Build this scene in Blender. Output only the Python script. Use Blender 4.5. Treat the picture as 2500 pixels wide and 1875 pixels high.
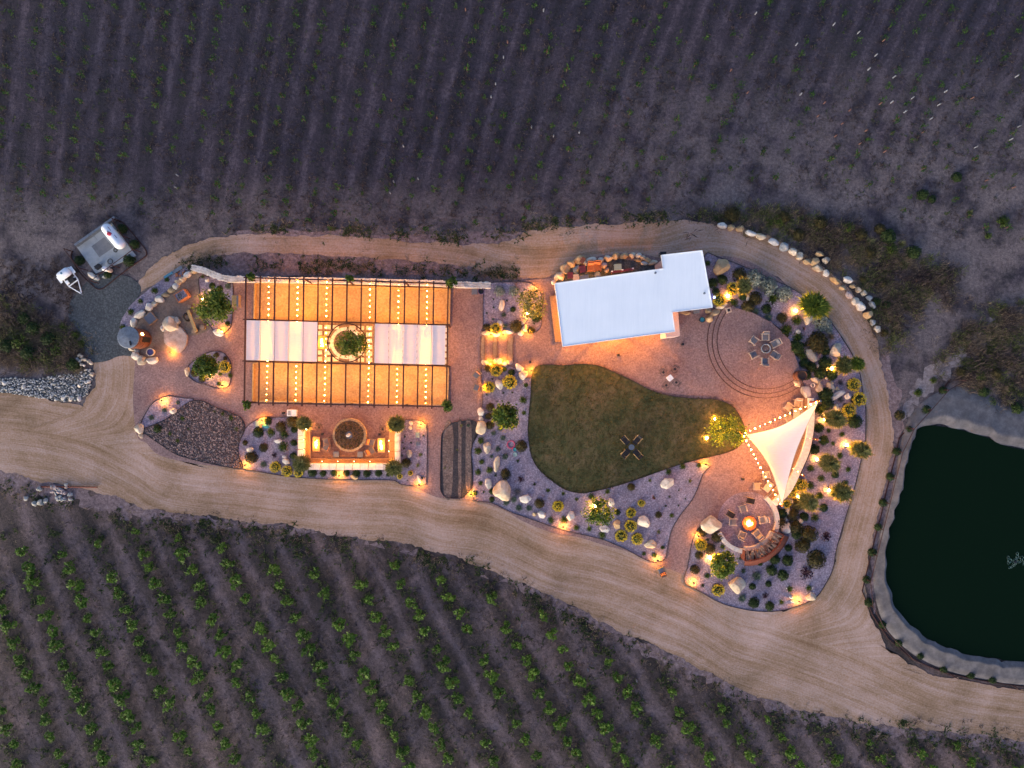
import bpy, bmesh, math, random
from mathutils import Vector, Matrix, noise
from mathutils.geometry import tessellate_polygon

# ------------------------------------------------------------------ camera, sky, light, exposure
for o in list(bpy.data.objects):
    bpy.data.objects.remove(o)
SC = bpy.context.scene
COL = SC.collection
S = 0.04                      # metres on the ground for one photograph pixel
H = 200.0 / 3.0               # flying height of the camera in metres
cam = bpy.data.cameras.new('camera')
cam.sensor_fit = 'HORIZONTAL'
cam.angle = 2 * math.atan(0.75)
cam.clip_start = 0.5
cam.clip_end = 2000
camo = bpy.data.objects.new('camera', cam)
camo.location = (0, 0, H)
COL.objects.link(camo)
SC.camera = camo
world = bpy.data.worlds.new('World')
SC.world = world
world.use_nodes = True
wn = world.node_tree.nodes
wl = world.node_tree.links
sky = wn.new('ShaderNodeTexSky')
sky.sky_type = 'NISHITA'
sky.sun_disc = False
sky.sun_elevation = math.radians(5.0)
sky.sun_rotation = math.radians(215)
sky.altitude = 400
sky.air_density = 0.4
sky.dust_density = 6.0
sky.ozone_density = 1.3
bgn = wn['Background']
wl.new(sky.outputs['Color'], bgn.inputs['Color'])
bgn.inputs['Strength'].default_value = 0.15
sund = bpy.data.lights.new('sun', 'SUN')
sund.energy = 0.02
sund.angle = math.radians(20)
sund.color = (1.0, 0.8, 0.65)
suno = bpy.data.objects.new('sun', sund)
suno.rotation_euler = (math.radians(85), 0, math.radians(215))
COL.objects.link(suno)
SC.view_settings.view_transform = 'Standard'
SC.view_settings.look = 'None'
SC.view_settings.gamma = 1.0
SC.view_settings.use_curve_mapping = False
SC.view_settings.exposure = 2.5
WARM = (1.0, 0.37, 0.018)

# ------------------------------------------------------------------ helpers
R = random.Random(11)
PI = math.pi
def P(px, py, z=0.0):
    k = (H - z) / H
    return Vector(((px - 1250) * S * k, (937.5 - py) * S * k, z))
def ZM(x0, y0, k):
    return lambda x, y: (x0 + x * k, y0 + y * k)
k4, k3 = 400 / 2212, 300 / 2212
z1 = ZM(120, 500, k4); z2 = ZM(280, 620, k4); z3 = ZM(560, 640, k3); z4 = ZM(840, 640, k3)
z5 = ZM(560, 800, k3); z6 = ZM(840, 800, k3); z7 = ZM(300, 900, 340 / 2212); z8 = ZM(580, 960, k3)
n1 = ZM(820, 960, k3); n2 = ZM(1080, 660, k3); n3 = ZM(1080, 840, k3); n4 = ZM(1080, 1040, k3)
n5 = ZM(1330, 560, k4); n6 = ZM(1640, 560, k4); n7 = ZM(1680, 660, 320 / 2212); n8 = ZM(1880, 660, k3)
n9 = ZM(1380, 840, k4); n9b = ZM(1700, 880, k3); n10 = ZM(1900, 820, k3); n11 = ZM(1900, 1000, k3)
n13 = ZM(1740, 1080, k3); n14 = ZM(1650, 1260, k4); n15 = ZM(1340, 1120, k4)
p1 = ZM(2050, 900, 450 / 2212); p2 = ZM(2050, 1237, 450 / 2209)
w1 = ZM(0, 700, k4); f1 = ZM(0, 1100, 600 / 2212); f2 = ZM(600, 1250, 800 / 2212); f3 = ZM(1300, 1400, 800 / 2212)
u1 = ZM(0, 0, 800 / 2212); u2 = ZM(800, 0, 800 / 2212); u3 = ZM(1700, 0, 800 / 2212)
dd = ZM(0, 0, 2500 / 2212)
ZK = {id(f): k for f, k in ((z1, k4), (z2, k4), (z7, 340 / 2212), (n5, k4), (n6, k4), (n7, 320 / 2212), (n9, k4), (n14, k4),
      (n15, k4), (p1, 450 / 2212), (p2, 450 / 2209), (w1, k4), (f1, 600 / 2212), (f2, 800 / 2212), (f3, 800 / 2212), (u3, 800 / 2212))}
def zk(f): return ZK.get(id(f), k3)
def pts(f, *a): return [f(*p) for p in a]

def catmull(pl, n=6, closed=True):
    out = []
    m = len(pl)
    rng = range(m) if closed else range(m - 1)
    for i in rng:
        g = (lambda j: pl[j % m]) if closed else (lambda j: pl[max(0, min(m - 1, j))])
        p0, p1_, p2_, p3 = g(i - 1), g(i), g(i + 1), g(i + 2)
        for s in range(n):
            t = s / n
            out.append(tuple(0.5 * (2 * b + (c - a) * t + (2 * a - 5 * b + 4 * c - d) * t * t + (3 * b - a - 3 * c + d) * t ** 3)
                             for a, b, c, d in zip(p0, p1_, p2_, p3)))
    if not closed:
        out.append(tuple(pl[-1]))
    return out

class MB:
    def __init__(s):
        s.v = []; s.f = []; s.uv = None
    def add(s, vs, fs):
        b = len(s.v)
        s.v += [tuple(v) for v in vs]
        s.f += [tuple(i + b for i in f) for f in fs]
        return s
    def box(s, c, d, rz=0.0, tx=0.0, ty=0.0, M=None):
        x, y, z = d[0] / 2, d[1] / 2, d[2] / 2
        vs = [Vector((a * x, b * y, e * z)) for e in (-1, 1) for b in (-1, 1) for a in (-1, 1)]
        rot = Matrix.Rotation(rz, 3, 'Z') @ Matrix.Rotation(ty, 3, 'Y') @ Matrix.Rotation(tx, 3, 'X')
        c = Vector(c)
        return s.add([rot @ v + c for v in vs], [(0, 2, 3, 1), (4, 5, 7, 6), (0, 1, 5, 4), (1, 3, 7, 5), (3, 2, 6, 7), (2, 0, 4, 6)])
    def tube(s, a, b, r0, r1=None, n=8, cap=True):
        a, b = Vector(a), Vector(b)
        if r1 is None: r1 = r0
        d = (b - a)
        if d.length < 1e-6: return s
        q = d.to_track_quat('Z', 'Y')
        vs = []
        for p, r in ((a, r0), (b, r1)):
            for i in range(n):
                t = 2 * PI * i / n
                vs.append(p + q @ Vector((r * math.cos(t), r * math.sin(t), 0)))
        fs = [(i, (i + 1) % n, n + (i + 1) % n, n + i) for i in range(n)]
        if cap: fs += [tuple(range(n - 1, -1, -1)), tuple(range(n, 2 * n))]
        return s.add(vs, fs)
    def path(s, pl, r, n=6):
        for a, b in zip(pl[:-1], pl[1:]): s.tube(a, b, r, r, n)
        return s
    def lathe(s, prof, c=(0, 0, 0), n=24, cap=True):
        c = Vector(c); vs = []
        for r, z in prof:
            for i in range(n):
                t = 2 * PI * i / n
                vs.append(c + Vector((r * math.cos(t), r * math.sin(t), z)))
        fs = []
        for j in range(len(prof) - 1):
            for i in range(n):
                fs.append((j * n + i, j * n + (i + 1) % n, (j + 1) * n + (i + 1) % n, (j + 1) * n + i))
        if cap:
            fs.append(tuple(range(n - 1, -1, -1)))
            m = (len(prof) - 1) * n
            fs.append(tuple(range(m, m + n)))
        return s.add(vs, fs)
    def prism(s, poly, z0, z1, flare=0.0):
        poly = [Vector((p[0], p[1], 0)) for p in poly]
        if sum(a.x * b.y - b.x * a.y for a, b in zip(poly, poly[1:] + poly[:1])) < 0: poly.reverse()
        n = len(poly)
        tri = tessellate_polygon([poly])
        vs = [(p.x, p.y, z0) for p in poly] + [(p.x, p.y, z1) for p in poly]
        fs = []
        for t in tri:
            a, b, c = (poly[i] for i in t)
            if (b - a).cross(c - a).z < 0: t = (t[0], t[2], t[1])
            fs.append(tuple(i + n for i in t))
            fs.append((t[0], t[2], t[1]))
        fs += [(i, (i + 1) % n, n + (i + 1) % n, n + i) for i in range(n)]
        return s.add(vs, fs)
    def sheet(s, poly, z):
        poly = [Vector((p[0], p[1], 0)) for p in poly]
        tri = tessellate_polygon([poly]); fs = []
        for t in tri:
            a, b, c = (poly[i] for i in t)
            if (b - a).cross(c - a).z < 0: t = (t[0], t[2], t[1])
            fs.append(tuple(t))
        return s.add([(p.x, p.y, z) for p in poly], fs)
    def band(s, inner, outer, z0, z1):            # closed-ended wall between two polylines, seen from above
        n = len(inner)
        vs = [(p[0], p[1], z0) for p in inner] + [(p[0], p[1], z0) for p in outer] + \
             [(p[0], p[1], z1) for p in inner] + [(p[0], p[1], z1) for p in outer]
        fs = []
        for i in range(n - 1):
            fs += [(2 * n + i, 2 * n + i + 1, 3 * n + i + 1, 3 * n + i), (i, i + 1, 2 * n + i + 1, 2 * n + i),
                   (n + i + 1, n + i, 3 * n + i, 3 * n + i + 1)]
        fs += [(0, 2 * n, 3 * n, n), (n - 1, 2 * n - 1, 4 * n - 1, 3 * n - 1)]
        return s.add(vs, fs)
    def torus(s, c, r, t, n=20, m=8, tilt=None):
        c = Vector(c); vs = []
        M = tilt or Matrix.Identity(3)
        for i in range(n):
            a = 2 * PI * i / n
            for j in range(m):
                b = 2 * PI * j / m
                vs.append(c + M @ Vector(((r + t * math.cos(b)) * math.cos(a), (r + t * math.cos(b)) * math.sin(a), t * math.sin(b))))
        fs = [(i * m + j, ((i + 1) % n) * m + j, ((i + 1) % n) * m + (j + 1) % m, i * m + (j + 1) % m) for i in range(n) for j in range(m)]
        return s.add(vs, fs)
    def mesh(s, name, mat, smooth=False):
        me = bpy.data.meshes.new(name)
        me.from_pydata(s.v, [], s.f)
        if s.uv is not None:
            uvl = me.uv_layers.new(name='UVMap')
            for l in me.loops: uvl.data[l.index].uv = s.uv[l.vertex_index]
        if mat: me.materials.append(mat)
        if smooth: me.polygons.foreach_set('use_smooth', [True] * len(me.polygons))
        me.update()
        return me
    def build(s, name, mat, parent=None, loc=None, smooth=False):
        o = bpy.data.objects.new(name, s.mesh(name, mat, smooth))
        COL.objects.link(o)
        if parent: o.parent = parent
        if loc is not None: o.location = loc
        return o

def bevel(o, w=0.01, seg=2):
    m = o.modifiers.new('bevel', 'BEVEL'); m.width = w; m.segments = seg; m.limit_method = 'ANGLE'
    return o
def tag(o, label=None, cat=None, group=None, kind=None):
    if label: o['label'] = label
    if cat: o['category'] = cat
    if group: o['group'] = group
    if kind: o['kind'] = kind
    return o
AUTO = []
def auto(o, base, area, cat, group=None):
    o['category'] = cat
    if group: o['group'] = group
    AUTO.append((o, base, area))
    return o
ORD = ['', 'second', 'third', 'fourth', 'fifth', 'sixth', 'seventh', 'eighth', 'ninth', 'tenth', 'eleventh', 'twelfth',
       'thirteenth', 'fourteenth', 'fifteenth', 'sixteenth', 'seventeenth', 'eighteenth', 'nineteenth', 'twentieth']
def finish_labels():
    g = {}
    for o, b, a in AUTO: g.setdefault((b, a), []).append(o)
    for (b, a), l in g.items():
        n = len(l)
        if n == 1:
            l[0]['label'] = (b + ' ' + a).strip(); continue
        xs = [o.location.x for o in l]; ys = [o.location.y for o in l]
        hor = (max(xs) - min(xs)) >= (max(ys) - min(ys))
        l.sort(key=(lambda o: o.location.x) if hor else (lambda o: -o.location.y))
        e0, e1 = ('left', 'right') if hor else ('top', 'bottom')
        m0, m1 = ('leftmost', 'rightmost') if hor else ('topmost', 'bottommost')
        for i, o in enumerate(l):
            j = n - 1 - i
            if i == 0: w = m0
            elif j == 0: w = m1
            elif i <= j: w = ORD[i] + ' from ' + e0
            else: w = ORD[j] + ' from ' + e1
            o['label'] = (b + ' ' + a).strip() + ', ' + w
            if 'group' not in o: o['group'] = (b + 's ' + a).strip()
def empty(name, loc=(0, 0, 0), rz=0.0, sc=1.0):
    o = bpy.data.objects.new(name, None)
    o.empty_display_size = 0.2
    o.location = loc; o.rotation_euler = (0, 0, rz)
    o.scale = (sc, sc, sc) if not hasattr(sc, '__len__') else sc
    COL.objects.link(o)
    return o
def copy_tree(o, loc=None, rz=None, sc=None, parent=None):
    c = o.copy(); COL.objects.link(c); c.parent = parent
    if loc is not None: c.location = loc
    if rz is not None: c.rotation_euler = (0, 0, rz)
    if sc is not None: c.scale = (sc, sc, sc) if not hasattr(sc, '__len__') else sc
    for ch in o.children: copy_tree(ch, parent=c)
    return c
def lamp(name, typ, w, loc, parent=None, color=WARM, rad=0.05, spot=None, aim=None):
    d = bpy.data.lights.new(name, typ)
    d.energy = w; d.color = color; d.shadow_soft_size = rad
    if spot: d.spot_size = math.radians(spot); d.spot_blend = 0.7
    o = bpy.data.objects.new(name, d)
    o.location = loc
    if aim is not None: o.rotation_euler = Vector(aim).to_track_quat('-Z', 'Y').to_euler()
    COL.objects.link(o)
    if parent: o.parent = parent
    return o

# ------------------------------------------------------------------ materials
def newmat(name):
    m = bpy.data.materials.new(name); m.use_nodes = True
    nt = m.node_tree
    return m, nt, nt.nodes, nt.links, nt.nodes['Principled BSDF']
def rgb(c): return (c[0], c[1], c[2], 1)
def ramp(N, L, fac, stops):
    r = N.new('ShaderNodeValToRGB')
    e = r.color_ramp.elements
    while len(e) < len(stops): e.new(0.5)
    for i, (p, c) in enumerate(stops):
        e[i].position = p; e[i].color = rgb(c)
    L.new(fac, r.inputs['Fac'])
    return r.outputs['Color']
def noise_n(N, L, vec, scale, detail=4, rough=0.6, dist=0.0):
    n = N.new('ShaderNodeTexNoise')
    n.inputs['Scale'].default_value = scale; n.inputs['Detail'].default_value = detail
    n.inputs['Roughness'].default_value = rough; n.inputs['Distortion'].default_value = dist
    if vec is not None: L.new(vec, n.inputs['Vector'])
    return n.outputs['Fac']
def mixc(N, L, fac, a, b, mode='MIX'):
    m = N.new('ShaderNodeMix'); m.data_type = 'RGBA'; m.blend_type = mode
    if isinstance(fac, (int, float)): m.inputs[0].default_value = fac
    else: L.new(fac, m.inputs[0])
    for s, v in ((m.inputs[6], a), (m.inputs[7], b)):
        if isinstance(v, tuple): s.default_value = rgb(v)
        else: L.new(v, s)
    return m.outputs[2]
def mth(N, L, op, a, b=None):
    m = N.new('ShaderNodeMath'); m.operation = op
    for i, v in enumerate((a, b)):
        if v is None: continue
        if isinstance(v, (int, float)): m.inputs[i].default_value = v
        else: L.new(v, m.inputs[i])
    return m.outputs[0]
def bumpn(N, L, h, dist, bs, strength=1.0):
    b = N.new('ShaderNodeBump'); b.inputs['Distance'].default_value = dist; b.inputs['Strength'].default_value = strength
    L.new(h, b.inputs['Height']); L.new(b.outputs['Normal'], bs.inputs['Normal'])
def scalevec(N, L, vec, s):
    m = N.new('ShaderNodeMapping'); m.inputs['Scale'].default_value = s
    L.new(vec, m.inputs['Vector'])
    return m.outputs['Vector']
def pos(N):
    return N.new('ShaderNodeNewGeometry').outputs['Position']
def objc(N): return N.new('ShaderNodeTexCoord').outputs['Object']
def uvc(N): return N.new('ShaderNodeTexCoord').outputs['UV']

def gravel(name, c0, c1, c2, sc=9.0, big=0.5, bump=0.03, rough=0.9):
    m, nt, N, L, b = newmat(name)
    p = pos(N)
    f = noise_n(N, L, p, sc, 3, 0.75)
    g = noise_n(N, L, p, big, 4, 0.6, 0.4)
    c = ramp(N, L, f, ((0.32, c0), (0.5, c1), (0.68, c2)))
    tone = ramp(N, L, g, ((0.3, (0.74, 0.72, 0.74)), (0.7, (1.16, 1.13, 1.08))))
    L.new(mixc(N, L, 1.0, c, tone, 'MULTIPLY'), b.inputs['Base Color'])
    b.inputs['Roughness'].default_value = rough
    bumpn(N, L, f, bump, b)
    return m
def simple(name, c, rough=0.7, var=0.15, sc=6.0, metal=0.0, bump=0.0, c2=None):
    m, nt, N, L, b = newmat(name)
    o = objc(N)
    f = noise_n(N, L, o, sc, 4, 0.65)
    d = c2 or tuple(x * (1 - var * 1.6) for x in c)
    e = tuple(min(1, x * (1 + var)) for x in c)
    col = ramp(N, L, f, ((0.3, d), (0.55, c), (0.75, e)))
    L.new(col, b.inputs['Base Color'])
    b.inputs['Roughness'].default_value = rough; b.inputs['Metallic'].default_value = metal
    if bump: bumpn(N, L, f, bump, b)
    return m
def emit(name, c, s):
    m, nt, N, L, b = newmat(name)
    b.inputs['Base Color'].default_value = rgb(c)
    b.inputs['Emission Color'].default_value = rgb(c)
    b.inputs['Emission Strength'].default_value = s
    return m
def leaf(name, c0, c1, c2, trans=0.42, rough=0.6):
    m, nt, N, L, b = newmat(name)
    g = N.new('ShaderNodeNewGeometry'); oi = N.new('ShaderNodeObjectInfo')
    f = mth(N, L, 'ADD', mth(N, L, 'MULTIPLY', g.outputs['Random Per Island'], 0.75), mth(N, L, 'MULTIPLY', oi.outputs['Random'], 0.25))
    c = ramp(N, L, f, ((0.1, c0), (0.5, c1), (0.9, c2)))
    L.new(c, b.inputs['Base Color']); b.inputs['Roughness'].default_value = rough
    b.inputs['Specular IOR Level'].default_value = 0.25
    t = N.new('ShaderNodeBsdfTranslucent'); L.new(c, t.inputs['Color'])
    mx = N.new('ShaderNodeMixShader'); mx.inputs[0].default_value = trans
    L.new(b.outputs[0], mx.inputs[1]); L.new(t.outputs[0], mx.inputs[2])
    L.new(mx.outputs[0], N['Material Output'].inputs['Surface'])
    return m
def rockmat(name, c0, c1, c2):
    m, nt, N, L, b = newmat(name)
    o = objc(N); oi = N.new('ShaderNodeObjectInfo')
    ov = N.new('ShaderNodeVectorMath'); ov.operation = 'ADD'
    L.new(o, ov.inputs[0])
    cb = N.new('ShaderNodeCombineXYZ')
    for i in range(3): L.new(mth(N, L, 'MULTIPLY', oi.outputs['Random'], 37.0 + i * 11), cb.inputs[i])
    L.new(cb.outputs[0], ov.inputs[1])
    f = noise_n(N, L, ov.outputs[0], 1.6, 5, 0.6, 0.6); h = noise_n(N, L, ov.outputs[0], 7, 5, 0.7)
    c = ramp(N, L, f, ((0.3, c0), (0.52, c1), (0.72, c2)))
    sp = ramp(N, L, h, ((0.3, (0.62, 0.6, 0.58)), (0.55, (1.0, 1.0, 1.0))))
    tone = ramp(N, L, oi.outputs['Random'], ((0.0, (0.8, 0.82, 0.86)), (0.5, (1.0, 0.98, 0.95)), (1.0, (1.02, 0.92, 0.78))))
    c = mixc(N, L, 1.0, mixc(N, L, 0.8, c, sp, 'MULTIPLY'), tone, 'MULTIPLY')
    L.new(c, b.inputs['Base Color']); b.inputs['Roughness'].default_value = 0.85
    bumpn(N, L, h, 0.03, b)
    return m

M = {}
M['soil'] = gravel('soil', (0.025, 0.018, 0.025), (0.055, 0.04, 0.052), (0.12, 0.09, 0.108), 2.4, 0.16, 0.08)
M['lot'] = gravel('dark_gravel', (0.024, 0.028, 0.032), (0.05, 0.056, 0.062), (0.105, 0.112, 0.116), 5.5, 0.22, 0.03)
M['patio'] = gravel('decomposed_granite', (0.15, 0.085, 0.08), (0.245, 0.146, 0.134), (0.36, 0.228, 0.205), 7.0, 0.22, 0.014)
M['bed'] = gravel('bed_gravel', (0.115, 0.086, 0.113), (0.24, 0.188, 0.235), (0.41, 0.335, 0.40), 7.5, 0.4, 0.03)
M['darkbed'] = gravel('dark_compost', (0.012, 0.011, 0.014), (0.03, 0.026, 0.032), (0.07, 0.055, 0.06), 7.0, 0.8, 0.04)
M['mulch'] = gravel('brown_mulch', (0.06, 0.04, 0.035), (0.14, 0.095, 0.08), (0.26, 0.19, 0.16), 6.0, 0.8, 0.04)
M['lavarock'] = gravel('lava_rock_base', (0.06, 0.04, 0.036), (0.15, 0.10, 0.09), (0.28, 0.2, 0.18), 5.0, 0.5, 0.08)
M['sand'] = gravel('court_sand', (0.34, 0.205, 0.085), (0.45, 0.285, 0.122), (0.54, 0.365, 0.175), 5.0, 0.35, 0.006)
M['sandy'] = gravel('pale_sandy_soil', (0.10, 0.064, 0.064), (0.18, 0.12, 0.118), (0.28, 0.2, 0.2), 3.2, 0.3, 0.05)
M['playsand'] = gravel('play_sand', (0.15, 0.10, 0.075), (0.22, 0.152, 0.112), (0.28, 0.2, 0.15), 5.0, 0.3, 0.01)
M['liner'] = gravel('pond_liner', (0.082, 0.074, 0.076), (0.118, 0.107, 0.11), (0.165, 0.15, 0.152), 1.2, 0.2, 0.02)
M['rock'] = rockmat('limestone', (0.38, 0.28, 0.18), (0.57, 0.46, 0.34), (0.74, 0.65, 0.53))
M['palerock'] = rockmat('pale_limestone', (0.5, 0.43, 0.35), (0.66, 0.59, 0.52), (0.8, 0.75, 0.69))
M['tanrock'] = rockmat('tan_sandstone', (0.36, 0.22, 0.10), (0.5, 0.33, 0.17), (0.62, 0.44, 0.26))
M['greyrock'] = rockmat('grey_fieldstone', (0.2, 0.2, 0.19), (0.36, 0.35, 0.33), (0.55, 0.53, 0.5))
M['pinkrock'] = rockmat('pink_flagstone', (0.3, 0.21, 0.19), (0.43, 0.32, 0.29), (0.55, 0.43, 0.39))
M['corten'] = simple('weathered_steel', (0.17, 0.042, 0.022), 0.75, 0.3, 5, 0.3, 0.004)
M['dkcorten'] = simple('dark_weathered_steel', (0.055, 0.016, 0.012), 0.7, 0.3, 5, 0.3)
M['edging'] = simple('steel_edging', (0.035, 0.028, 0.035), 0.6, 0.2, 3, 0.5)
M['black'] = simple('black_metal', (0.016, 0.015, 0.018), 0.5, 0.2, 5, 0.3)
M['iron'] = simple('grey_metal', (0.22, 0.23, 0.25), 0.45, 0.2, 4, 0.7)
M['faded'] = simple('faded_white_plastic', (0.24, 0.25, 0.28), 0.7, 0.15, 4)
M['fadedorange'] = simple('faded_orange_plastic', (0.15, 0.07, 0.055), 0.7, 0.2, 4)
M['white'] = simple('white_paint', (0.78, 0.78, 0.79), 0.45, 0.05, 3)
M['whitewall'] = simple('white_limestone_cap', (0.62, 0.56, 0.50), 0.8, 0.14, 4, 0, 0.01)
M['stucco'] = simple('pink_stucco', (0.52, 0.36, 0.32), 0.9, 0.08, 8, 0, 0.004)
M['concrete'] = simple('concrete', (0.30, 0.315, 0.325), 0.85, 0.12, 1.8, 0, 0.006)
M['dkconcrete'] = simple('stained_concrete', (0.155, 0.155, 0.165), 0.85, 0.15, 2.5, 0, 0.006)
M['wood'] = simple('weathered_wood', (0.27, 0.17, 0.11), 0.75, 0.25, 7, 0, 0.004)
M['palewood'] = simple('pale_wood', (0.46, 0.34, 0.26), 0.7, 0.18, 7, 0, 0.004)
M['teak'] = simple('teak_slats', (0.34, 0.18, 0.09), 0.65, 0.22, 9, 0, 0.003)
M['goldwood'] = simple('golden_timber', (0.42, 0.26, 0.10), 0.7, 0.22, 5, 0, 0.004)
M['darkwood'] = simple('red_brown_staves', (0.16, 0.052, 0.024), 0.6, 0.3, 5, 0, 0.006)
M['greycloth'] = simple('slate_cushion', (0.14, 0.145, 0.17), 0.9, 0.12, 6, 0, 0.006)
M['tancloth'] = simple('tan_cushion', (0.4, 0.31, 0.25), 0.9, 0.12, 6, 0, 0.006)
M['blackcloth'] = simple('black_canvas', (0.014, 0.013, 0.018), 0.9, 0.2, 6)
M['rattan'] = simple('orange_rattan', (0.38, 0.13, 0.05), 0.7, 0.25, 14, 0, 0.006)
M['maroon'] = simple('maroon_plastic', (0.13, 0.02, 0.03), 0.5, 0.2, 4)
M['teal'] = simple('teal_glaze', (0.05, 0.25, 0.28), 0.35, 0.15, 4)
M['palegreen'] = simple('faded_green_plastic', (0.24, 0.32, 0.29), 0.6, 0.12, 4)
M['pink'] = simple('hot_pink_plastic', (0.5, 0.045, 0.11), 0.5, 0.12, 4)
M['violet'] = simple('violet_plastic', (0.075, 0.055, 0.17), 0.5, 0.15, 4)
M['blue'] = simple('blue_paint', (0.05, 0.17, 0.25), 0.5, 0.15, 4)
M['red'] = simple('red_paint', (0.45, 0.02, 0.045), 0.5, 0.1, 4)
M['rubber'] = simple('tyre_rubber', (0.018, 0.017, 0.018), 0.85, 0.2, 8)
M['bark'] = simple('bark', (0.12, 0.085, 0.06), 0.9, 0.25, 8, 0, 0.02)
M['log'] = simple('split_firewood', (0.38, 0.25, 0.17), 0.85, 0.3, 12, 0, 0.01)
M['water'] = None
M['bulb'] = emit('lit_bulb_glass', (1.0, 0.375, 0.025), 140)
M['lens'] = emit('lit_lamp_lens', (1.0, 0.45, 0.07), 110)
M['underhat'] = emit('lit_shade_inside', (1.0, 0.5, 0.15), 12)
M['flame'] = emit('gas_flame', (1.0, 0.36, 0.04), 14)
M['blueled'] = emit('blue_led', (0.15, 0.22, 1.0), 8)
L_ = dict(
 vine=((0.03, 0.065, 0.008), (0.075, 0.15, 0.016), (0.14, 0.24, 0.03)),
 young=((0.012, 0.035, 0.006), (0.035, 0.085, 0.012), (0.065, 0.125, 0.02)),
 tree=((0.025, 0.055, 0.01), (0.085, 0.135, 0.016), (0.18, 0.22, 0.03)),
 feather=((0.05, 0.06, 0.018), (0.12, 0.135, 0.04), (0.24, 0.23, 0.09)),
 dark=((0.008, 0.02, 0.007), (0.024, 0.047, 0.011), (0.055, 0.085, 0.02)),
 green=((0.02, 0.042, 0.006), (0.058, 0.095, 0.012), (0.12, 0.155, 0.025)),
 olive=((0.02, 0.018, 0.006), (0.055, 0.047, 0.013), (0.105, 0.082, 0.026)),
 greygreen=((0.05, 0.075, 0.055), (0.105, 0.14, 0.1), (0.19, 0.22, 0.17)),
 mauvegrass=((0.06, 0.055, 0.075), (0.12, 0.11, 0.14), (0.2, 0.17, 0.2)),
 silver=((0.12, 0.15, 0.13), (0.23, 0.26, 0.22), (0.36, 0.38, 0.33)),
 dry=((0.09, 0.06, 0.04), (0.2, 0.142, 0.09), (0.34, 0.255, 0.17)),
 drydark=((0.032, 0.022, 0.024), (0.075, 0.05, 0.046), (0.15, 0.105, 0.085)),
 purple=((0.012, 0.005, 0.01), (0.03, 0.009, 0.02), (0.06, 0.018, 0.035)),
 yellow=((0.42, 0.27, 0.01), (0.62, 0.43, 0.02), (0.75, 0.57, 0.06)),
 whitefl=((0.6, 0.6, 0.55), (0.72, 0.72, 0.68), (0.8, 0.8, 0.78)),
 redfl=((0.3, 0.02, 0.04), (0.45, 0.03, 0.07), (0.5, 0.06, 0.1)),
 weed=((0.015, 0.026, 0.008), (0.045, 0.066, 0.018), (0.1, 0.118, 0.04)),
 lawn=((0.03, 0.036, 0.009), (0.075, 0.07, 0.018), (0.13, 0.1, 0.038)),
 brown=((0.12, 0.06, 0.03), (0.24, 0.125, 0.06), (0.38, 0.22, 0.11)))
for k_, c_ in L_.items(): M['l_' + k_] = leaf('leaves_' + k_, *c_, trans=0.12 if k_ in ('yellow', 'whitefl', 'redfl') else 0.42)

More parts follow.
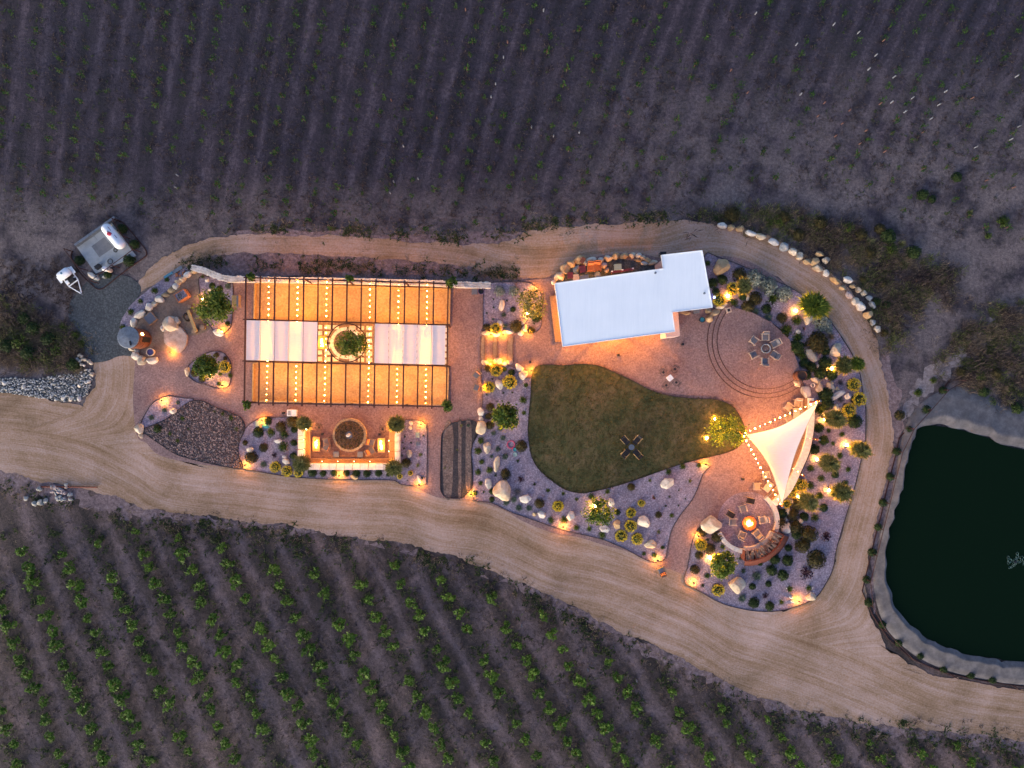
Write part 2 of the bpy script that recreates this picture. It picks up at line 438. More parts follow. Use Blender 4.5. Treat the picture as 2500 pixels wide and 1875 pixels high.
def field_mat(name, dark, mid, light, period):
    m, nt, N, L, b = newmat(name)
    uv = uvc(N); p = pos(N)
    st = noise_n(N, L, scalevec(N, L, uv, (1.0, 0.05, 1)), 3.0, 4, 0.6)
    sx = N.new('ShaderNodeSeparateXYZ'); L.new(uv, sx.inputs[0])
    wob = noise_n(N, L, scalevec(N, L, uv, (1.0, 0.12, 1)), 2.0, 3, 0.6)
    uu = mth(N, L, 'ADD', sx.outputs[0], mth(N, L, 'MULTIPLY', wob, 0.8))
    pp_ = N.new('ShaderNodeMath'); pp_.operation = 'PINGPONG'; pp_.inputs[1].default_value = 0.5
    L.new(mth(N, L, 'ADD', uu, -0.4), pp_.inputs[0])
    band = mth(N, L, 'MULTIPLY', pp_.outputs[0], 2.0)
    fine = noise_n(N, L, p, 3.4, 6, 0.8); big = noise_n(N, L, p, 0.09, 4, 0.6, 0.5); cl = noise_n(N, L, p, 0.8, 4, 0.65)
    s = mth(N, L, 'ADD', mth(N, L, 'MULTIPLY', st, 0.3), mth(N, L, 'MULTIPLY', fine, 0.44))
    if name.startswith('upper'):
        mr = N.new('ShaderNodeMapRange'); mr.inputs[1].default_value = 17.5; mr.inputs[2].default_value = 23.0; mr.inputs[3].default_value = 1.0; mr.inputs[4].default_value = 0.35
        L.new(sx.outputs[1], mr.inputs[0]); band = mth(N, L, 'MULTIPLY', band, mr.outputs[0])
    s = mth(N, L, 'ADD', s, mth(N, L, 'MULTIPLY', band, period))
    s = mth(N, L, 'ADD', s, mth(N, L, 'MULTIPLY', cl, 0.2))
    c = ramp(N, L, s, ((0.44, dark), (0.56, mid), (0.72, light)))
    tone = ramp(N, L, big, ((0.3, (0.68, 0.7, 0.8)), (0.72, (1.22, 1.12, 1.05))))
    c = mixc(N, L, 1.0, c, tone, 'MULTIPLY')
    if name.startswith('upper'):          # bare dusty soil along the track and on the slope to the right
        sp_ = N.new('ShaderNodeSeparateXYZ'); L.new(p, sp_.inputs[0])
        def mrange(v, a, b2):
            q = N.new('ShaderNodeMapRange'); q.interpolation_type = 'SMOOTHSTEP'; q.inputs[1].default_value = a; q.inputs[2].default_value = b2
            L.new(v, q.inputs[0]); return q.outputs[0]
        bare = mth(N, L, 'MAXIMUM', mrange(sp_.outputs[1], 22.0, 14.5), mth(N, L, 'MULTIPLY', mrange(sp_.outputs[0], -6.0, 22.0), mrange(sp_.outputs[1], 37.0, 18.0)))
        bare = mth(N, L, 'MULTIPLY', bare, mrange(noise_n(N, L, p, 0.35, 5, 0.65), 0.3, 0.62))
        dust = ramp(N, L, fine, ((0.3, (0.055, 0.04, 0.04)), (0.5, (0.15, 0.112, 0.108)), (0.7, (0.25, 0.195, 0.185))))
        c = mixc(N, L, mth(N, L, 'MULTIPLY', bare, 0.9), c, dust)
    L.new(c, b.inputs['Base Color'])
    b.inputs['Roughness'].default_value = 0.95
    bumpn(N, L, fine, 0.12, b)
    return m
M['upfield'] = field_mat('upper_field_soil', (0.010, 0.0075, 0.0125), (0.036, 0.0255, 0.038), (0.125, 0.095, 0.112), 0.12)
M['lowfield'] = field_mat('lower_field_soil', (0.02, 0.0135, 0.011), (0.072, 0.048, 0.042), (0.215, 0.15, 0.145), 0.17)

def road_mat(name):
    m, nt, N, L, b = newmat(name)
    uv = uvc(N); p = pos(N)
    st = noise_n(N, L, scalevec(N, L, uv, (0.035, 1.0, 1)), 1.1, 6, 0.7, 0.1)
    st2 = noise_n(N, L, scalevec(N, L, uv, (0.03, 1.0, 1)), 9.0, 6, 0.75, 0.0)
    fine = noise_n(N, L, p, 6, 4, 0.7); big = noise_n(N, L, p, 0.16, 5, 0.65, 0.3)
    s = mth(N, L, 'ADD', mth(N, L, 'MULTIPLY', st, 0.32), mth(N, L, 'MULTIPLY', st2, 0.2))
    s = mth(N, L, 'ADD', s, mth(N, L, 'MULTIPLY', fine, 0.2))
    s = mth(N, L, 'ADD', s, mth(N, L, 'MULTIPLY', big, 0.28))
    c = ramp(N, L, s, ((0.41, (0.195, 0.108, 0.05)), (0.47, (0.295, 0.178, 0.102)), (0.525, (0.375, 0.245, 0.178)), (0.61, (0.48, 0.345, 0.305))))
    tone = ramp(N, L, big, ((0.3, (0.9, 0.92, 0.98)), (0.7, (1.06, 1.0, 0.95))))
    L.new(mixc(N, L, 1.0, c, tone, 'MULTIPLY'), b.inputs['Base Color'])
    b.inputs['Roughness'].default_value = 0.95
    bumpn(N, L, fine, 0.03, b)
    return m
M['road'] = road_mat('packed_dirt')
def lawn_mat():
    m, nt, N, L, b = newmat('lawn_turf')
    p = pos(N)
    a = noise_n(N, L, p, 0.35, 5, 0.68, 0.3); f = noise_n(N, L, p, 4.0, 4, 0.7)
    s = mth(N, L, 'ADD', mth(N, L, 'MULTIPLY', a, 0.65), mth(N, L, 'MULTIPLY', f, 0.35))
    c = ramp(N, L, s, ((0.38, (0.022, 0.034, 0.008)), (0.47, (0.065, 0.062, 0.017)), (0.57, (0.11, 0.08, 0.03)), (0.7, (0.165, 0.115, 0.06))))
    L.new(c, b.inputs['Base Color']); b.inputs['Roughness'].default_value = 0.95
    bumpn(N, L, f, 0.05, b)
    return m
M['turf'] = lawn_mat()
def water_mat():
    m, nt, N, L, b = newmat('dark_pond_water')
    p = pos(N)
    b.inputs['Base Color'].default_value = (0.004, 0.011, 0.006, 1)
    b.inputs['Roughness'].default_value = 0.22
    b.inputs['Specular IOR Level'].default_value = 0.02
    b.inputs['IOR'].default_value = 1.15
    bumpn(N, L, noise_n(N, L, p, 2.5, 3, 0.6), 0.01, b)
    return m
M['water'] = water_mat()
def fabric_mat():
    m, nt, N, L, b = newmat('white_shade_cloth')
    o = objc(N)
    f = noise_n(N, L, scalevec(N, L, o, (1.0, 9.0, 1)), 2.0, 4, 0.6)
    c = ramp(N, L, f, ((0.3, (0.62, 0.60, 0.63)), (0.7, (0.72, 0.70, 0.72))))
    L.new(c, b.inputs['Base Color']); b.inputs['Roughness'].default_value = 0.9
    t = N.new('ShaderNodeBsdfTranslucent'); t.inputs['Color'].default_value = (0.8, 0.76, 0.75, 1)
    mx = N.new('ShaderNodeMixShader'); mx.inputs[0].default_value = 0.30
    L.new(b.outputs[0], mx.inputs[1]); L.new(t.outputs[0], mx.inputs[2])
    L.new(mx.outputs[0], N['Material Output'].inputs['Surface'])
    return m
M['fabric'] = fabric_mat()
def roof_mat():
    m, nt, N, L, b = newmat('white_metal_roofing')
    o = objc(N)
    f = noise_n(N, L, scalevec(N, L, o, (6, 0.4, 1)), 1.0, 4, 0.6); g = noise_n(N, L, o, 0.4, 4, 0.6)
    s = mth(N, L, 'ADD', mth(N, L, 'MULTIPLY', f, 0.5), mth(N, L, 'MULTIPLY', g, 0.5))
    L.new(ramp(N, L, s, ((0.3, (0.78, 0.79, 0.80)), (0.7, (0.87, 0.87, 0.87)))), b.inputs['Base Color'])
    b.inputs['Roughness'].default_value = 0.5
    return m
M['roof'] = roof_mat()
M['track'] = gravel('pale_track', (0.13, 0.1, 0.1), (0.21, 0.168, 0.165), (0.3, 0.25, 0.245), 3.2, 0.3, 0.05)
# ------------------------------------------------------------------ setting: ground, fields, roads, paths, beds, lawn, pond
def jit(p, a=0.12, f=0.7, seed=0.0):
    return (p[0] + a * noise.noise(Vector((p[0] * f, p[1] * f, seed))) * 2, p[1] + a * noise.noise(Vector((p[0] * f, p[1] * f, seed + 9.3))) * 2)
def wpoly(pl, n=6, closed=True, z=0.0, jitter=0.0, f=0.7):
    o = [P(*p, z).to_2d() for p in (catmull(pl, n, closed) if n > 1 else pl)]
    o = [(p.x, p.y) for p in o]
    if jitter: o = [jit(p, jitter, f) for p in o]
    return o
def st(o): o['kind'] = 'structure'; return o

MB_ = MB()
MB_.add([(-260, -260, 0), (260, -260, 0), (260, 260, 0), (-260, 260, 0)], [(0, 1, 2, 3)])
st(MB_.build('ground', M['soil']))

def up_x(u, y):
    x0 = -420 + 64 * u
    X = x0 / 1250
    return x0 - (0.10 + 0.13 * X + 0.035 * X * X) * y
def lo_x(u, y):
    x0 = -800 + 101 * u
    return x0 + (0.38 + 0.000135 * x0) * (y - 1500)
def field(name, fx, u0, u1, y0, y1, mat, z):
    m = MB(); m.uv = []
    nu, nv = (u1 - u0), 16
    for i in range(nu + 1):
        for j in range(nv + 1):
            y = y0 + (y1 - y0) * j / nv
            p = P(fx(u0 + i, y), y)
            m.v.append((p.x, p.y, z)); m.uv.append((u0 + i, y * S))
    for i in range(nu):
        for j in range(nv):
            a = i * (nv + 1) + j
            m.f.append((a, a + 1, a + nv + 2, a + nv + 1))
    return st(m.build(name, mat))
field('upper_field', up_x, 0, 60, -500, 1180, M['upfield'], 0.008)
field('lower_field', lo_x, 0, 38, 1190, 2400, M['lowfield'], 0.008)

def ribbon(name, a, b, z, mat, byx=False, ja=0.16):
    if byx:
        A, B = catmull(a, 12, False), catmull(b, 12, False)
        def at(L, x):
            for p, q in zip(L[:-1], L[1:]):
                if p[0] <= x <= q[0]:
                    t = (x - p[0]) / max(1e-6, q[0] - p[0]); return (x, p[1] + t * (q[1] - p[1]))
            return L[-1]
        xs = [A[0][0] + (A[-1][0] - A[0][0]) * i / 520 for i in range(521)]
        A, B = [at(A, x) for x in xs], [at(B, x) for x in xs]
    else:
        A, B = catmull(a, 12, False), catmull(b, 12, False)
    m = MB(); m.uv = []
    u = 0.0; last = None; nv = 6
    for p, q in zip(A, B):
        pa, pb = P(*p), P(*q)
        ea = Vector((*jit(jit((pa.x, pa.y), ja, 0.6), ja * .6, 3.1, 2), 0)); eb = Vector((*jit(jit((pb.x, pb.y), ja, 0.6, 4), ja * .6, 3.1, 7), 0))
        mid = (pa + pb) / 2
        if last is not None: u += (mid - last).length
        last = mid
        w = (pb - pa).length
        for j in range(nv + 1):
            t = j / nv
            c = ea if j == 0 else eb if j == nv else pa.lerp(pb, t)
            m.v.append((c.x, c.y, z)); m.uv.append((u, t * w))
    for i in range(len(A) - 1):
        for j in range(nv):
            k = i * (nv + 1) + j
            m.f.append((k, k + nv + 1, k + nv + 2, k + 1))
    return st(m.build(name, mat))
def sheet(name, pl, z, mat, n=6, jitter=0.0, f=0.7):
    return st(MB().sheet(wpoly(pl, n, True, 0, jitter, f), z).build(name, mat))

sheet('sandy_verge', pts(dd, (330, 620), (400, 560), (520, 500), (700, 500), (900, 510), (1100, 500), (1180, 520), (1190, 612), (1060, 612), (980, 606), (520, 596), (430, 590)), 0.014, M['sandy'], 6, 0.3)
sheet('sandy_track', pts(dd, (2260, 660), (2140, 700), (2050, 760), (1985, 820), (1950, 880), (1930, 930), (1960, 900), (2000, 850), (2060, 800), (2150, 740), (2260, 705)), 0.014, M['track'], 14, 0.5, 1.2)
sheet('sandy_shoulder', pts(dd, (1905, 760), (1935, 830), (1950, 900), (1950, 960), (1925, 1080), (1905, 1200), (1890, 1300), (1880, 1300), (1890, 1100), (1900, 950)), 0.016, M['sandy'], 6, 0.4)
sheet('sandy_fringe', pts(dd, (0, 1005), (200, 1060), (420, 1110), (640, 1135), (880, 1170), (1130, 1255), (1310, 1345), (1480, 1425), (1720, 1525), (2000, 1575), (2300, 1600), (2300, 1640), (2000, 1596), (1700, 1546), (1480, 1452), (1300, 1366), (1120, 1272), (880, 1192), (640, 1152), (420, 1130), (300, 1120), (150, 1085), (0, 1060)), 0.014, M['sandy'], 24, 0.55, 1.6)
ribbon('dirt_road', pts(dd, (-300, 828), (0, 848), (120, 865), (200, 890), (290, 935), (345, 970), (420, 985), (520, 995), (640, 1010), (760, 1020), (870, 1025), (950, 1050), (1030, 1060), (1090, 1080), (1195, 1130), (1300, 1155), (1420, 1200), (1500, 1235), (1580, 1285), (1660, 1310), (1760, 1345), (1880, 1395), (1960, 1432), (2050, 1465), (2212, 1492), (2560, 1525)),
       pts(dd, (-300, 950), (0, 1016), (100, 1042), (200, 1058), (330, 1098), (480, 1118), (640, 1138), (760, 1160), (880, 1176), (1000, 1208), (1130, 1260), (1220, 1302), (1310, 1348), (1400, 1386), (1480, 1428), (1600, 1488), (1720, 1530), (1850, 1558), (2000, 1578), (2212, 1600), (2560, 1650)), 0.030, M['road'], True)
ribbon('loop_road', pts(dd, (1640, 1345), (1745, 1298), (1782, 1258), (1797, 1225), (1815, 1158), (1835, 1080), (1850, 1010), (1862, 945), (1863, 895), (1857, 848), (1840, 790), (1810, 730), (1768, 678), (1722, 638), (1678, 600), (1612, 567), (1550, 555), (1480, 560), (1350, 575), (1240, 590), (1120, 600), (1000, 575), (880, 560), (720, 552), (600, 548), (480, 552), (400, 575), (345, 605), (290, 640)),
       pts(dd, (1990, 1455), (1925, 1405), (1884, 1335), (1868, 1270), (1878, 1200), (1898, 1100), (1918, 1010), (1929, 940), (1919, 860), (1902, 780), (1877, 700), (1837, 630), (1777, 575), (1700, 527), (1620, 497), (1560, 485), (1480, 479), (1350, 481), (1250, 486), (1150, 500), (1085, 522), (1000, 527), (880, 521), (720, 509), (600, 506), (480, 513), (400, 533), (345, 560), (285, 628)), 0.036, M['road'])
ribbon('access_road', pts(dd, (196, 770), (204, 800), (200, 840), (160, 890), (60, 925)), pts(dd, (296, 755), (294, 830), (300, 900), (340, 965), (450, 1010)), 0.042, M['road'])
sheet('gravel_lot', pts(dd, (150, 655), (188, 608), (240, 592), (305, 618), (292, 660), (282, 700), (275, 740), (290, 768), (248, 772), (205, 783), (186, 765), (170, 720), (152, 690)), 0.05, M['lot'], 8, 0.12)

ESTATE = pts(dd, (292, 772), (288, 860), (296, 940), (318, 958), (345, 983), (420, 1001), (520, 1012), (640, 1026), (760, 1036), (865, 1041), (895, 1052), (945, 1074), (1000, 1079), (1030, 1082), (1090, 1102), (1130, 1126), (1195, 1151), (1245, 1159), (1300, 1176), (1370, 1196), (1424, 1222), (1455, 1232), (1495, 1252), (1525, 1279), (1580, 1303), (1650, 1314), (1700, 1311), (1750, 1293), (1779, 1263), (1794, 1230), (1813, 1160), (1833, 1080), (1849, 1010), (1861, 950), (1863, 900), (1858, 850), (1842, 790), (1812, 731), (1771, 681), (1726, 641), (1684, 604), (1617, 565), (1560, 553), (1480, 556), (1428, 558), (1380, 548), (1300, 552), (1230, 578), (1200, 598), (1130, 606), (1058, 612), (980, 612), (700, 604), (520, 600), (470, 598), (425, 582), (385, 592), (355, 622), (310, 652), (290, 690), (276, 740))
sheet('granite_patio', ESTATE, 0.060, M['patio'], 4)
LAWN = [(1306.5, 897), (1380, 892), (1421, 889), (1460, 893), (1500, 909), (1545, 930), (1590, 953), (1640, 967), (1700, 973), (1745, 975), (1785, 990), (1806, 1018), (1815, 1040), (1816, 1070), (1800, 1092), (1772, 1105), (1740, 1113), (1690, 1125), (1640, 1140), (1560, 1168), (1500, 1187), (1440, 1201), (1415, 1203), (1380, 1195), (1345, 1172), (1315, 1145), (1298, 1115), (1291, 1080), (1289, 1040), (1295, 970)]
def inside(p, poly):
    c = False; n = len(poly); j = n - 1
    for i in range(n):
        if (poly[i][1] > p[1]) != (poly[j][1] > p[1]) and p[0] < (poly[j][0] - poly[i][0]) * (p[1] - poly[i][1]) / (poly[j][1] - poly[i][1]) + poly[i][0]: c = not c
        j = i
    return c
HIDE = [catmull(LAWN, 4), [(728, 1035), (974, 1035), (974, 1147), (728, 1147)]]
def bed(name, pl, mat, z=0.074, edge=True, n=5):
    o = sheet(name, pl, z, mat, n, 0.02)
    if edge:
        w = [Vector((*p, z + 0.02)) for p in wpoly(pl, n)]
        e = MB()
        for a, b in zip(w, w[1:] + w[:1]):
            d = b - a
            mpx = ((a.x + b.x) / 2 / S + 1250, 937.5 - (a.y + b.y) / 2 / S)
            if name != 'lawn' and any(inside(mpx, h_) for h_ in HIDE): continue
            if d.length > 0.01: e.box((a + b) / 2, (d.length + 0.02, 0.035, 0.09), math.atan2(d.y, d.x))
        e.build('edging', M['edging'], o)
    return o
bed('tree_island_bed', pts(z2, (1150, 320), (1158, 520), (1170, 700), (1230, 900), (1300, 980), (1340, 1035), (1430, 1090), (1540, 1020), (1585, 930), (1600, 700), (1595, 385), (1500, 375), (1330, 315)), M['bed'])
bed('oval_island_bed', pts(z2, (1005, 1510), (1100, 1430), (1230, 1350), (1380, 1312), (1480, 1340), (1550, 1420), (1578, 1500)) + pts(z7, (1725, 100), (1715, 200), (1660, 290), (1470, 305), (1340, 255), (1180, 215), (1060, 130), (1045, 60)), M['bed'])
bed('corner_bed', pts(z7, (490, 540), (700, 440), (870, 455), (1000, 470), (1130, 500), (900, 690), (700, 800), (340, 950), (300, 860), (380, 690)), M['bed'])
bed('lava_rock_bed', pts(z7, (335, 965), (700, 795), (1000, 565), (1150, 505), (1300, 520), (1450, 600), (1750, 710), (1880, 780), (1935, 870), (1940, 980), (1870, 1130), (1840, 1250), (1850, 1390), (1895, 1580), (1500, 1530), (1000, 1410), (800, 1330), (560, 1170), (430, 1080)), M['lavarock'], 0.078)
bed('lounge_bed', pts(z8, (22, 950), (140, 640), (330, 490), (480, 430), (600, 440), (1090, 440)) + [(745, 1045), (960, 1045)] + pts(n1, (1160, 490), (1500, 490), (1600, 550), (1640, 650), (1635, 1550), (1590, 1640), (1430, 1665), (1180, 1640), (1100, 1590), (960, 1560), (200, 1552)) + pts(z8, (1300, 1530), (800, 1480), (300, 1392), (92, 1342), (32, 1150)), M['bed'], 0.074, True, 3)
bed('dark_soil_bed', [(1075, 1180), (1077, 1082), (1080, 1057)] + pts(n3, (80, 1510), (180, 1420), (330, 1385), (590, 1390), (640, 1600)) + pts(n4, (600, 230), (540, 330), (520, 480), (545, 750), (548, 950), (540, 1100), (430, 1230), (370, 1290), (200, 1300), (70, 1280), (-10, 1200)), M['darkbed'], 0.082)
for a, b, wd in ((24, 185, 0), (290, 345, 0), (425, 520, 0)):
    pl = pts(n4, (a, -20 if a > 100 else 60), (b, -20 if a > 100 else 0), (b - 10, 1190 if b < 500 else 1040), (a, 1190 if b < 500 else 1060))
    sheet('mulch_strip', pl, 0.088, M['mulch'], 5, 0.05, 2.0)
bed('north_bed', pts(n2, (745, 375), (735, 1000), (722, 1085), (1130, 1100), (1500, 1125), (1690, 1100), (1775, 1000), (1785, 850), (1790, 500), (1720, 330), (1640, 270), (1500, 220), (875, 225), (860, 330)), M['bed'])
bed('lawn_side_bed', pts(n3, (720, 385), (1000, 390), (1300, 420), (1480, 600), (1645, 640), (1900, 1000), (1700, 1500)) + [(1420, 1180), (1600, 1130), (1726, 1134)] + pts(n15, (2080, 200), (1950, 520), (1800, 720), (1700, 870), (1640, 1000), (1592, 1230), (1560, 1350), (1420, 1395), (1250, 1335), (1060, 1230), (880, 1150), (700, 1080), (320, 990), (100, 930)) + pts(n4, (1540, 1655), (1240, 1548), (860, 1372), (560, 1318), (540, 900), (520, 480)) + pts(n3, (620, 1560), (715, 1140), (715, 700)), M['bed'], 0.074, True, 3)
EASTBED = pts(n14, (235, 300), (200, 420), (178, 560), (150, 700), (110, 890), (300, 1000), (560, 1150), (800, 1230), (1100, 1280), (1400, 1275), (1750, 1170), (1900, 1080), (2005, 930), (2108, 730), (2150, 500), (2200, 300)) + \
    pts(n11, (1350, 1450), (1430, 1130), (1488, 880), (1556, 550), (1568, 0)) + pts(n10, (1560, 1290), (1508, 980), (1478, 750), (1437, 620), (1318, 330), (1120, 10)) + \
    pts(n8, (1478, 1520), (1298, 1230), (1066, 900), (955, 780), (640, 503), (350, 304), (0, 155)) + pts(n6, (1160, 584), (940, 494), (740, 414), (620, 378), (440, 358)) + \
    pts(n6, (540, 1030), (700, 1065), (960, 1085), (1200, 1185), (1400, 1305), (1560, 1455)) + [(1932, 862), (1952, 905), (1958, 930), (1974, 972)] + \
    [(1988, 1000), (1985, 1068), (1975, 1108), (1957, 1149), (1942, 1180), (1925, 1205), (1900, 1225)] + pts(n13, (1190, 1300), (1130, 1600)) + pts(n14, (1380, 250), (1480, 330), (1300, 560), (960, 520), (860, 490), (640, 330), (600, 220), (340, 130))
bed('east_bed', EASTBED, M['bed'], 0.076, True, 3)
sheet('play_sand', pts(z2, (1110, 260), (1150, 320), (1158, 520), (1100, 750), (1240, 900), (1300, 1000), (1150, 1090), (1000, 1130), (900, 1300), (620, 1310), (540, 1400), (300, 1400), (230, 1200), (240, 980), (330, 820), (480, 700), (700, 590), (850, 440), (980, 310)), 0.070, M['playsand'], 5, 0.05)
sheet('bank_strip', pts(z2, (980, 180), (830, 250), (640, 350), (450, 500), (300, 620), (160, 780), (80, 950), (60, 1130), (130, 1250), (240, 1150), (260, 950), (420, 720), (620, 580), (800, 400), (960, 260)), 0.066, M['bed'], 5, 0.05)
lawn = bed('lawn', LAWN, M['turf'], 0.095, True, 5)
pale = sheet('lawn_margin', [(1500, 905), (1545, 926), (1590, 948), (1640, 961), (1700, 966), (1752, 968), (1810, 1000), (1700, 990), (1600, 970), (1500, 920)], 0.07, M['sandy'], 5)
sheet('upper_walk', pts(z2, (1595, 385), (1790, 385), (1790, 1500), (1580, 1500), (1610, 900)), 0.064, M['patio'], 1)

# pond
wat = [(2212, 972), (2130, 945), (2060, 925), (2000, 920), (1975, 940), (1963, 985), (1950, 1050), (1930, 1110), (1914, 1190), (1915, 1250), (1930, 1300), (1960, 1345), (2010, 1380), (2080, 1410), (2150, 1420), (2212, 1428), (2600, 1440), (2900, 1200), (2600, 1030)]
out = [(2212, 880), (2140, 858), (2080, 835), (2020, 850), (1972, 890), (1946, 950), (1931, 1040), (1914, 1105), (1893, 1190), (1886, 1250), (1895, 1310), (1920, 1365), (1975, 1415), (2050, 1450), (2140, 1470), (2212, 1480), (2600, 1500), (3000, 1200), (2600, 900)]
Wp = wpoly(pts(dd, *wat), 8, True, 0, 0.18, 0.9); Op = wpoly(pts(dd, *out), 8)
bk = MB(); nn = len(Wp)
levels = ((0.0, 0.03), (0.12, 0.2), (0.35, 0.3), (0.68, 0.33), (0.74, 0.38), (0.8, 0.34), (0.9, 0.22), (1.0, 0.12))
for t, z in levels:
    for w_, o_ in zip(Wp, Op):
        zz = z + 0.03 * noise.noise(Vector((w_[0] * 0.8, w_[1] * 0.8, t * 3)))
        bk.v.append((o_[0] + (w_[0] - o_[0]) * t, o_[1] + (w_[1] - o_[1]) * t, zz if t > 0 else z))
for j in range(len(levels) - 1):
    for i in range(nn):
        bk.f.append((j * nn + i, j * nn + (i + 1) % nn, (j + 1) * nn + (i + 1) % nn, (j + 1) * nn + i))
st(bk.build('pond_bank', M['liner'], None, None, True))
st(MB().sheet([(a[0] * 1.0, a[1] * 1.0) for a in wpoly(pts(dd, *[(x - 4 if x < 2100 else x, y) for x, y in wat]), 8)], 0.165).build('pond_water', M['water']))

M['foam'] = simple('pond_foam', (0.05, 0.12, 0.11), 0.5, 0.3, 5)
ae = empty('pond_aerator', P(2478, 1372, .16)); ae.location.z = .17
for i in range(26):
    t = R.uniform(0, 6.28); rr = R.uniform(.1, .95); MB().torus((rr * math.cos(t), rr * math.sin(t), .005), R.uniform(.06, .2), .012, 12, 4).build('bubble_ring', M['foam'], ae)
MB().lathe(((.12, 0), (.12, .06), (.03, .08)), (0, 0, 0), 12).build('float', M['black'], ae)
tag(ae, 'patch of pale teal ripples from an aerator on the dark pond', 'aerator')
# ------------------------------------------------------------------ pavilion building
def wp(pl, z): return [P(*p, z).to_2d() for p in pl]
def rel(o, v): return Vector(v) - o.location
RZ = 3.5
bl = empty('pavilion', P(1500, 740, 0))
bl0 = bl.location
def loc2(pl, z): return [P(*p, z) - bl0 for p in pl]
roofpx = [(1354.4, 692), (1619.3, 655.8), (1614.8, 623), (1714, 611.5), (1739.5, 750), (1641, 762), (1647.7, 809), (1374, 845.7)]
rw = [Vector((v.x, v.y, 0)) for v in loc2(roofpx, RZ)]
roof = MB().prism(rw, RZ - 0.16, RZ).build('roof', M['roof'], bl)
tag(roof, 'white ribbed metal roof')
# standing ribs run across the short side
dirx = (rw[1] - rw[0]).normalized(); diry = Vector((-dirx.y, dirx.x, 0))
def clip_rib(t):
    # intersections of the line through rw[0]+dirx*t along diry with roof polygon
    o = rw[0] + dirx * t; hits = []
    for a, b in zip(rw, rw[1:] + rw[:1]):
        d = b - a; den = d.x * diry.y - d.y * diry.x
        if abs(den) < 1e-6: continue
        s_ = ((o.x - a.x) * diry.y - (o.y - a.y) * diry.x) / den
        if 0 <= s_ <= 1:
            p = a + d * s_; hits.append((p - o).dot(diry))
    hits.sort()
    return o, hits
rib = MB(); t = 0.12
while t < 15.2:
    o, h = clip_rib(t)
    for i in range(0, len(h) - 1, 2):
        a, b = h[i] + 0.02, h[i + 1] - 0.02
        rib.box(o + diry * ((a + b) / 2) + Vector((0, 0, RZ + 0.002)), (0.03, b - a, 0.010), math.atan2(dirx.y, dirx.x))
    t += 0.305
r_ = rib.build('roof_rib', M['roof'], roof); tag(r_, kind='stuff')
fas = MB()
for a, b in zip(rw, rw[1:] + rw[:1]):
    d = b - a
    fas.box((a + b) / 2 + Vector((0, 0, RZ - 0.06)), (d.length + 0.05, 0.06, 0.2), math.atan2(d.y, d.x))
fas.build('fascia', M['white'], roof)
lap = MB()
for f_ in (0.33, 0.66):
    a = rw[0].lerp(rw[7], f_); b = rw[1].lerp(rw[1] + (rw[7] - rw[0]), f_)
    lap.box((a + b) / 2 + Vector((0, 0, RZ + 0.004)), ((b - a).length - 0.1, 0.03, 0.004), math.atan2((b - a).y, (b - a).x))
lap.build('lap_seam', M['roof'], roof)
for q in (n5(1488, 592), n6(432, 866)):
    v = P(*q, RZ) - bl0
    MB().lathe(((0.07, 0), (0.07, 0.22), (0.1, 0.22), (0.1, 0.27)), (v.x, v.y, RZ), 10).build('vent_pipe', M['iron'], roof)
wpx = [(1560, 672), (1619, 664), (1616, 634), (1706, 622), (1728, 742), (1636, 754), (1573, 762)]
MB().prism(loc2(wpx, 3.3), 0.06, RZ - 0.17).build('wall', M['stucco'], bl)
blk = loc2([n5(1655, 1118), n5(1800, 1118), n5(1827, 1436), n5(1633, 1460), n5(1628, 1330)], 2.4)
MB().prism(blk, 0.06, 2.4).build('chimney_block', M['stucco'], bl)
for q in ((1362, 705), (1381, 836), (1460, 828), (1545, 817), (1625, 806), (1450, 690), (1540, 678)):
    v = P(*q, 3.3) - bl0
    MB().box((v.x, v.y, 1.7), (0.2, 0.2, 3.28)).build('post', M['dkcorten'], bl)
bm_ = MB()
for a, b in (((1381, 836), (1640, 802)), ((1362, 705), (1381, 836)), ((1362, 705), (1556, 678))):
    pa, pb = P(*a, 3.3) - bl0, P(*b, 3.3) - bl0
    d = pb - pa
    bm_.box((pa + pb) / 2 + Vector((0, 0, 3.2 - 3.3)), (d.length, 0.14, 0.24), math.atan2(d.y, d.x))
bm_.build('beam', M['dkcorten'], bl)
ctr = MB()
pa, pb = P(1440, 735, 1.0) - bl0, P(1545, 722, 1.0) - bl0
ctr.box((pa + pb) / 2 + Vector((0, 0, -0.45)), ((pb - pa).length, 0.8, 1.0), math.atan2((pb - pa).y, (pb - pa).x))
ctr.build('bar_counter', M['wood'], bl)
tag(bl, 'open pavilion with large white ribbed metal roof above the lawn', 'building')
for i, (q, w) in enumerate((((1415, 785), 110), ((1495, 790), 260), ((1580, 775), 120), ((1700, 740), 14))):
    v = P(*q, 2.9)
    pl = empty('pendant_lamp', v)
    MB().lathe(((0.03, 0.34), (0.05, 0.3), (0.2, 0.12), (0.22, 0.1)), (0, 0, 0), 14, False).build('shade', M['black'], pl)
    MB().lathe(((0.01, -0.02), (0.06, 0.0), (0.07, 0.06), (0.03, 0.12)), (0, 0, 0), 10).build('bulb', M['bulb'], pl)
    MB().tube((0, 0, 0.34), (0, 0, 0.42), 0.01).build('cord', M['black'], pl)
    lamp('bulb_light', 'POINT', w, (0, 0, -0.12), pl, WARM, 0.06)
    auto(pl, 'warm pendant lamp', 'hanging under the white pavilion roof', 'lamp', 'pendant lamps under the pavilion roof')
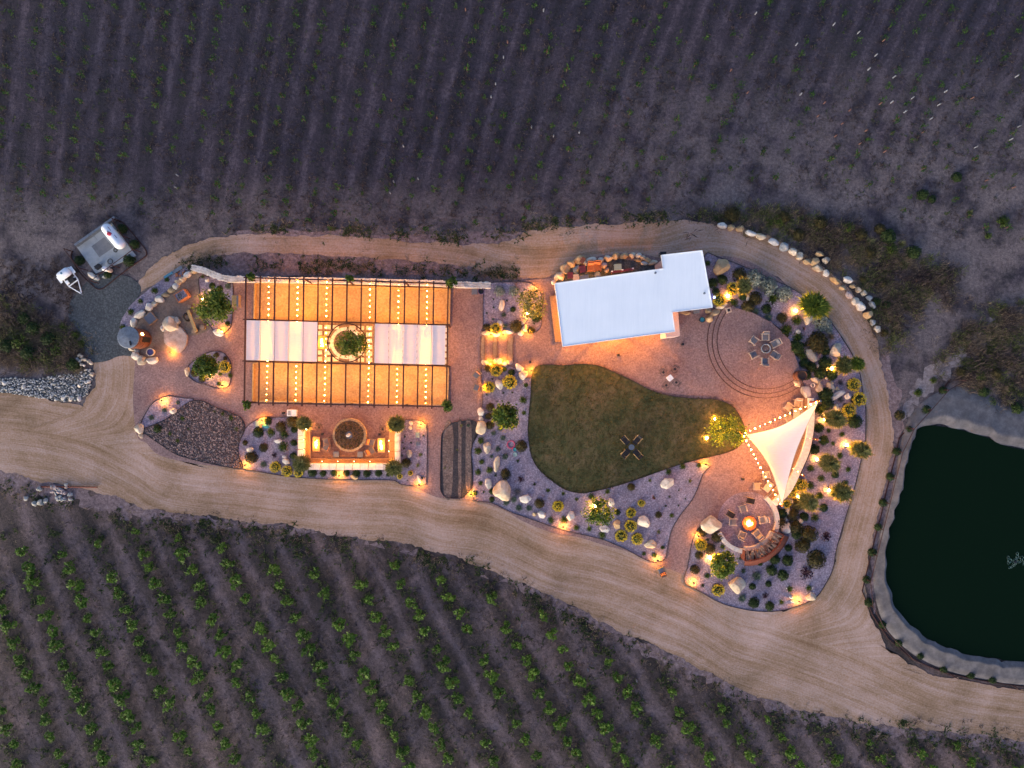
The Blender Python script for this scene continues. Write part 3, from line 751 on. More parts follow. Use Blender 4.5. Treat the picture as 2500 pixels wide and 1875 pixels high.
# slatted screen west of the pavilion
sc = empty('slatted_screen', P(*n5(150, 1200)))
a, b = P(*n5(130, 880), 1.2) - sc.location, P(*n5(205, 1510), 1.2) - sc.location
d = b - a; ang = math.atan2(d.y, d.x)
for i in range(7):
    MB().box((a + b) / 2 + Vector((math.sin(-ang) * (i - 3) * 0.12 * -1, math.cos(ang) * (i - 3) * 0.12 * -1, -0.75)), (d.length, 0.10, 0.05), ang).build('slat', M['teak'], sc)
for t in (0.02, 0.5, 0.98):
    c = a.lerp(b, t); MB().box((c.x, c.y, 0.25), (0.1, 0.9, 0.38), ang).build('leg', M['dkcorten'], sc)
tag(sc, 'long low timber slat bench along the west end of the pavilion', 'bench')

# ------------------------------------------------------------------ bocce courts
def court(name, pl, area):
    o = st(MB().sheet(wpoly(pl, 1), 0.075).build('bocce_court', M['sand']))
    w = [P(*p) for p in pl]
    for a, b in zip(w, w[1:] + w[:1]):
        d = b - a
        n = max(1, round(d.length / 3.9))
        for i in range(n):
            c = a.lerp(b, (i + 0.5) / n)
            bd = MB().box((c.x, c.y, 0.19), (d.length / n - 0.012, 0.12, 0.28), math.atan2(d.y, d.x)).build('kick_board', M['goldwood'], o)
court('court', [(624.5, 693), (1099, 707), (1097, 792), (623, 781)], 'upper')
court('court', [(621, 887), (1095, 898), (1093, 988), (619, 978.5)], 'lower')
pv = st(MB().sheet(wpoly([(608, 782), (1098, 794), (1096, 896), (606, 886)], 1), 0.072).build('paved_strip', M['playsand']))
pav = MB().box((0, 0, 0), (0.58, 0.40, 0.07)).mesh('paver', M['whitewall'])
for i in range(24):
    for j in range(6):
        px = 617 + i * 20.35; py = 794.5 + j * 15.6 + (px - 617) * 0.0235 - j * 0.02
        d2 = math.hypot(px - 847, py - 839)
        if d2 < 40: continue
        o = bpy.data.objects.new('paver', pav); COL.objects.link(o); o.parent = pv
        v = P(px, py); o.location = (v.x + R.uniform(-.015, .015), v.y + R.uniform(-.015, .015), 0.10); o.rotation_euler = (0, 0, R.uniform(-0.06, 0.06))
# circular tree planter
tp = empty('tree_planter', P(848, 838))
nseg = 22
for i in range(nseg):
    a0, a1 = 2 * PI * i / nseg + 0.012, 2 * PI * (i + 1) / nseg - 0.012
    inn = [(1.25 * math.cos(a0 + (a1 - a0) * t / 3), 1.25 * math.sin(a0 + (a1 - a0) * t / 3)) for t in range(4)]
    ou = [(1.55 * math.cos(a0 + (a1 - a0) * t / 3), 1.55 * math.sin(a0 + (a1 - a0) * t / 3)) for t in range(4)]
    MB().band(inn, ou, 0.06, 0.42).build('stone', M['whitewall'], tp)
MB().lathe(((1.26, 0.07), (1.26, 0.3), (0.01, 0.34)), (0, 0, 0), 24, False).build('soil', M['mulch'], tp)
tag(tp, 'low round stone planter under the tree between the two white canopies', 'planter')

# ------------------------------------------------------------------ pergola over the courts
PZ = 2.9
pg = empty('pergola', P(847, 837))
pg0 = pg.location
def G(u, v, z=PZ):
    t = u / 14
    x = (600.7 + t * 493.6) * (1 - v) + (596.5 + t * 493) * v
    y = (677 + t * 15) * (1 - v) + (983 + t * 10) * v
    return P(x, y, PZ) + Vector((0, 0, z - PZ)) - pg0
V2, V3 = 0.335, 0.668
def beam(name, a, b, w=0.11, h=0.16, mat='dkcorten', par=None):
    d = b - a
    return MB().box((a + b) / 2, (d.length, w, h), math.atan2(d.y, d.x)).build(name, M[mat], par or pg)
for v in (0, V2, V3, 1):
    beam('beam', G(-0.2, v, PZ - 0.14), G(14.15, v, PZ - 0.14), 0.11, 0.2)
for u in range(15):
    if 6 <= u <= 8:
        beam('rafter', G(u, -0.015), G(u, V2)); beam('rafter', G(u, V3), G(u, 1.02))
        if u != 7:
            beam('rafter', G(u, V2), G(u, 0.40)); beam('rafter', G(u, 0.60), G(u, V3))
    else:
        beam('rafter', G(u, -0.015), G(u, 1.02), 0.11)
for v in (0, V2, V3, 1):
    for u in ((0, 4, 7, 11, 14) if v in (0, 1) else (0, 4, 11, 14)):
        g = G(u, v); MB().box((g.x, g.y, PZ / 2 - 0.1), (0.12, 0.12, PZ - 0.1)).build('post', M['dkcorten'], pg)
cc = P(847, 837, PZ) - pg0
rg = MB().torus((cc.x, cc.y, PZ - 0.02), 47 * S * (H - PZ) / H, 0.05, 48, 6)
rg.build('ring', M['dkcorten'], pg)
tag(pg, 'rusty steel pergola frame of rafters over the two bocce courts', 'pergola')
def canopy(u0, u1, nx, name, label):
    root = empty(name, pg0)
    for i in range(nx):
        m = MB(); ua, ub = u0 + (u1 - u0) * i / nx, u0 + (u1 - u0) * (i + 1) / nx
        n1_, n2_ = 6, 16
        for a in range(n1_ + 1):
            for b in range(n2_ + 1):
                g = G(ua + (ub - ua) * (0.012 + 0.976 * a / n1_), V2 + 0.008 + (V3 - V2 - 0.016) * b / n2_)
                sag = 0.02 * math.sin(PI * a / n1_) + 0.008 * math.sin(b * 1.9 + i)
                m.v.append((g.x, g.y, PZ + 0.12 - sag))
        for a in range(n1_):
            for b in range(n2_):
                k = a * (n2_ + 1) + b
                m.f.append((k, k + 1, k + n2_ + 2, k + n2_ + 1))
        m.build('cloth_panel', M['fabric'], root, None, True)
    return tag(root, label, 'canopy', 'white cloth canopies on the pergola')
canopy(0.1, 5.03, 5, 'shade_canopy', 'left white cloth canopy stretched over the pergola, lit by bulbs beneath')
canopy(8.97, 13.88, 5, 'shade_canopy', 'right white cloth canopy stretched over the pergola, lit by bulbs beneath')
# strings of bulbs
BULB = None
bmb = MB().lathe(((0.012, -0.085), (0.05, -0.06), (0.062, -0.02), (0.045, 0.02), (0.02, 0.05)), (0, 0, 0), 7).mesh('bulb', M['bulb'])
skb = MB().tube((0, 0, 0.05), (0, 0, 0.13), 0.022, 0.022, 6).mesh('socket', M['black'])
def string(pa, pb, n, label, group, sag=0.12, bs=1.0):
    root = empty('string_light', pa)
    m = MB(); last = None; ppp = []
    for i in range(41):
        t = i / 40
        p = (pb - pa) * t + Vector((0, 0, -sag * 4 * t * (1 - t)))
        ppp.append(p)
    m.path(ppp, 0.012, 4).build('cable', M['black'], root)
    for i in range(n):
        t = (i + 0.5) / n
        p = (pb - pa) * t + Vector((0, 0, -sag * 4 * t * (1 - t) - 0.12))
        o = bpy.data.objects.new('bulb', bmb); COL.objects.link(o); o.parent = root; o.location = p
        s = R.choice((0.4, 0.5, 0.62, 0.75, 0.85)) * bs; o.scale = (s, s, s); o.rotation_euler = (R.uniform(-.2, .2), R.uniform(-.2, .2), 0)
        k = bpy.data.objects.new('socket', skb); COL.objects.link(k); k.parent = o
    tag(root, label, 'string light', group)
    return root
sx = [(655, 684, 648.8, 978), (725.5, 686, 720, 978), (796.7, 687.5, 790.6, 979.7), (902.4, 691, 897.6, 982.4), (972.6, 693.6, 967.5, 983), (1042.3, 695, 1038, 985)]
words = ['leftmost', 'second from left', 'third from left', 'third from right', 'second from right', 'rightmost']
for (x0, y0, x1, y1), w in zip(sx, words):
    string(P(x0, y0 - 6, 2.72), P(x1, y1 + 6, 2.72), 22, 'string of warm bulbs crossing the bocce courts, ' + w, 'string lights over the bocce courts', 0.10)
# climbing plants come with the vegetation

# ------------------------------------------------------------------ stone wall north of the courts
nw = empty('stone_wall', P(840, 685))
cl = [(478, 656), (505, 663), (530, 673), (552, 681), (572, 684), (600, 684), (700, 686), (848, 688), (960, 691), (1060, 694), (1120, 697), (1197, 699)]
cw = catmull(cl, 14, False)
core_i, core_o = [], []
W0 = [P(*p) for p in cw]
for i, p in enumerate(W0):
    d = (W0[min(i + 1, len(W0) - 1)] - W0[max(0, i - 1)]).normalized(); nrm = Vector((-d.y, d.x, 0))
    core_i.append(p - nw.location + nrm * 0.27); core_o.append(p - nw.location - nrm * 0.27)
MB().band(core_i, core_o, 0.05, 0.72).build('core', M['whitewall'], nw)
stones = MB()
L0 = 0.0
for i in range(len(W0) - 1):
    p, q = W0[i], W0[i + 1]
    d = q - p; ln = d.length; nrm = Vector((-d.y, d.x, 0)).normalized(); an = math.atan2(d.y, d.x)
    k = max(1, int(ln / 0.3))
    for j in range(k):
        for r in (-0.22, -0.02, 0.19):
            c = p + d * ((j + R.uniform(.2, .8)) / k) + nrm * (r + R.uniform(-.04, .04)) - nw.location
            w, l, hh = R.uniform(.14, .24), R.uniform(.2, .36), R.uniform(.08, .13)
            pl = []
            n_ = R.choice((5, 6, 7))
            for m_ in range(n_):
                t = 2 * PI * m_ / n_ + R.uniform(-.25, .25)
                x, y = l / 2 * math.cos(t), w / 2 * math.sin(t)
                pl.append((c.x + x * math.cos(an) - y * math.sin(an), c.y + x * math.sin(an) + y * math.cos(an)))
            stones.prism(pl, 0.66, 0.72 + hh)
cap = stones.build('cap_stone', M['palerock'], nw); tag(cap, kind='stuff')
tag(nw, 'long pale dry stone wall along the north side of the bocce courts', 'wall')

# ------------------------------------------------------------------ sunken lounge
lg = st(MB().sheet(wpoly([(735, 1020), (735, 1145), (970, 1145), (970, 1020)], 1), 0.085).build('lounge_floor', M['patio']))
def rect(x0, y0, x1, y1): return [(x0, y0), (x1, y0), (x1, y1), (x0, y1)]
def wallrun(name, pl, z0, z1, mat, label=None):
    root = empty(name, P(sum(p[0] for p in pl) / 4, sum(p[1] for p in pl) / 4))
    return root
uw = empty('lounge_wall', P(850, 1139))
for r_, nbl, hor in ((rect(727, 1046, 743, 1131), 5, False), (rect(727, 1131.5, 975, 1147), 13, True), (rect(963.8, 1046, 975.5, 1131), 5, False)):
    (x0, y0), (x1, y1) = r_[0], r_[2]
    for i in range(nbl):
        if hor: q = rect(x0 + (x1 - x0) * i / nbl + 0.3, y0, x0 + (x1 - x0) * (i + 1) / nbl - 0.3, y1)
        else: q = rect(x0, y0 + (y1 - y0) * i / nbl + 0.3, x1, y0 + (y1 - y0) * (i + 1) / nbl - 0.3)
        bevel(MB().prism([p - uw.location.to_2d() for p in wp(q, 0.85)], 0.05, 0.85 + R.uniform(-.01, .01)).build('cap_block', M['whitewall'], uw), 0.02)
tag(uw, 'white block wall around three sides of the sunken lounge', 'wall')
def slatbench(name, x0, y0, x1, y1, hor, label):
    root = empty(name, P((x0 + x1) / 2, (y0 + y1) / 2))
    m = MB(); z = 0.5
    n = int(((x1 - x0) if hor else (y1 - y0)) / 2.1)
    for i in range(n):
        if hor: q = rect(x0 + (x1 - x0) * (i + .1) / n, y0, x0 + (x1 - x0) * (i + .85) / n, y1)
        else: q = rect(x0, y0 + (y1 - y0) * (i + .1) / n, x1, y0 + (y1 - y0) * (i + .85) / n)
        m.prism([p - root.location.to_2d() for p in wp(q, z)], z - 0.05, z)
    tag(m.build('slat', M['teak'], root), kind='stuff')
    fr = MB()
    if hor: qs = (rect(x0, y0, x1, y0 + 1.2), rect(x0, y1 - 1.2, x1, y1))
    else: qs = (rect(x0, y0, x0 + 1.2, y1), rect(x1 - 1.2, y0, x1, y1))
    for q in qs: fr.prism([p - root.location.to_2d() for p in wp(q, z - .06)], 0.06, z - 0.055)
    fr.build('frame', M['palewood'], root)
    tag(root, label, 'bench')
slatbench('slat_bench', 744, 1050, 757, 1119, False, 'left slatted timber bench inside the sunken lounge wall')
slatbench('slat_bench', 757.5, 1119.5, 950, 1131, True, 'long slatted timber bench along the bottom of the sunken lounge')
slatbench('slat_bench', 950, 1050, 963.5, 1119, False, 'right slatted timber bench inside the sunken lounge wall')
# round raised planter
def rock_small():
    bm = bmesh.new(); bmesh.ops.create_icosphere(bm, subdivisions=2, radius=.5)
    for v in bm.verts: v.co *= 1 + .3 * noise.noise(v.co * 2.5)
    me = bpy.data.meshes.new('centre_stone'); bm.to_mesh(me); bm.free(); me.materials.append(M['palerock']); return me
rp = empty('round_planter', P(856.6, 1061))
for i in range(20):
    a0, a1 = 2 * PI * i / 20 + 0.01, 2 * PI * (i + 1) / 20 - 0.01
    inn = [(1.40 * math.cos(a0 + (a1 - a0) * t / 3), 1.40 * math.sin(a0 + (a1 - a0) * t / 3)) for t in range(4)]
    ro = 1.62 + R.uniform(-.02, .02)
    ou = [(ro * math.cos(a0 + (a1 - a0) * t / 3), ro * math.sin(a0 + (a1 - a0) * t / 3)) for t in range(4)]
    MB().band(inn, ou, 0.06, 0.62 + R.uniform(-.012, .012)).build('stone', M['tanrock'], rp)
MB().lathe(((1.41, 0.1), (1.41, 0.55), (0.4, 0.62), (0.01, 0.63)), (0, 0, 0), 28, False).build('soil', M['lavarock'], rp)
suc = MB()
for i in range(520):
    rr = math.sqrt(R.uniform(0.06, 1)) * 1.36; t = R.uniform(0, 2 * PI); s_ = R.uniform(.03, .085)
    c = Vector((rr * math.cos(t), rr * math.sin(t), 0.62 + R.uniform(0, .08)))
    for k in range(5):
        a = 2 * PI * k / 5 + R.uniform(0, 1)
        suc.add([c, c + Vector((s_ * math.cos(a - .4), s_ * math.sin(a - .4), .04)), c + Vector((1.6 * s_ * math.cos(a), 1.6 * s_ * math.sin(a), .06)), c + Vector((s_ * math.cos(a + .4), s_ * math.sin(a + .4), .04))], [(0, 1, 2, 3)])
tag(suc.build('succulent', M['l_brown'], rp), kind='stuff')
suc2 = MB()
for i in range(330):
    rr = math.sqrt(R.uniform(0.1, 1)) * 1.36; t = R.uniform(0, 2 * PI); s_ = R.uniform(.03, .07)
    c = Vector((rr * math.cos(t), rr * math.sin(t), 0.63 + R.uniform(0, .06)))
    for k in range(5):
        a = 2 * PI * k / 5 + R.uniform(0, 1)
        suc2.add([c, c + Vector((s_ * math.cos(a - .4), s_ * math.sin(a - .4), .04)), c + Vector((1.6 * s_ * math.cos(a), 1.6 * s_ * math.sin(a), .06)), c + Vector((s_ * math.cos(a + .4), s_ * math.sin(a + .4), .04))], [(0, 1, 2, 3)])
tag(suc2.build('succulent_green', M['l_olive'], rp), kind='stuff')
MB().lathe(((.34, .6), (.36, .68), (.3, .68), (.28, .64), (.01, .64)), (0, 0, 0), 18, False).build('basin', M['iron'], rp)
ft = bpy.data.objects.new('centre_stone', rock_small()); COL.objects.link(ft); ft.parent = rp; ft.location = (-.03, 0, .78); ft.scale = (.5, .3, .4); ft.rotation_euler = (0, 0, .4)
tag(rp, 'raised round stone planter full of brown succulents in the sunken lounge', 'planter')
# gooseneck wall lamps
def goose(head, base, i, area):
    b = P(*base, 0.85); hd = P(*head, 1.5)
    root = empty('gooseneck_lamp', b)
    v = hd - b; v2 = Vector((v.x, v.y, 0))
    pl = [Vector((0, 0, -0.8))]
    for t in range(9):
        a = t / 8
        pl.append(Vector((v2.x * (1 - math.cos(a * PI * 0.55)) / (1 - math.cos(PI * .55)), v2.y * (1 - math.cos(a * PI * 0.55)) / (1 - math.cos(PI * .55)), 0.78 * math.sin(a * PI * 0.62) / 1.0)))
    pl[-1] = Vector((v.x, v.y, 0.68))
    MB().path(pl, 0.018, 6).build('arm', M['corten'], root)
    MB().lathe(((0.04, 0.12), (0.06, 0.08), (0.12, 0.0)), (v.x, v.y, 0.58), 14, False).build('shade', M['dkcorten'], root)
    MB().lathe(((0.02, 0.0), (0.045, 0.02), (0.04, 0.07)), (v.x, v.y, 0.56), 8).build('bulb', M['underhat'], root)
    lamp('bulb_light', 'POINT', 11, (v.x, v.y, 0.50), root, WARM, 0.04)
    auto(root, 'rusty gooseneck lamp', area, 'lamp', 'gooseneck lamps around the sunken lounge')
for h_, b_ in (((742, 1073), (724, 1072.6)), ((741.8, 1097), (723, 1096.6))): goose(h_, b_, 0, 'on the left wall of the sunken lounge')
for x in (786.5, 824.8, 864.5, 903): goose((x, 1126.5), (x - 3, 1150), 0, 'on the bottom wall of the sunken lounge')
for h_, b_ in (((949.5, 1076), (978, 1076)), ((949.5, 1101.7), (978, 1101))): goose(h_, b_, 0, 'on the right wall of the sunken lounge')
# fire tables
def flame(parent, lx, ly, z, n, h, sm='flame', rnd=0.0):
    f = MB()
    for i in range(n):
        if rnd: rr = rnd * math.sqrt(R.random()); t = R.uniform(0, 6.28); x, y = rr * math.cos(t), rr * math.sin(t)
        else: x, y = R.uniform(-lx, lx) * 0.8, R.uniform(-ly, ly)
        hh = h * R.uniform(.5, 1.0); r0 = R.uniform(.05, .1)
        f.lathe(((r0 * .6, 0), (r0, hh * .25), (r0 * .6, hh * .65), (0.008, hh)), (x, y, z), 7)
    return f.build('flame', M[sm], parent, None, True)
def firetable(px, py, w, l, label, watt):
    t = empty('fire_table', P(px, py))
    top = MB(); z = 0.5
    a, b = w / 2, l / 2; ia, ib = w * 0.27, l * 0.36
    top.box((0, -(b + ib) / 2, z - .05), (w, b - ib, 0.1)).box((0, (b + ib) / 2, z - .05), (w, b - ib, 0.1)).box((-(a + ia) / 2, 0, z - .05), (a - ia, 2 * ib, 0.1)).box(((a + ia) / 2, 0, z - .05), (a - ia, 2 * ib, 0.1))
    top.build('top', M['goldwood'], t)
    MB().box((0, 0, 0.24), (w * .8, l * .86, 0.36)).build('base', M['dkconcrete'], t)
    MB().box((0, 0, 0.43), (2 * ia, 2 * ib, 0.03)).build('burner_tray', M['lavarock'], t)
    flame(t, ia * .5, ib * .75, 0.45, 20, 0.26)
    lamp('fire_light', 'POINT', watt, (0, 0, 0.85), t, (1, .36, .07), 0.2)
    tag(t, label, 'fire table', 'burning rectangular fire tables')
firetable(775.5, 1083.5, 0.68, 1.4, 'burning fire table on the left of the round planter in the lounge', 14)
firetable(933, 1086, 0.68, 1.4, 'burning fire table on the right of the round planter in the lounge', 14)
firetable(789, 837, 0.9, 1.3, 'burning fire table beside the tree between the white canopies', 9)
firetable(932, 840, 0.8, 1.3, 'fire table glowing faintly under the right white canopy', 9)

# ------------------------------------------------------------------ steps
sp = empty('garden_step', P(1212, 850))
def arc3(x0, bow, y0, y1, n=10):
    return [(x0 - bow * math.sin(PI * i / n), y0 + (y1 - y0) * i / n) for i in range(n + 1)]
for x0, w_, bow in ((1174.5, 9.5, 1.0), (1205, 9, 1.5), (1242, 12, 4)):
    a = [P(*p) - sp.location for p in arc3(x0, bow, 822, 884)]; b = [P(*p) - sp.location for p in arc3(x0 + w_, bow * .7, 822, 884)]
    MB().band(a, b, 0.05, 0.14).build('tread', M['playsand'], sp)
    a2 = [Vector((p.x - 0.035, p.y, 0)) for p in a]
    MB().band(a2, a, 0.05, 0.15).build('edge_shadow_strip', M['dkcorten'], sp)
    b2 = [Vector((p.x + 0.035, p.y, 0)) for p in b]
    MB().band(b, b2, 0.05, 0.15).build('edge_shadow_strip', M['dkcorten'], sp)  # one strip of each pair paints the step's shadow line, the other its edge
tag(sp, 'three shallow curved steps between the two boulder walls', 'steps')
# round terrace with curved steps
tc = (1866, 832)
for i, (r_, z) in enumerate(((139, 0.16), (128, 0.25), (117, 0.34))):
    a0, a1 = math.radians(48), math.radians(228)     # image angles, clockwise from +x
    arc = [(tc[0] + r_ * math.cos(a0 + (a1 - a0) * t / 60), tc[1] + r_ * math.sin(a0 + (a1 - a0) * t / 60)) for t in range(61)]
    poly = arc + ([(1790, 752), (1830, 762), (1880, 788), (1925, 830), (1938, 870), (1950, 905)] if i == 2 else [(1790, 760), (1880, 800), (1930, 860), (1940, 900)])
    o = st(MB().prism(wpoly(poly, 1), 0.05, z).build('terrace_step' if i < 2 else 'round_terrace', M['patio']))
    ed = MB(); w = [P(*p) for p in arc]
    inn = [Vector((v.x, v.y, 0)) for v in w]
    ou = [P(tc[0] + (r_ + 1.1) * math.cos(a0 + (a1 - a0) * t / 60), tc[1] + (r_ + 1.1) * math.sin(a0 + (a1 - a0) * t / 60)) for t in range(61)]
    MB().band(inn, ou, 0.05, z + 0.012).build('steel_riser', M['dkcorten'], o)

# ------------------------------------------------------------------ curved bench wall beside the sail
cwl = empty('curved_wall', P(1975, 1100))
inn = [(1974, 972), (1975, 1000), (1974, 1030), (1968.5, 1068), (1957, 1108), (1939, 1149), (1925, 1176), (1910, 1200), (1886, 1224)]
ou = [(1987, 972), (1989, 1000), (1988.5, 1032), (1983.5, 1071), (1974, 1110), (1956, 1151), (1943, 1180), (1926, 1208), (1896, 1236)]
I_, O_ = catmull(inn, 4, False), catmull(ou, 4, False)
nb = 16; ns = len(I_) - 1
for i in range(nb):
    a, b = i * ns // nb, (i + 1) * ns // nb
    pa = [P(*p, 0.8) - cwl.location for p in I_[a:b + 1]]; pb = [P(*p, 0.8) - cwl.location for p in O_[a:b + 1]]
    MB().band(pa, pb, 0.05, 0.8 + R.uniform(-.008, .008)).build('cap_block', M['whitewall'], cwl)
tag(cwl, 'long curved white wall behind the bench east of the shade sail', 'wall')
cb = empty('curved_bench', P(1960, 1100))
sl = MB(); fr = MB()
I2 = catmull(inn, 30, False)
for i in range(0, len(I2) - 1):
    p = P(*I2[i], 0.5) - cb.location; q = P(*I2[i + 1], 0.5) - cb.location
    d = (q - p); nrm = Vector((d.y, -d.x, 0)).normalized(); nrm = -nrm if nrm.x > 0 else nrm
    c = (p + q) / 2 + nrm * 0.29
    sl.box((c.x, c.y, 0.48), (d.length * 0.7, 0.54, 0.04), math.atan2(d.y, d.x))
    c2 = (p + q) / 2 + nrm * 0.6
    fr.box((c2.x, c2.y, 0.28), (d.length + 0.01, 0.08, 0.44), math.atan2(d.y, d.x))
tag(sl.build('slat', M['teak'], cb), kind='stuff')
fr.build('front_board', M['palewood'], cb)
tag(cb, 'curved slatted bench along the white wall east of the shade sail', 'bench')
# shade sail
SZ = 3.5
sa, sb, sc_ = P(1822, 1061.7, SZ), P(1998, 981, SZ + 0.6), P(1909.5, 1233, SZ)
ss = empty('shade_sail', P(1900, 1090))
m = MB(); n = 18; idx = {}
cen = (sa + sb + sc_) / 3
for i in range(n + 1):
    for j in range(n + 1 - i):
        a, b = i / n, j / n; c = 1 - a - b
        p = sa * a + sb * b + sc_ * c
        # edges curve inwards
        pull = (a * b * (1 - c) * 0.45 + b * c * (1 - a) * 0.42 + c * a * (1 - b) * 0.30)
        w = 4 * (a * b * (1 - c) ** 2 + b * c * (1 - a) ** 2 + c * a * (1 - b) ** 2)
        p = p + (cen - p) * (0.24 * w * (1 - min(1, 27 * a * b * c * 0.5)))
        p.z -= 27 * a * b * c * 0.25
        idx[(i, j)] = len(m.v); m.v.append(tuple(p - ss.location))
for i in range(n):
    for j in range(n - i):
        m.f.append((idx[(i, j)], idx[(i + 1, j)], idx[(i, j + 1)]))
        if i + j < n - 1: m.f.append((idx[(i + 1, j)], idx[(i + 1, j + 1)], idx[(i, j + 1)]))
m.build('cloth', M['fabric'], ss, None, True)
ed = MB()
for e in ([idx[(i, 0)] for i in range(n + 1)], [idx[(0, j)] for j in range(n + 1)], [idx[(i, n - i)] for i in range(n + 1)]):
    ed.path([Vector(m.v[k]) for k in e], 0.02, 5)
ed.build('edge_rope', M['palewood'], ss)
tag(ss, 'white triangular shade sail with inward curving edges, glowing from bulbs below', 'shade sail')
def mast(base, top, z, area, name='steel_mast', mat='corten'):
    b, t = P(*base), P(*top, z)
    r = empty(name, b)
    MB().tube((0, 0, 0), t - b, 0.09, 0.08, 10).build('pole', M[mat], r)
    MB().lathe(((0.1, 0), (0.1, 0.05), (0.02, 0.06)), tuple(t - b), 10).build('cap', M['iron'], r)
    MB().box((0, 0, 0.09), (0.34, 0.34, 0.06)).build('base_plate', M['iron'], r)
    auto(r, 'rusty steel mast', area, 'mast', 'masts of the shade sail')
mast((1797, 1050), (1816, 1060), 3.7, 'at the left corner of the shade sail')
mast((1972, 982), (2003, 979), 4.2, 'at the upper right corner of the shade sail')
mast((1982, 1070), (2000, 1074), 3.2, 'behind the curved wall, right of the shade sail')
mast((1952, 1157), (1967, 1164), 3.2, 'behind the curved wall, below the shade sail middle')
mast((1900, 1227), (1912, 1238), 3.6, 'at the bottom corner of the shade sail')
p0 = P(1815, 1060, 3.35)
string(p0, P(2000, 980, 3.6), 15, 'string of warm bulbs along the upper edge of the shade sail', 'string lights around the shade sail', 0.1, 1.35)
string(p0, P(1910, 1236, 3.2), 16, 'string of warm bulbs down the left edge of the shade sail', 'string lights around the shade sail', 0.1, 1.35)
string(P(1817, 1061, 3.05), P(1999, 1073, 2.9), 14, 'string of warm bulbs running right beneath the shade sail cloth', 'string lights around the shade sail', 0.15, 0.36)
string(P(1817, 1063, 3.05), P(1966, 1163, 2.9), 14, 'string of warm bulbs running diagonally beneath the shade sail cloth', 'string lights around the shade sail', 0.15, 0.36)

# ------------------------------------------------------------------ fire circle
fc = (1825, 1274)
def arcpts(c, r, a0, a1, n): return [(c[0] + r * math.cos(math.radians(a0 + (a1 - a0) * i / n)), c[1] + r * math.sin(math.radians(a0 + (a1 - a0) * i / n))) for i in range(n + 1)]
sheet('fire_circle_floor', arcpts(fc, 74, 0, 354, 40), 0.066, M['bed'], 1)
def lowwall(a0, a1, nb, r0, r1, label):
    r = empty('curved_seat_wall', P(*arcpts(fc, r0, a0, a1, 2)[1]))
    for i in range(nb):
        b0 = a0 + (a1 - a0) * i / nb + 0.2; b1 = a0 + (a1 - a0) * (i + 1) / nb - 0.2
        A = [P(*p, 0.5) - r.location for p in arcpts(fc, r0, b0, b1, 4)]; B = [P(*p, 0.5) - r.location for p in arcpts(fc, r1, b0, b1, 4)]
        MB().band(A, B, 0.05, 0.5 + R.uniform(-.01, .01)).build('cap_block', M['whitewall'], r)
    tag(r, label, 'wall', 'curved seat walls round the fire bowl')
lowwall(-52, 22, 8, 69, 79, 'curved pale seat wall on the right side of the fire bowl circle')
lowwall(96, 158, 6, 68, 78, 'curved pale seat wall on the lower left of the fire bowl circle')
wsx = empty('firewood_store', P(1868, 1334))
A = [P(*p, 0.5) - wsx.location for p in arcpts(fc, 62, 22, 96, 16)]; B = [P(*p, 0.5) - wsx.location for p in arcpts(fc, 71, 22, 96, 16)]
MB().band(A, B, 0.05, 0.5).build('seat_cap', M['whitewall'], wsx)
A = [P(*p, 1.25) - wsx.location for p in arcpts(fc, 95, 20, 94, 16)]; B = [P(*p, 1.25) - wsx.location for p in arcpts(fc, 96.5, 20, 94, 16)]
MB().band(A, B, 0.05, 1.25).build('back_plate', M['corten'], wsx)
sk = MB(); n_ = 17
for rr_, zz_ in ((96.8, 1.25), (108, 0.06)):
    for q_ in arcpts(fc, rr_, 20, 94, 16):
        v_ = P(*q_, zz_) - wsx.location; sk.v.append((v_.x, v_.y, zz_))
sk.f = [(i, i + 1, n_ + i + 1, n_ + i) for i in range(16)]
sk.build('sloped_back', M['corten'], wsx)
for aa in (20, 38, 57, 76, 94):
    A = [P(*p, 1.2) - wsx.location for p in arcpts(fc, 72, aa, aa + 1.0, 1)]; B = [P(*p, 1.2) - wsx.location for p in arcpts(fc, 95, aa, aa + 1.0, 1)]
    MB().band(A, B, 0.05, 1.2).build('divider', M['corten'], wsx)
lgm = MB()
for i in range(330):
    aa = R.uniform(21.5, 92.5)
    if 42 < aa < 56 and R.random() < 0.6: continue
    rr = R.uniform(73, 93); z = R.uniform(0.75, 1.08)
    c = P(*arcpts(fc, rr, aa, aa, 1)[0], z) - wsx.location
    t = math.radians(-aa) + R.uniform(-.25, .25); L = R.uniform(.16, .24)
    dv = Vector((math.cos(t) * L, math.sin(t) * L, R.uniform(-.04, .04)))
    lgm.tube(c - dv, c + dv, R.uniform(.03, .06), None, 5)
tag(lgm.build('firewood', M['log'], wsx), kind='stuff')
MB().box((0, 0, 0.72), (0.05, 0.05, 0.05)).build('bracket', M['dkcorten'], wsx)
tag(wsx, 'curved rusty steel firewood store below the fire bowl circle', 'wood store')
fb = empty('fire_bowl', P(1825.4, 1275.3))
MB().lathe(((0.3, 0.07), (0.42, 0.12), (0.68, 0.42), (0.7, 0.5), (0.66, 0.5), (0.45, 0.36), (0.02, 0.30)), (0, 0, 0), 28, False).build('bowl', M['corten'], fb, None, True)
MB().lathe(((0.5, 0.36), (0.3, 0.42), (0.01, 0.43)), (0, 0, 0), 18, False).build('coal_bed', M['lavarock'], fb)
flame(fb, 0, 0, 0.4, 30, 0.55, 'flame', 0.27)
lamp('fire_light', 'POINT', 26, (0, 0, 1.0), fb, (1, .34, .06), 0.2)
tag(fb, 'round rusty steel fire bowl burning inside the ring of chairs', 'fire bowl')
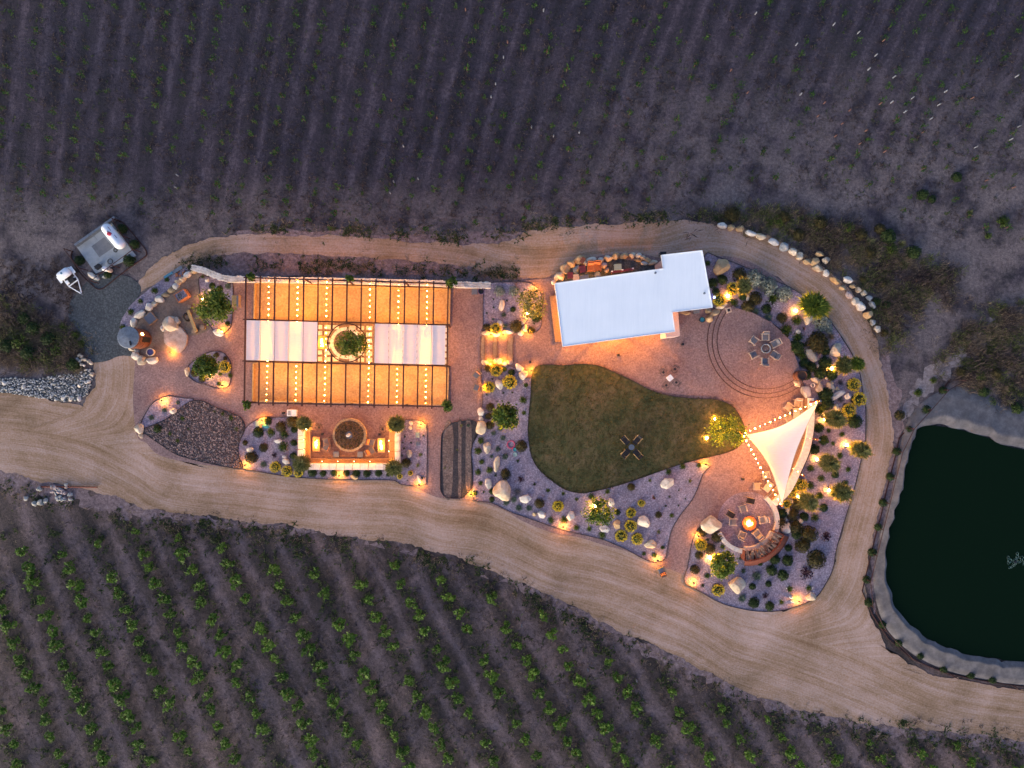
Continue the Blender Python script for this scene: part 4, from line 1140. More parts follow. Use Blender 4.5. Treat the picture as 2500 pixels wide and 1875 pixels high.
# ------------------------------------------------------------------ boulders
def rock_mesh(seed, mat, cuts=15, flat=0.62):
    r = random.Random(seed)
    bm = bmesh.new()
    bmesh.ops.create_icosphere(bm, subdivisions=3, radius=0.5)
    pl = []
    for i in range(cuts):
        t = r.uniform(0, 2 * PI); ph = r.uniform(-0.2, 1.2)
        pl.append((Vector((math.cos(t) * math.cos(ph), math.sin(t) * math.cos(ph), math.sin(ph))), r.uniform(0.29, 0.45)))
    off = Vector((seed * 3.1, seed * 1.7, 0))
    for v in bm.verts:
        p = v.co.copy()
        for n_, d in pl:
            e = p.dot(n_) - d
            if e > 0: p -= n_ * e * 0.92
        p *= 1 + 0.10 * noise.noise(p * 2.6 + off) + 0.05 * noise.noise(p * 7 + off)
        v.co = p
    mx = max(abs(v.co.x) for v in bm.verts); my = max(abs(v.co.y) for v in bm.verts)
    for v in bm.verts:
        v.co.x *= 0.5 / mx; v.co.y *= 0.5 / my
    me = bpy.data.meshes.new('boulder'); bm.to_mesh(me); bm.free()
    me.materials.append(M[mat])
    for p in me.polygons: p.use_smooth = False
    try:
        me.polygons.foreach_set('use_smooth', [True] * len(me.polygons))
        me.set_sharp_from_angle(angle=math.radians(28))
    except Exception: pass
    return me
RK = {k: [rock_mesh(i + 1 + 20 * j, k) for i in range(7)] for j, k in enumerate(('rock', 'palerock', 'tanrock', 'greyrock', 'pinkrock'))}
RN = {'rock': 'buff limestone boulder', 'palerock': 'pale limestone boulder', 'tanrock': 'tan sandstone boulder', 'greyrock': 'grey boulder', 'pinkrock': 'pinkish boulder'}
def boulder(f, x, y, w, d, rot, kind, area, z=0.05, hf=0.6, base=None):
    k = zk(f) * S
    w, d = w * k, d * k
    h = hf * min(w, d) + 0.12
    o = bpy.data.objects.new('boulder', R.choice(RK[kind])); COL.objects.link(o)
    v = P(*f(x, y), z + h * 0.45)
    o.location = (v.x, v.y, z + h * 0.30)
    o.scale = (w * 1.16, d * 1.16, h * 1.25); o.rotation_euler = (R.uniform(-.08, .08), R.uniform(-.08, .08), -math.radians(rot) + R.choice((0, PI)))
    size = max(w, d)
    b = base or (('small ' if size < 0.55 else 'big ' if size > 1.5 else '') + ('long ' if max(w, d) / min(w, d) > 1.6 else '') + RN[kind])
    auto(o, b, area, 'boulder', 'boulders ' + area)
    return o
def rocks(f, area, *rows, hf=0.6, z=0.05):
    for r in rows:
        x, y, w, d = r[:4]; rot = r[4] if len(r) > 4 else 0; kd = r[5] if len(r) > 5 else 'rock'
        boulder(f, x, y, w, d, rot, kd, area, z, hf)
T, Wh, Gr, Pk = 'tanrock', 'palerock', 'greyrock', 'pinkrock'
rocks(z2, 'in the arc along the play yard', (985, 275, 120, 70, -35, Wh), (1070, 235, 110, 60, -8, T), (915, 340, 90, 70, -20), (855, 380, 95, 60, 30), (825, 435, 90, 85, 0, Wh), (755, 485, 95, 75, -15, T), (685, 550, 110, 60, -5, T), (605, 615, 115, 95, 0, Wh), (530, 675, 95, 70, -15), (450, 715, 105, 95, 0, Wh), (335, 820, 150, 85, -35, Wh), (255, 925, 85, 120, 15, Wh), (205, 1010, 65, 85, 0))
rocks(z2, 'beside the round wooden tank', (225, 1275, 80, 70, 30), (275, 1370, 95, 115, -30, Wh), (360, 1440, 130, 120, 15), (495, 1435, 150, 95, -12, Wh), (297, 1310, 60, 60, 0, Gr))
rocks(z2, 'in the middle of the play yard', (735, 945, 190, 190, 0), (835, 905, 95, 110, 0), (775, 865, 60, 55, 0, Wh), (650, 1005, 65, 75, 0, Wh), hf=0.8)
rocks(z2, 'beside the lamp near the tree island', (1400, 1065, 130, 90, 5, Wh))
rocks(z2, 'at the tip of the oval island bed', (975, 1590, 65, 115, 0))
rocks(z2, 'at the top of the tree island bed', (1240, 355, 50, 45, 0, Wh), (1295, 485, 60, 40, 0, Wh))
rocks(z7, 'in the corner bed by the dirt road', (795, 680, 100, 95, 20, Wh), (255, 960, 140, 150, -20), (275, 1060, 70, 90, -20), (265, 985, 80, 60, 0, Wh))
rocks(z8, 'in the gravel bed left of the sunken lounge', (2030 * .9 - 1600, 1020, 120, 95, 0, Wh), (735, 865, 140, 70, 0, Wh), (845, 1145, 80, 70, 45, Wh), (870, 1235, 140, 95, 30, Wh))
rocks(z8, 'below the long lounge wall', (2095, 1505, 130, 85, 10, T))
rocks(n1, 'in the gravel bed right of the sunken lounge', (1325, 1095, 105, 125), (1350, 545, 65, 85, 0, Wh), (1340, 625, 60, 60, 30, Wh), (1495, 1550, 65, 130, -20, Wh))
rocks(n2, 'in the north gravel bed', (1060, 630, 105, 185, 10, Wh), (1035, 945, 100, 90, 30, Wh))
rocks(n2, 'in the boulder row above the steps', (790, 1125, 150, 90, 5), (890, 1115, 70, 60), (990, 1145, 130, 110, -10, Wh), (1110, 1110, 70, 60), (1220, 1105, 170, 80, 10, Wh), (1400, 1130, 110, 90, 5, Wh), (1480, 1040, 95, 130, 10), (1455, 935, 90, 70, -10))
rocks(n2, 'at the right end of the long stone wall', (810, 235, 110, 70, 5, Wh), (800, 290, 140, 60, 0, Wh), (700, 240, 90, 60, 0, Wh))
rocks(n3, 'in the boulder row below the steps', (765, 335, 130, 90, 20), (870, 370, 70, 60), (990, 305, 170, 110, 0), (1130, 365, 90, 80, 30, Wh), (1215, 320, 120, 90, 0, Pk), (1380, 415, 160, 110, 35, Wh), (1460, 560, 150, 160, 0))
rocks(n3, 'in the gravel bed left of the lawn', (1030, 735, 140, 190, -15, Wh))
rocks(n3, 'at the head of the dark soil strip', (700, 1230, 120, 150, 0, Wh), (690, 1345, 80, 100, 0, Wh), (685, 1510, 190, 230, 0))
rocks(n4, 'in the bed between dark strip and lawn', (805, 400, 130, 190, 0), (970, 680, 115, 270, 10), (820, 1030, 120, 190, 0, Wh), (1075, 1165, 300, 340, 0), (1500, 1315, 200, 140, 5, Wh), (1780, 1585, 150, 120, 30, Wh), (1660, 1590, 70, 70, 0, T))
rocks(n5, 'in the wall behind the pavilion', (120, 715, 60, 60, 0, Wh), (150, 650, 60, 70), (215, 625, 100, 115, -40), (275, 525, 115, 160, 35, T), (365, 470, 110, 100, -20, T), (480, 410, 150, 110, -10, T), (545, 445, 60, 80), (635, 415, 140, 80, -5, Wh), (750, 410, 80, 70, 0, Wh), (860, 390, 110, 75), (965, 360, 100, 90, 0, T), (1075, 355, 110, 75, 0, T), (1180, 350, 100, 75), (1265, 350, 80, 70, 0, Wh), (1325, 380, 70, 60), (1390, 415, 90, 70, 0, T), (1460, 445, 120, 60, -15), (1260, 415, 100, 45, 0, T), (1345, 455, 90, 50, 0, Wh))
rocks(n5, 'among the clutter behind the pavilion', (805, 480, 90, 90, 30, Pk), (430, 540, 90, 110, 20, Gr), (840, 545, 60, 70, 0, Pk))
rocks(n6, 'in the bed right of the pavilion', (675, 510, 205, 190, 0, T), (1030, 930, 40, 80, 0, Wh), (1840, 1220, 120, 130, 10), (1705, 1380, 70, 55, 0, Wh), (1720, 1515, 60, 40))
rocks(n6, 'below the right corner of the pavilion', (670, 1040, 170, 70, -20), (580, 1130, 150, 80, -30, T), (520, 1200, 95, 100, 0, T), (490, 1100, 80, 60, -20, T), (180, 1125, 130, 55, 0, T))
rocks(u3, 'at the start of the loop road edge', (175, 1520, 70, 40, 0, Wh), (237, 1535, 50, 45, 0, T), (298, 1540, 55, 40, 0, T))
rocks(n6, 'along the upper loop road bend', (1065, 45, 150, 70, 20, Wh), (1205, 95, 150, 80, 15), (1370, 165, 160, 80, 20, Wh), (1520, 235, 140, 110, 20, Gr), (1645, 305, 110, 90, 35, Wh), (1740, 365, 110, 100, 40), (1835, 435, 120, 80, 30, T), (1935, 435, 110, 95, 0, T), (1975, 525, 150, 80, 30), (2000, 330, 120, 75, 20, T), (2090, 415, 100, 80, 30))
rocks(n8, 'along the right loop road bend', (1010, 50, 110, 120, 0, Wh), (1180, 185, 190, 95, 40, T), (1410, 165, 150, 115, 10, Wh), (1500, 285, 130, 80, 20, T), (1605, 350, 110, 100), (1700, 410, 110, 100), (1310, 315, 130, 90, 30, T), (1430, 435, 110, 150, -20, Pk), (1540, 555, 130, 130, 0, Wh), (1640, 655, 180, 160, 30, Wh), (1775, 800, 140, 160, 35, T), (1855, 935, 90, 110, 0, Gr), (1935, 1050, 120, 130, 0, Wh), (1790, 500, 110, 90, 40, Gr), (1850, 610, 90, 150, -35, Gr))
rocks(n8, 'right of the round terrace', (1200, 1435, 200, 220, 0), (760, 1520, 150, 250, -35))
rocks(n10, 'between the round terrace and the loop road', (340, 850, 150, 110, 30), (500, 1010, 150, 260, -8, Wh), (690, 800, 190, 100, 25), (750, 930, 130, 170, 0), (945, 930, 130, 190, -25), (960, 850, 100, 80), (1085, 1060, 270, 110, -35, Wh), (1265, 1080, 120, 100, -60, Wh), (1050, 1280, 90, 110), (870, 760, 50, 60, 0, Wh), (720, 545, 45, 65, 0, Wh), (800, 610, 45, 90), (1070, 950, 70, 60))
rocks(n13, 'right of the fire bowl circle', (1310, 1560, 170, 170, 20, Wh), (1370, 1500, 80, 110, 10, Wh), (1595, 1420, 110, 90, 0, Wh), (1360, 1240, 90, 120), (1430, 1080, 80, 100), (1315, 1385, 70, 70, 0, Gr))
rocks(n14, 'left of the fire bowl circle', (500, 115, 280, 215, -5))
rocks(n14, 'in the rounded southern tip of the bed', (825, 945, 225, 200, 0), (1560, 1095, 60, 50, 0, Wh), (1830, 1090, 125, 105), (1575, 1150, 60, 40, 0, Wh))
rocks(n15, 'in the bed below the lawn', (1620, 330, 190, 140, -35, Wh), (845, 595, 75, 100, 0, Wh), (295, 775, 105, 110, 0, Wh), (765, 955, 140, 100, 5, Wh), (920, 890, 110, 110, -45, T), (1290, 860, 160, 150, 10, Wh), (1375, 1155, 150, 110, 5))
# big flat slab in the play yard
sl = empty('stone_slab', P(*z2(825, 1150)))
pl = pts(z2, (665, 1060), (700, 1010), (860, 970), (940, 1050), (978, 1110), (962, 1220), (920, 1290), (850, 1335), (760, 1270), (670, 1200))
bevel(MB().prism([p - sl.location.to_2d() for p in wp(catmull(pl, 3), 0.3)], 0.05, 0.3).build('slab', M['pinkrock'], sl), 0.05)
tag(sl, 'large flat pinkish stone slab in the play yard, lit at its tip', 'stone slab')

# riprap: 300 nearest stones singly, the rest joined
RIP = pts(w1, (0, 1240), (100, 1225), (300, 1235), (480, 1250), (640, 1225), (800, 1190), (1000, 1180), (1090, 1160), (1190, 1100), (1255, 1110), (1265, 1180), (1230, 1330), (1190, 1450), (1060, 1540), (880, 1550), (700, 1520), (520, 1500), (320, 1470), (150, 1440), (0, 1420))
small = MB(); placed = []
base_rip = sheet('rubble_bed', [(x - (30 if x < 2 else 0), y) for x, y in RIP], 0.034, M['lot'], 1)
ico = []
for i in range(8):
    me = RK['greyrock'][i % 7]; ico.append(me)
lowrock = []
for sd in range(6):
    bm = bmesh.new(); bmesh.ops.create_icosphere(bm, subdivisions=1, radius=0.5)
    for v in bm.verts: v.co *= 1 + 0.35 * noise.noise(v.co * 3 + Vector((sd * 5, 0, 0)))
    lowrock.append(([tuple(v.co) for v in bm.verts], [tuple(q.index for q in f.verts) for f in bm.faces])); bm.free()
def lowrock_add(mb, c, w, d, h, t, k):
    vs, fs = lowrock[k % 6]
    ct, sn = math.cos(t), math.sin(t)
    mb.add([(c[0] + v[0] * w * ct - v[1] * d * sn, c[1] + v[0] * w * sn + v[1] * d * ct, c[2] + v[2] * h) for v in vs], fs)
for i in range(5200):
    q = (R.uniform(-40, 232), R.uniform(895, 985))
    if not inside((max(q[0], 0.5), q[1]), RIP): continue
    big = R.random() < 0.07
    r = R.uniform(4.2, 6.4) if big else R.uniform(1.5, 3.3)
    if any((q[0] - a) ** 2 + (q[1] - b) ** 2 < ((r + c) * 0.72) ** 2 for a, b, c in placed): continue
    placed.append((q[0], q[1], r))
n_big = 0
placed.sort(key=lambda t: -t[2])
for i, (x, y, r) in enumerate(placed):
    v = P(x, y); w = 2 * r * S
    if i < 90 and x > 0:
        o = bpy.data.objects.new('riprap_stone', R.choice(RK[R.choice(('greyrock', 'greyrock', 'palerock'))])); COL.objects.link(o)
        o.location = (v.x, v.y, 0.10); o.scale = (w * R.uniform(.9, 1.2), w * R.uniform(.75, 1), w * 0.7); o.rotation_euler = (0, 0, R.uniform(0, 6.3))
        tag(o, 'larger grey stone lying in the rubble bank beside the dirt road', 'stone', 'larger stones in the rubble bank')
    else:
        lowrock_add(small, (v.x, v.y, 0.09), w * R.uniform(.9, 1.25), w * R.uniform(.75, 1), w * .7, R.uniform(0, 6.3), i)
tag(small.build('riprap', M['greyrock']), 'bank of small grey rubble beside the dirt road', 'rubble', kind='stuff')
rocks(w1, 'at the top of the rubble bank', (1075, 930, 75, 50, 20), (1040, 970, 45, 50, 0, Gr), (1070, 1000, 50, 50, 0, Gr), (1105, 980, 45, 40), (1140, 985, 50, 45), (1190, 1005, 50, 45), (1222, 1030, 50, 45), (1095, 1048, 50, 40), (1132, 1062, 35, 35, 0, Wh), (1235, 1180, 60, 50), (1200, 1280, 50, 45, 0, Wh), (1165, 1290, 50, 40, 0, Wh))
pile = []
for i in range(24):
    a, b = R.uniform(460, 630), R.uniform(305, 445)
    pile.append((a, b, R.uniform(28, 46), R.uniform(24, 36), R.uniform(0, 180), R.choice((Gr, Gr, Pk))))
for r_ in pile: 
    o = boulder(f1, *r_, 'x'); AUTO.pop(); tag(o, 'small pale stone in the heap beside the rusty pipe', 'stone', 'stones in the roadside heap'); o.name = 'heap_stone'
rocks(f1, 'beside the roadside stone heap', (360, 470, 50, 55, 0, Gr), (305, 480, 45, 45, 0, Gr), (350, 345, 45, 40, 0, Gr), (230, 430, 40, 40, 0, Gr), (405, 450, 35, 45, 0, Gr))
pp = empty('fallen_pipe', P(*f1(620, 328)))
MB().tube(P(*f1(370, 325), .15) - pp.location, P(*f1(875, 330), .15) - pp.location, 0.07).build('pipe', M['corten'], pp)
tag(pp, 'long rusty steel pipe lying beside the roadside stone heap', 'pipe')
# lava cobbles in the rock bed
LB = pts(z7, (335, 965), (700, 795), (1000, 565), (1150, 505), (1300, 520), (1450, 600), (1750, 710), (1880, 780), (1935, 870), (1940, 980), (1870, 1130), (1840, 1250), (1850, 1390), (1890, 1570), (1500, 1525), (1000, 1405), (800, 1325), (560, 1165), (430, 1078))
lava = MB()
for i in range(5200):
    q = (R.uniform(350, 600), R.uniform(975, 1145))
    if not inside(q, LB): continue
    v = P(*q); w = R.uniform(.06, .19)
    lowrock_add(lava, (v.x, v.y, 0.10), w * R.uniform(.9, 1.4), w, w * .7, R.uniform(0, 6.3), i)
tag(lava.build('lava_rock', M['pinkrock']), 'brownish cobbles covering the kite shaped bed by the road', 'cobbles', kind='stuff')
rm, nt_, N_, L__, b_ = newmat('brown_cobble'); g_ = N_.new('ShaderNodeNewGeometry')
L__.new(ramp(N_, L__, g_.outputs['Random Per Island'], ((0.1, (0.045, 0.027, 0.027)), (0.5, (0.105, 0.065, 0.06)), (0.92, (0.27, 0.18, 0.16)))), b_.inputs['Base Color']); b_.inputs['Roughness'].default_value = .9
bpy.data.objects['lava_rock'].data.materials[0] = rm
rm, nt_, N_, L__, b_ = newmat('grey_rubble'); g_ = N_.new('ShaderNodeNewGeometry')
L__.new(ramp(N_, L__, g_.outputs['Random Per Island'], ((0.1, (0.13, 0.125, 0.12)), (0.5, (0.28, 0.265, 0.25)), (0.9, (0.5, 0.46, 0.43)))), b_.inputs['Base Color']); b_.inputs['Roughness'].default_value = .9
bpy.data.objects['riprap'].data.materials[0] = rm

# ------------------------------------------------------------------ garden lamps
def proto_path():
    r = empty('path_light')
    MB().tube((0, 0, 0), (0, 0, 0.5), 0.018, 0.018, 6).build('stake', M['black'], r)
    MB().lathe(((0.09, 0.5), (0.085, 0.53), (0.02, 0.57)), (0, 0, 0), 12).build('hat', M['black'], r)
    MB().lathe(((0.03, 0.42), (0.035, 0.46), (0.03, 0.49)), (0, 0, 0), 8).build('lit_core', M['lens'], r)
    lamp('lamp_light', 'POINT', 30, (0.0, 0.0, 0.38), r, WARM, 0.05)
    return r
pr = proto_path(); first = True
PATH = [((416.3, 859.8), 'at the tip of the play yard slab'), ((541, 806), 'beside the tree island boulder'), ((395.6, 978), 'in the corner bed by the access road'),
 ((542.8, 941), 'at the bottom of the oval island bed'), ((598.6, 1135.5), 'at the bottom right tip of the lava rock bed'), ((640.4, 1025.8), 'at the top left of the lounge bed'),
 ((827.8, 1161.5), 'between shrubs below the long lounge wall'), ((1028, 1036), 'at the top right of the lounge bed'), ((1023.4, 1183.8), 'at the bottom right of the lounge bed'),
 ((1305.5, 706), 'at the top right of the north bed'), ((1197.7, 816.4), 'on the left boulder above the steps'), ((1228.5, 816), 'on the right boulder above the steps'),
 ((1290.9, 809.2), 'at the lower right of the north bed'), ((1196, 884.8), 'on the left boulder below the steps'), ((1227.8, 882.9), 'on the right boulder below the steps'),
 ((1297.9, 903.7), 'at the upper left corner of the lawn'), ((1182, 948), 'between two chairs and a yellow flowered shrub'), ((1150, 1206.8), 'at the foot of the dark soil strip'),
 ((1723, 1134), 'at the lower right end of the lawn'), ((1705, 1309), 'left of the big boulder by the fire bowl'), ((1605.8, 1368), 'where the granite path meets the dirt road'),
 ((1376, 1286), 'on the road edge of the bed below the lawn'), ((1693.8, 1422.7), 'at the left end of the rounded southern bed'), ((1950, 1468), 'at the bottom right of the rounded southern bed')]
for q, area in PATH:
    v = P(*q, 0.5); v.z = 0.07
    o = pr if first else copy_tree(pr, v)
    if first: o.location = v; first = False
    tag(o, 'low black path light ' + area, 'path light', 'black path lights')
def uplight(q, aim, w, label, z=0.1):
    v = P(*q, 0.2); v.z = 0.07
    r = empty('uplight', v)
    a = Vector((aim[0] * .35, aim[1] * .35, 1)).normalized()
    MB().tube((0, 0, 0), (0, 0, 0.12), 0.02, 0.02, 6).build('spike', M['black'], r)
    c = Vector((0, 0, 0.16))
    MB().tube(c - a * 0.08, c + a * 0.08, 0.06, 0.075, 10).build('housing', M['black'], r)
    MB().tube(c + a * 0.081, c + a * 0.1, 0.13, 0.12, 12).build('lens', M['lens'], r)
    lamp('lamp_light', 'SPOT', w * 14, c + a * 0.16, r, WARM, 0.06, 115, a)
    tag(r, 'bright uplight ' + label, 'uplight', 'bright garden uplights')
    return r
for q, aim, w, lb in [((1287.5, 766.5), (.1, .45, 1), 70, 'under the sparse tree left of the pavilion'), ((1233, 1016), (.15, .1, 1), 90, 'inside the dense tree left of the lawn'),
 ((1744.9, 1022), (.6, -.4, 1), 70, 'above the tree at the lawn end'), ((1724, 1069.6), (.7, .1, 1), 70, 'left of the tree at the lawn end'), ((1452, 1234), (.2, -.4, 1), 60, 'in the tree below the lawn'),
 ((1732.8, 1362), (.5, -.3, 1), 70, 'left of the yellow tree in the southern bed'), ((1776, 722.7), (.2, .6, 1), 45, 'right of the pavilion corner'), ((1941.6, 759), (.7, .4, 1), 70, 'left of the tree on the loop road edge'),
 ((2028.6, 899.7), (.8, .2, 1), 70, 'left of the two lobed tree by the loop road'), ((2011.9, 1022.7), (.7, -.1, 1), 70, 'right of the tip of the curved wall'), ((2065.5, 1086), (.8, -.15, 1), 90, 'left of the tree overhanging the loop road'),
 ((1993.6, 1122), (.8, -.2, 1), 70, 'in the middle of the east bed'), ((2022.7, 1195.3), (.8, -.3, 1), 70, 'lowest on the right of the east bed'), ((1946.8, 1212), (.8, -.4, 1), 70, 'at the bottom end of the curved wall'),
 ((514, 911.5), (-.3, .3, 1), 18, 'in the round tree of the oval island'), ((958.6, 1042.3), (.3, 0, 1), 25, 'in the feathery plant above the right lounge bench'), ((957, 1131), (.3, -.2, 1), 25, 'in the feathery plant at the lower right lounge corner'),
 ((741, 1122), (-.3, -.2, 1), 25, 'in the feathery plant at the lower left lounge corner'), ((748, 1046), (-.3, .2, 1), 25, 'in the feathery plant at the upper left lounge corner'), ((497, 730), (.1, .3, 1), 35, 'in the big tree beside the courts')]:
    uplight(q, aim, w, lb)
bb = empty('blue_spot', P(1741, 727)); bb.location.z = 0.07
MB().tube((0, 0, 0), (0, 0, 0.2), 0.03).build('stake', M['black'], bb); MB().lathe(((0.03, 0.2), (0.11, 0.26), (0.02, 0.32)), (0, 0, 0), 10).build('globe', M['blueled'], bb)
tag(bb, 'small blue glowing light at the right edge of the pavilion', 'light')

# ------------------------------------------------------------------ furniture
def chair_proto(frame, cush, name='lounge_chair', back='palewood'):
    r = empty(name)
    MB().box((0, 0.0, 0.36), (0.52, 0.56, 0.12)).build('seat_cushion', M[cush], r)
    bevel(r.children[0], 0.03)
    MB().box((0, -0.30, 0.62), (0.52, 0.10, 0.5), 0, 0.28).build('back_cushion', M[back], r)
    for s in (-1, 1):
        MB().box((s * 0.32, 0.0, 0.56), (0.08, 0.72, 0.05)).build('arm', M[frame], r)
        MB().box((s * 0.32, 0.31, 0.30), (0.06, 0.06, 0.48)).build('leg', M[frame], r)
        MB().box((s * 0.32, -0.31, 0.30), (0.06, 0.06, 0.48)).build('leg', M[frame], r)
    MB().box((0, 0, 0.27), (0.6, 0.64, 0.05)).build('seat_frame', M[frame], r)
    MB().box((0, -0.40, 0.60), (0.6, 0.04, 0.66), 0, 0.28).build('back_frame', M[frame], r)
    return r
def face(a, b):                      # rotation so that +y of the chair points from px a to px b
    return math.atan2(-(b[1] - a[1]), b[0] - a[0]) - PI / 2
class Kit:
    def __init__(s, p): s.p = p; s.used = False
    def put(s, q, rz, label, cat, group=None, z=0.07, sc=None):
        v = P(*q, z + .35); v.z = z
        if s.used: o = copy_tree(s.p, v, rz, sc)
        else:
            o = s.p; o.location = v; o.rotation_euler = (0, 0, rz); s.used = True
            if sc: o.scale = (sc, sc, sc)
        return tag(o, label, cat, group)
kg = Kit(chair_proto('palewood', 'greycloth', 'lounge_chair', 'greycloth'))
fcx = n7(1295, 1322)
pos_w = ['at the top', 'at the upper left', 'at the upper right', 'at the lower left', 'at the lower right', 'at the bottom']
for q, w in zip((n7(1295, 1125), n7(1110, 1190), n7(1460, 1235), n7(1105, 1420), n7(1450, 1430), n7(1290, 1535)), pos_w):
    kg.put(q, face(q, fcx), 'grey cushioned pale wood armchair ' + w + ' of the terrace ring', 'armchair', 'armchairs on the round terrace', 0.35)
for q, w in ((n13(545, 1195), 'above'), (n13(365, 1430), 'left of'), (n13(895, 1390), 'right of'), (n14(890, 250), 'lower left of'), (n14(1095, 240), 'lower right of')):
    kg.put(q, face(q, (1825, 1275)), 'grey cushioned wooden armchair ' + w + ' the burning fire bowl', 'armchair', 'armchairs round the fire bowl')
kt = Kit(chair_proto('palewood', 'tancloth', 'lounge_chair', 'tancloth'))
for q, f_, w in ((n9b(1665, 840), n9b(1800, 940), 'left of the upper white table'), (n9b(1660, 1030), n9b(1800, 940), 'lower left of the upper white table'), (n9b(1822, 770), n9b(1800, 940), 'above the upper white table'),
                 (n13(955, 600), n13(1000, 800), 'above the lower white table'), (n13(800, 790), n13(1000, 800), 'left of the lower white table')):
    kt.put(q, face(q, f_), 'tan cushioned armchair ' + w + ' by the shade sail', 'armchair', 'tan armchairs by the shade sail')
kw = Kit(chair_proto('wood', 'greycloth', 'lounge_chair', 'rattan'))
kw.put(n3(615, 555), face(n3(640, 520), n3(580, 590)), 'upper grey and wood armchair left of the yellow flowered shrubs', 'armchair', 'armchairs by the bocce walkway')
kw.put(n3(620, 785), face(n3(660, 800), n3(580, 770)), 'lower grey and wood armchair left of the yellow flowered shrubs', 'armchair', 'armchairs by the bocce walkway')
kw.put(z8(1600, 870), face((797, 1078), (775, 1083)), 'upper wooden chair right of the left fire table', 'chair', 'chairs in the sunken lounge', 0.09)
kw.put(z8(1600, 975), face((797, 1093), (775, 1083)), 'lower wooden chair right of the left fire table', 'chair', 'chairs in the sunken lounge', 0.09)
kw.put(n1(640, 885), face((907, 1080), (933, 1086)), 'upper wooden chair left of the right fire table', 'chair', 'chairs in the sunken lounge', 0.09)
kw.put(n1(635, 1035), face((907, 1100), (933, 1086)), 'lower wooden chair left of the right fire table', 'chair', 'chairs in the sunken lounge', 0.09)
kw.put(n14(1560 * 0 + 0, 0) if False else n15(1520, 1515), face((0, 0), (-0.4, -1)), 'lone dark wooden chair at the road end of the granite path', 'chair')
# black director chairs round the small table on the lawn
def director():
    r = empty('folding_chair')
    MB().box((0, 0.06, 0.42), (0.5, 0.44, 0.03)).build('seat', M['blackcloth'], r)
    MB().box((0, -0.30, 0.66), (0.5, 0.05, 0.30), 0, 0.55).build('backrest', M['blackcloth'], r)
    MB().box((0, 0.42, 0.4), (0.5, 0.24, 0.03)).build('foot_sling', M['blackcloth'], r)
    for s in (-1, 1):
        MB().box((s * 0.28, 0.0, 0.56), (0.05, 0.62, 0.03)).build('arm', M['goldwood'], r)
        MB().tube((s * 0.28, -0.3, 0.1), (s * 0.28, 0.3, 0.55), 0.02, 0.02, 6).build('leg', M['goldwood'], r)
        MB().tube((s * 0.28, 0.3, 0.1), (s * 0.28, -0.38, 0.8), 0.02, 0.02, 6).build('leg', M['goldwood'], r)
    return r
kd = Kit(director())
tb = n9(893, 1392)
for q, w in ((n9(800, 1292), 'upper left'), (n9(975, 1287), 'upper right'), (n9(808, 1483), 'lower left'), (n9(980, 1490), 'lower right')):
    kd.put(q, face(q, tb), 'black canvas folding chair on the lawn, ' + w + ' of the table', 'chair', 'folding chairs on the lawn', 0.1)
kd.put(n13(655, 1045), face((0, 0), (1, 0.25)), 'black folding lounger standing above the fire bowl chairs', 'chair', 'loose folding chairs', 0.07)
kd.put(n13(300, 1285), face((0, 0), (1, 0.6)), 'black folding lounger upper left of the fire bowl', 'chair', 'loose folding chairs', 0.07)
rt = empty('round_table', P(*tb, 0.5)); rt.location.z = 0.1
MB().lathe(((0.28, 0.45), (0.28, 0.5)), (0, 0, 0), 24).build('top', M['iron'], rt); MB().tube((0, 0, 0), (0, 0, .45), .03).build('pedestal', M['iron'], rt); MB().lathe(((.2, 0), (.2, .03)), (0, 0, 0), 16).build('foot', M['iron'], rt)
tag(rt, 'small round grey table between four chairs on the lawn', 'table')
# wire chairs
def wire():
    r = empty('wire_chair')
    f = MB()
    f.torus((0, 0.05, 0.42), 0.33, 0.014, 20, 5)
    f.torus((0, -0.28, 0.72), 0.3, 0.014, 20, 5, Matrix.Rotation(math.radians(70), 3, 'X'))
    f.build('frame', M['black'], r)
    c = MB()
    for i in range(9):
        x = -0.26 + i * 0.065; c.path([Vector((x, 0.32, .42)), Vector((x, -.2, .40)), Vector((x * .9, -.34, .9))], 0.006, 4)
    tag(c.build('cord', M['black'], r), kind='stuff')
    MB().box((0, 0.03, 0.42), (0.2, 0.2, 0.05)).build('cushion', M['black'], r)
    for s in (-1, 1):
        for y in (0.25, -0.2): MB().tube((s * .2, y, .4), (s * .27, y * 1.2, 0), .012, .012, 5).build('leg', M['black'], r)
    return r
kwi = Kit(wire())
ct = n9(1415, 458)
for q, w in ((n9(1320, 380), 'upper left'), (n9(1480, 335), 'upper right'), (n9(1360, 560), 'lower left'), (n9(1500, 520), 'lower right')):
    kwi.put(q, face(q, ct), 'black wire chair ' + w + ' of the white cube table on the patio', 'chair', 'wire chairs on the patio')
kwi.put(z8(1470, 610), face((0, 0), (0, 1)), 'black wire chair above the left fire table', 'chair', None, 0.09)
kwi.put(n1(845, 645), face((0, 0), (0, 1)), 'black wire chair above the right fire table', 'chair', None, 0.09)
wc = empty('cube_table', P(*ct, 0.45), math.radians(40)); wc.location.z = 0.07
bevel(MB().box((0, 0, 0.22), (0.46, 0.46, 0.42)).build('body', M['white'], wc)); MB().box((0, 0, 0.445), (0.5, 0.5, 0.03)).build('top', M['white'], wc)
tag(wc, 'white cube table between four wire chairs on the patio', 'table')
def boxtable(name, q, w, d, h, rz, mt, mb_, label, cat, z=0.07, top=0.05):
    r = empty(name, P(*q, h), rz); r.location.z = z
    bevel(MB().box((0, 0, h - top / 2), (w, d, top)).build('top', M[mt], r), 0.012)
    for sx_ in (-1, 1):
        for sy in (-1, 1): MB().box((sx_ * (w / 2 - .06), sy * (d / 2 - .06), (h - top) / 2), (.06, .06, h - top)).build('leg', M[mb_], r)
    return tag(r, label, cat)
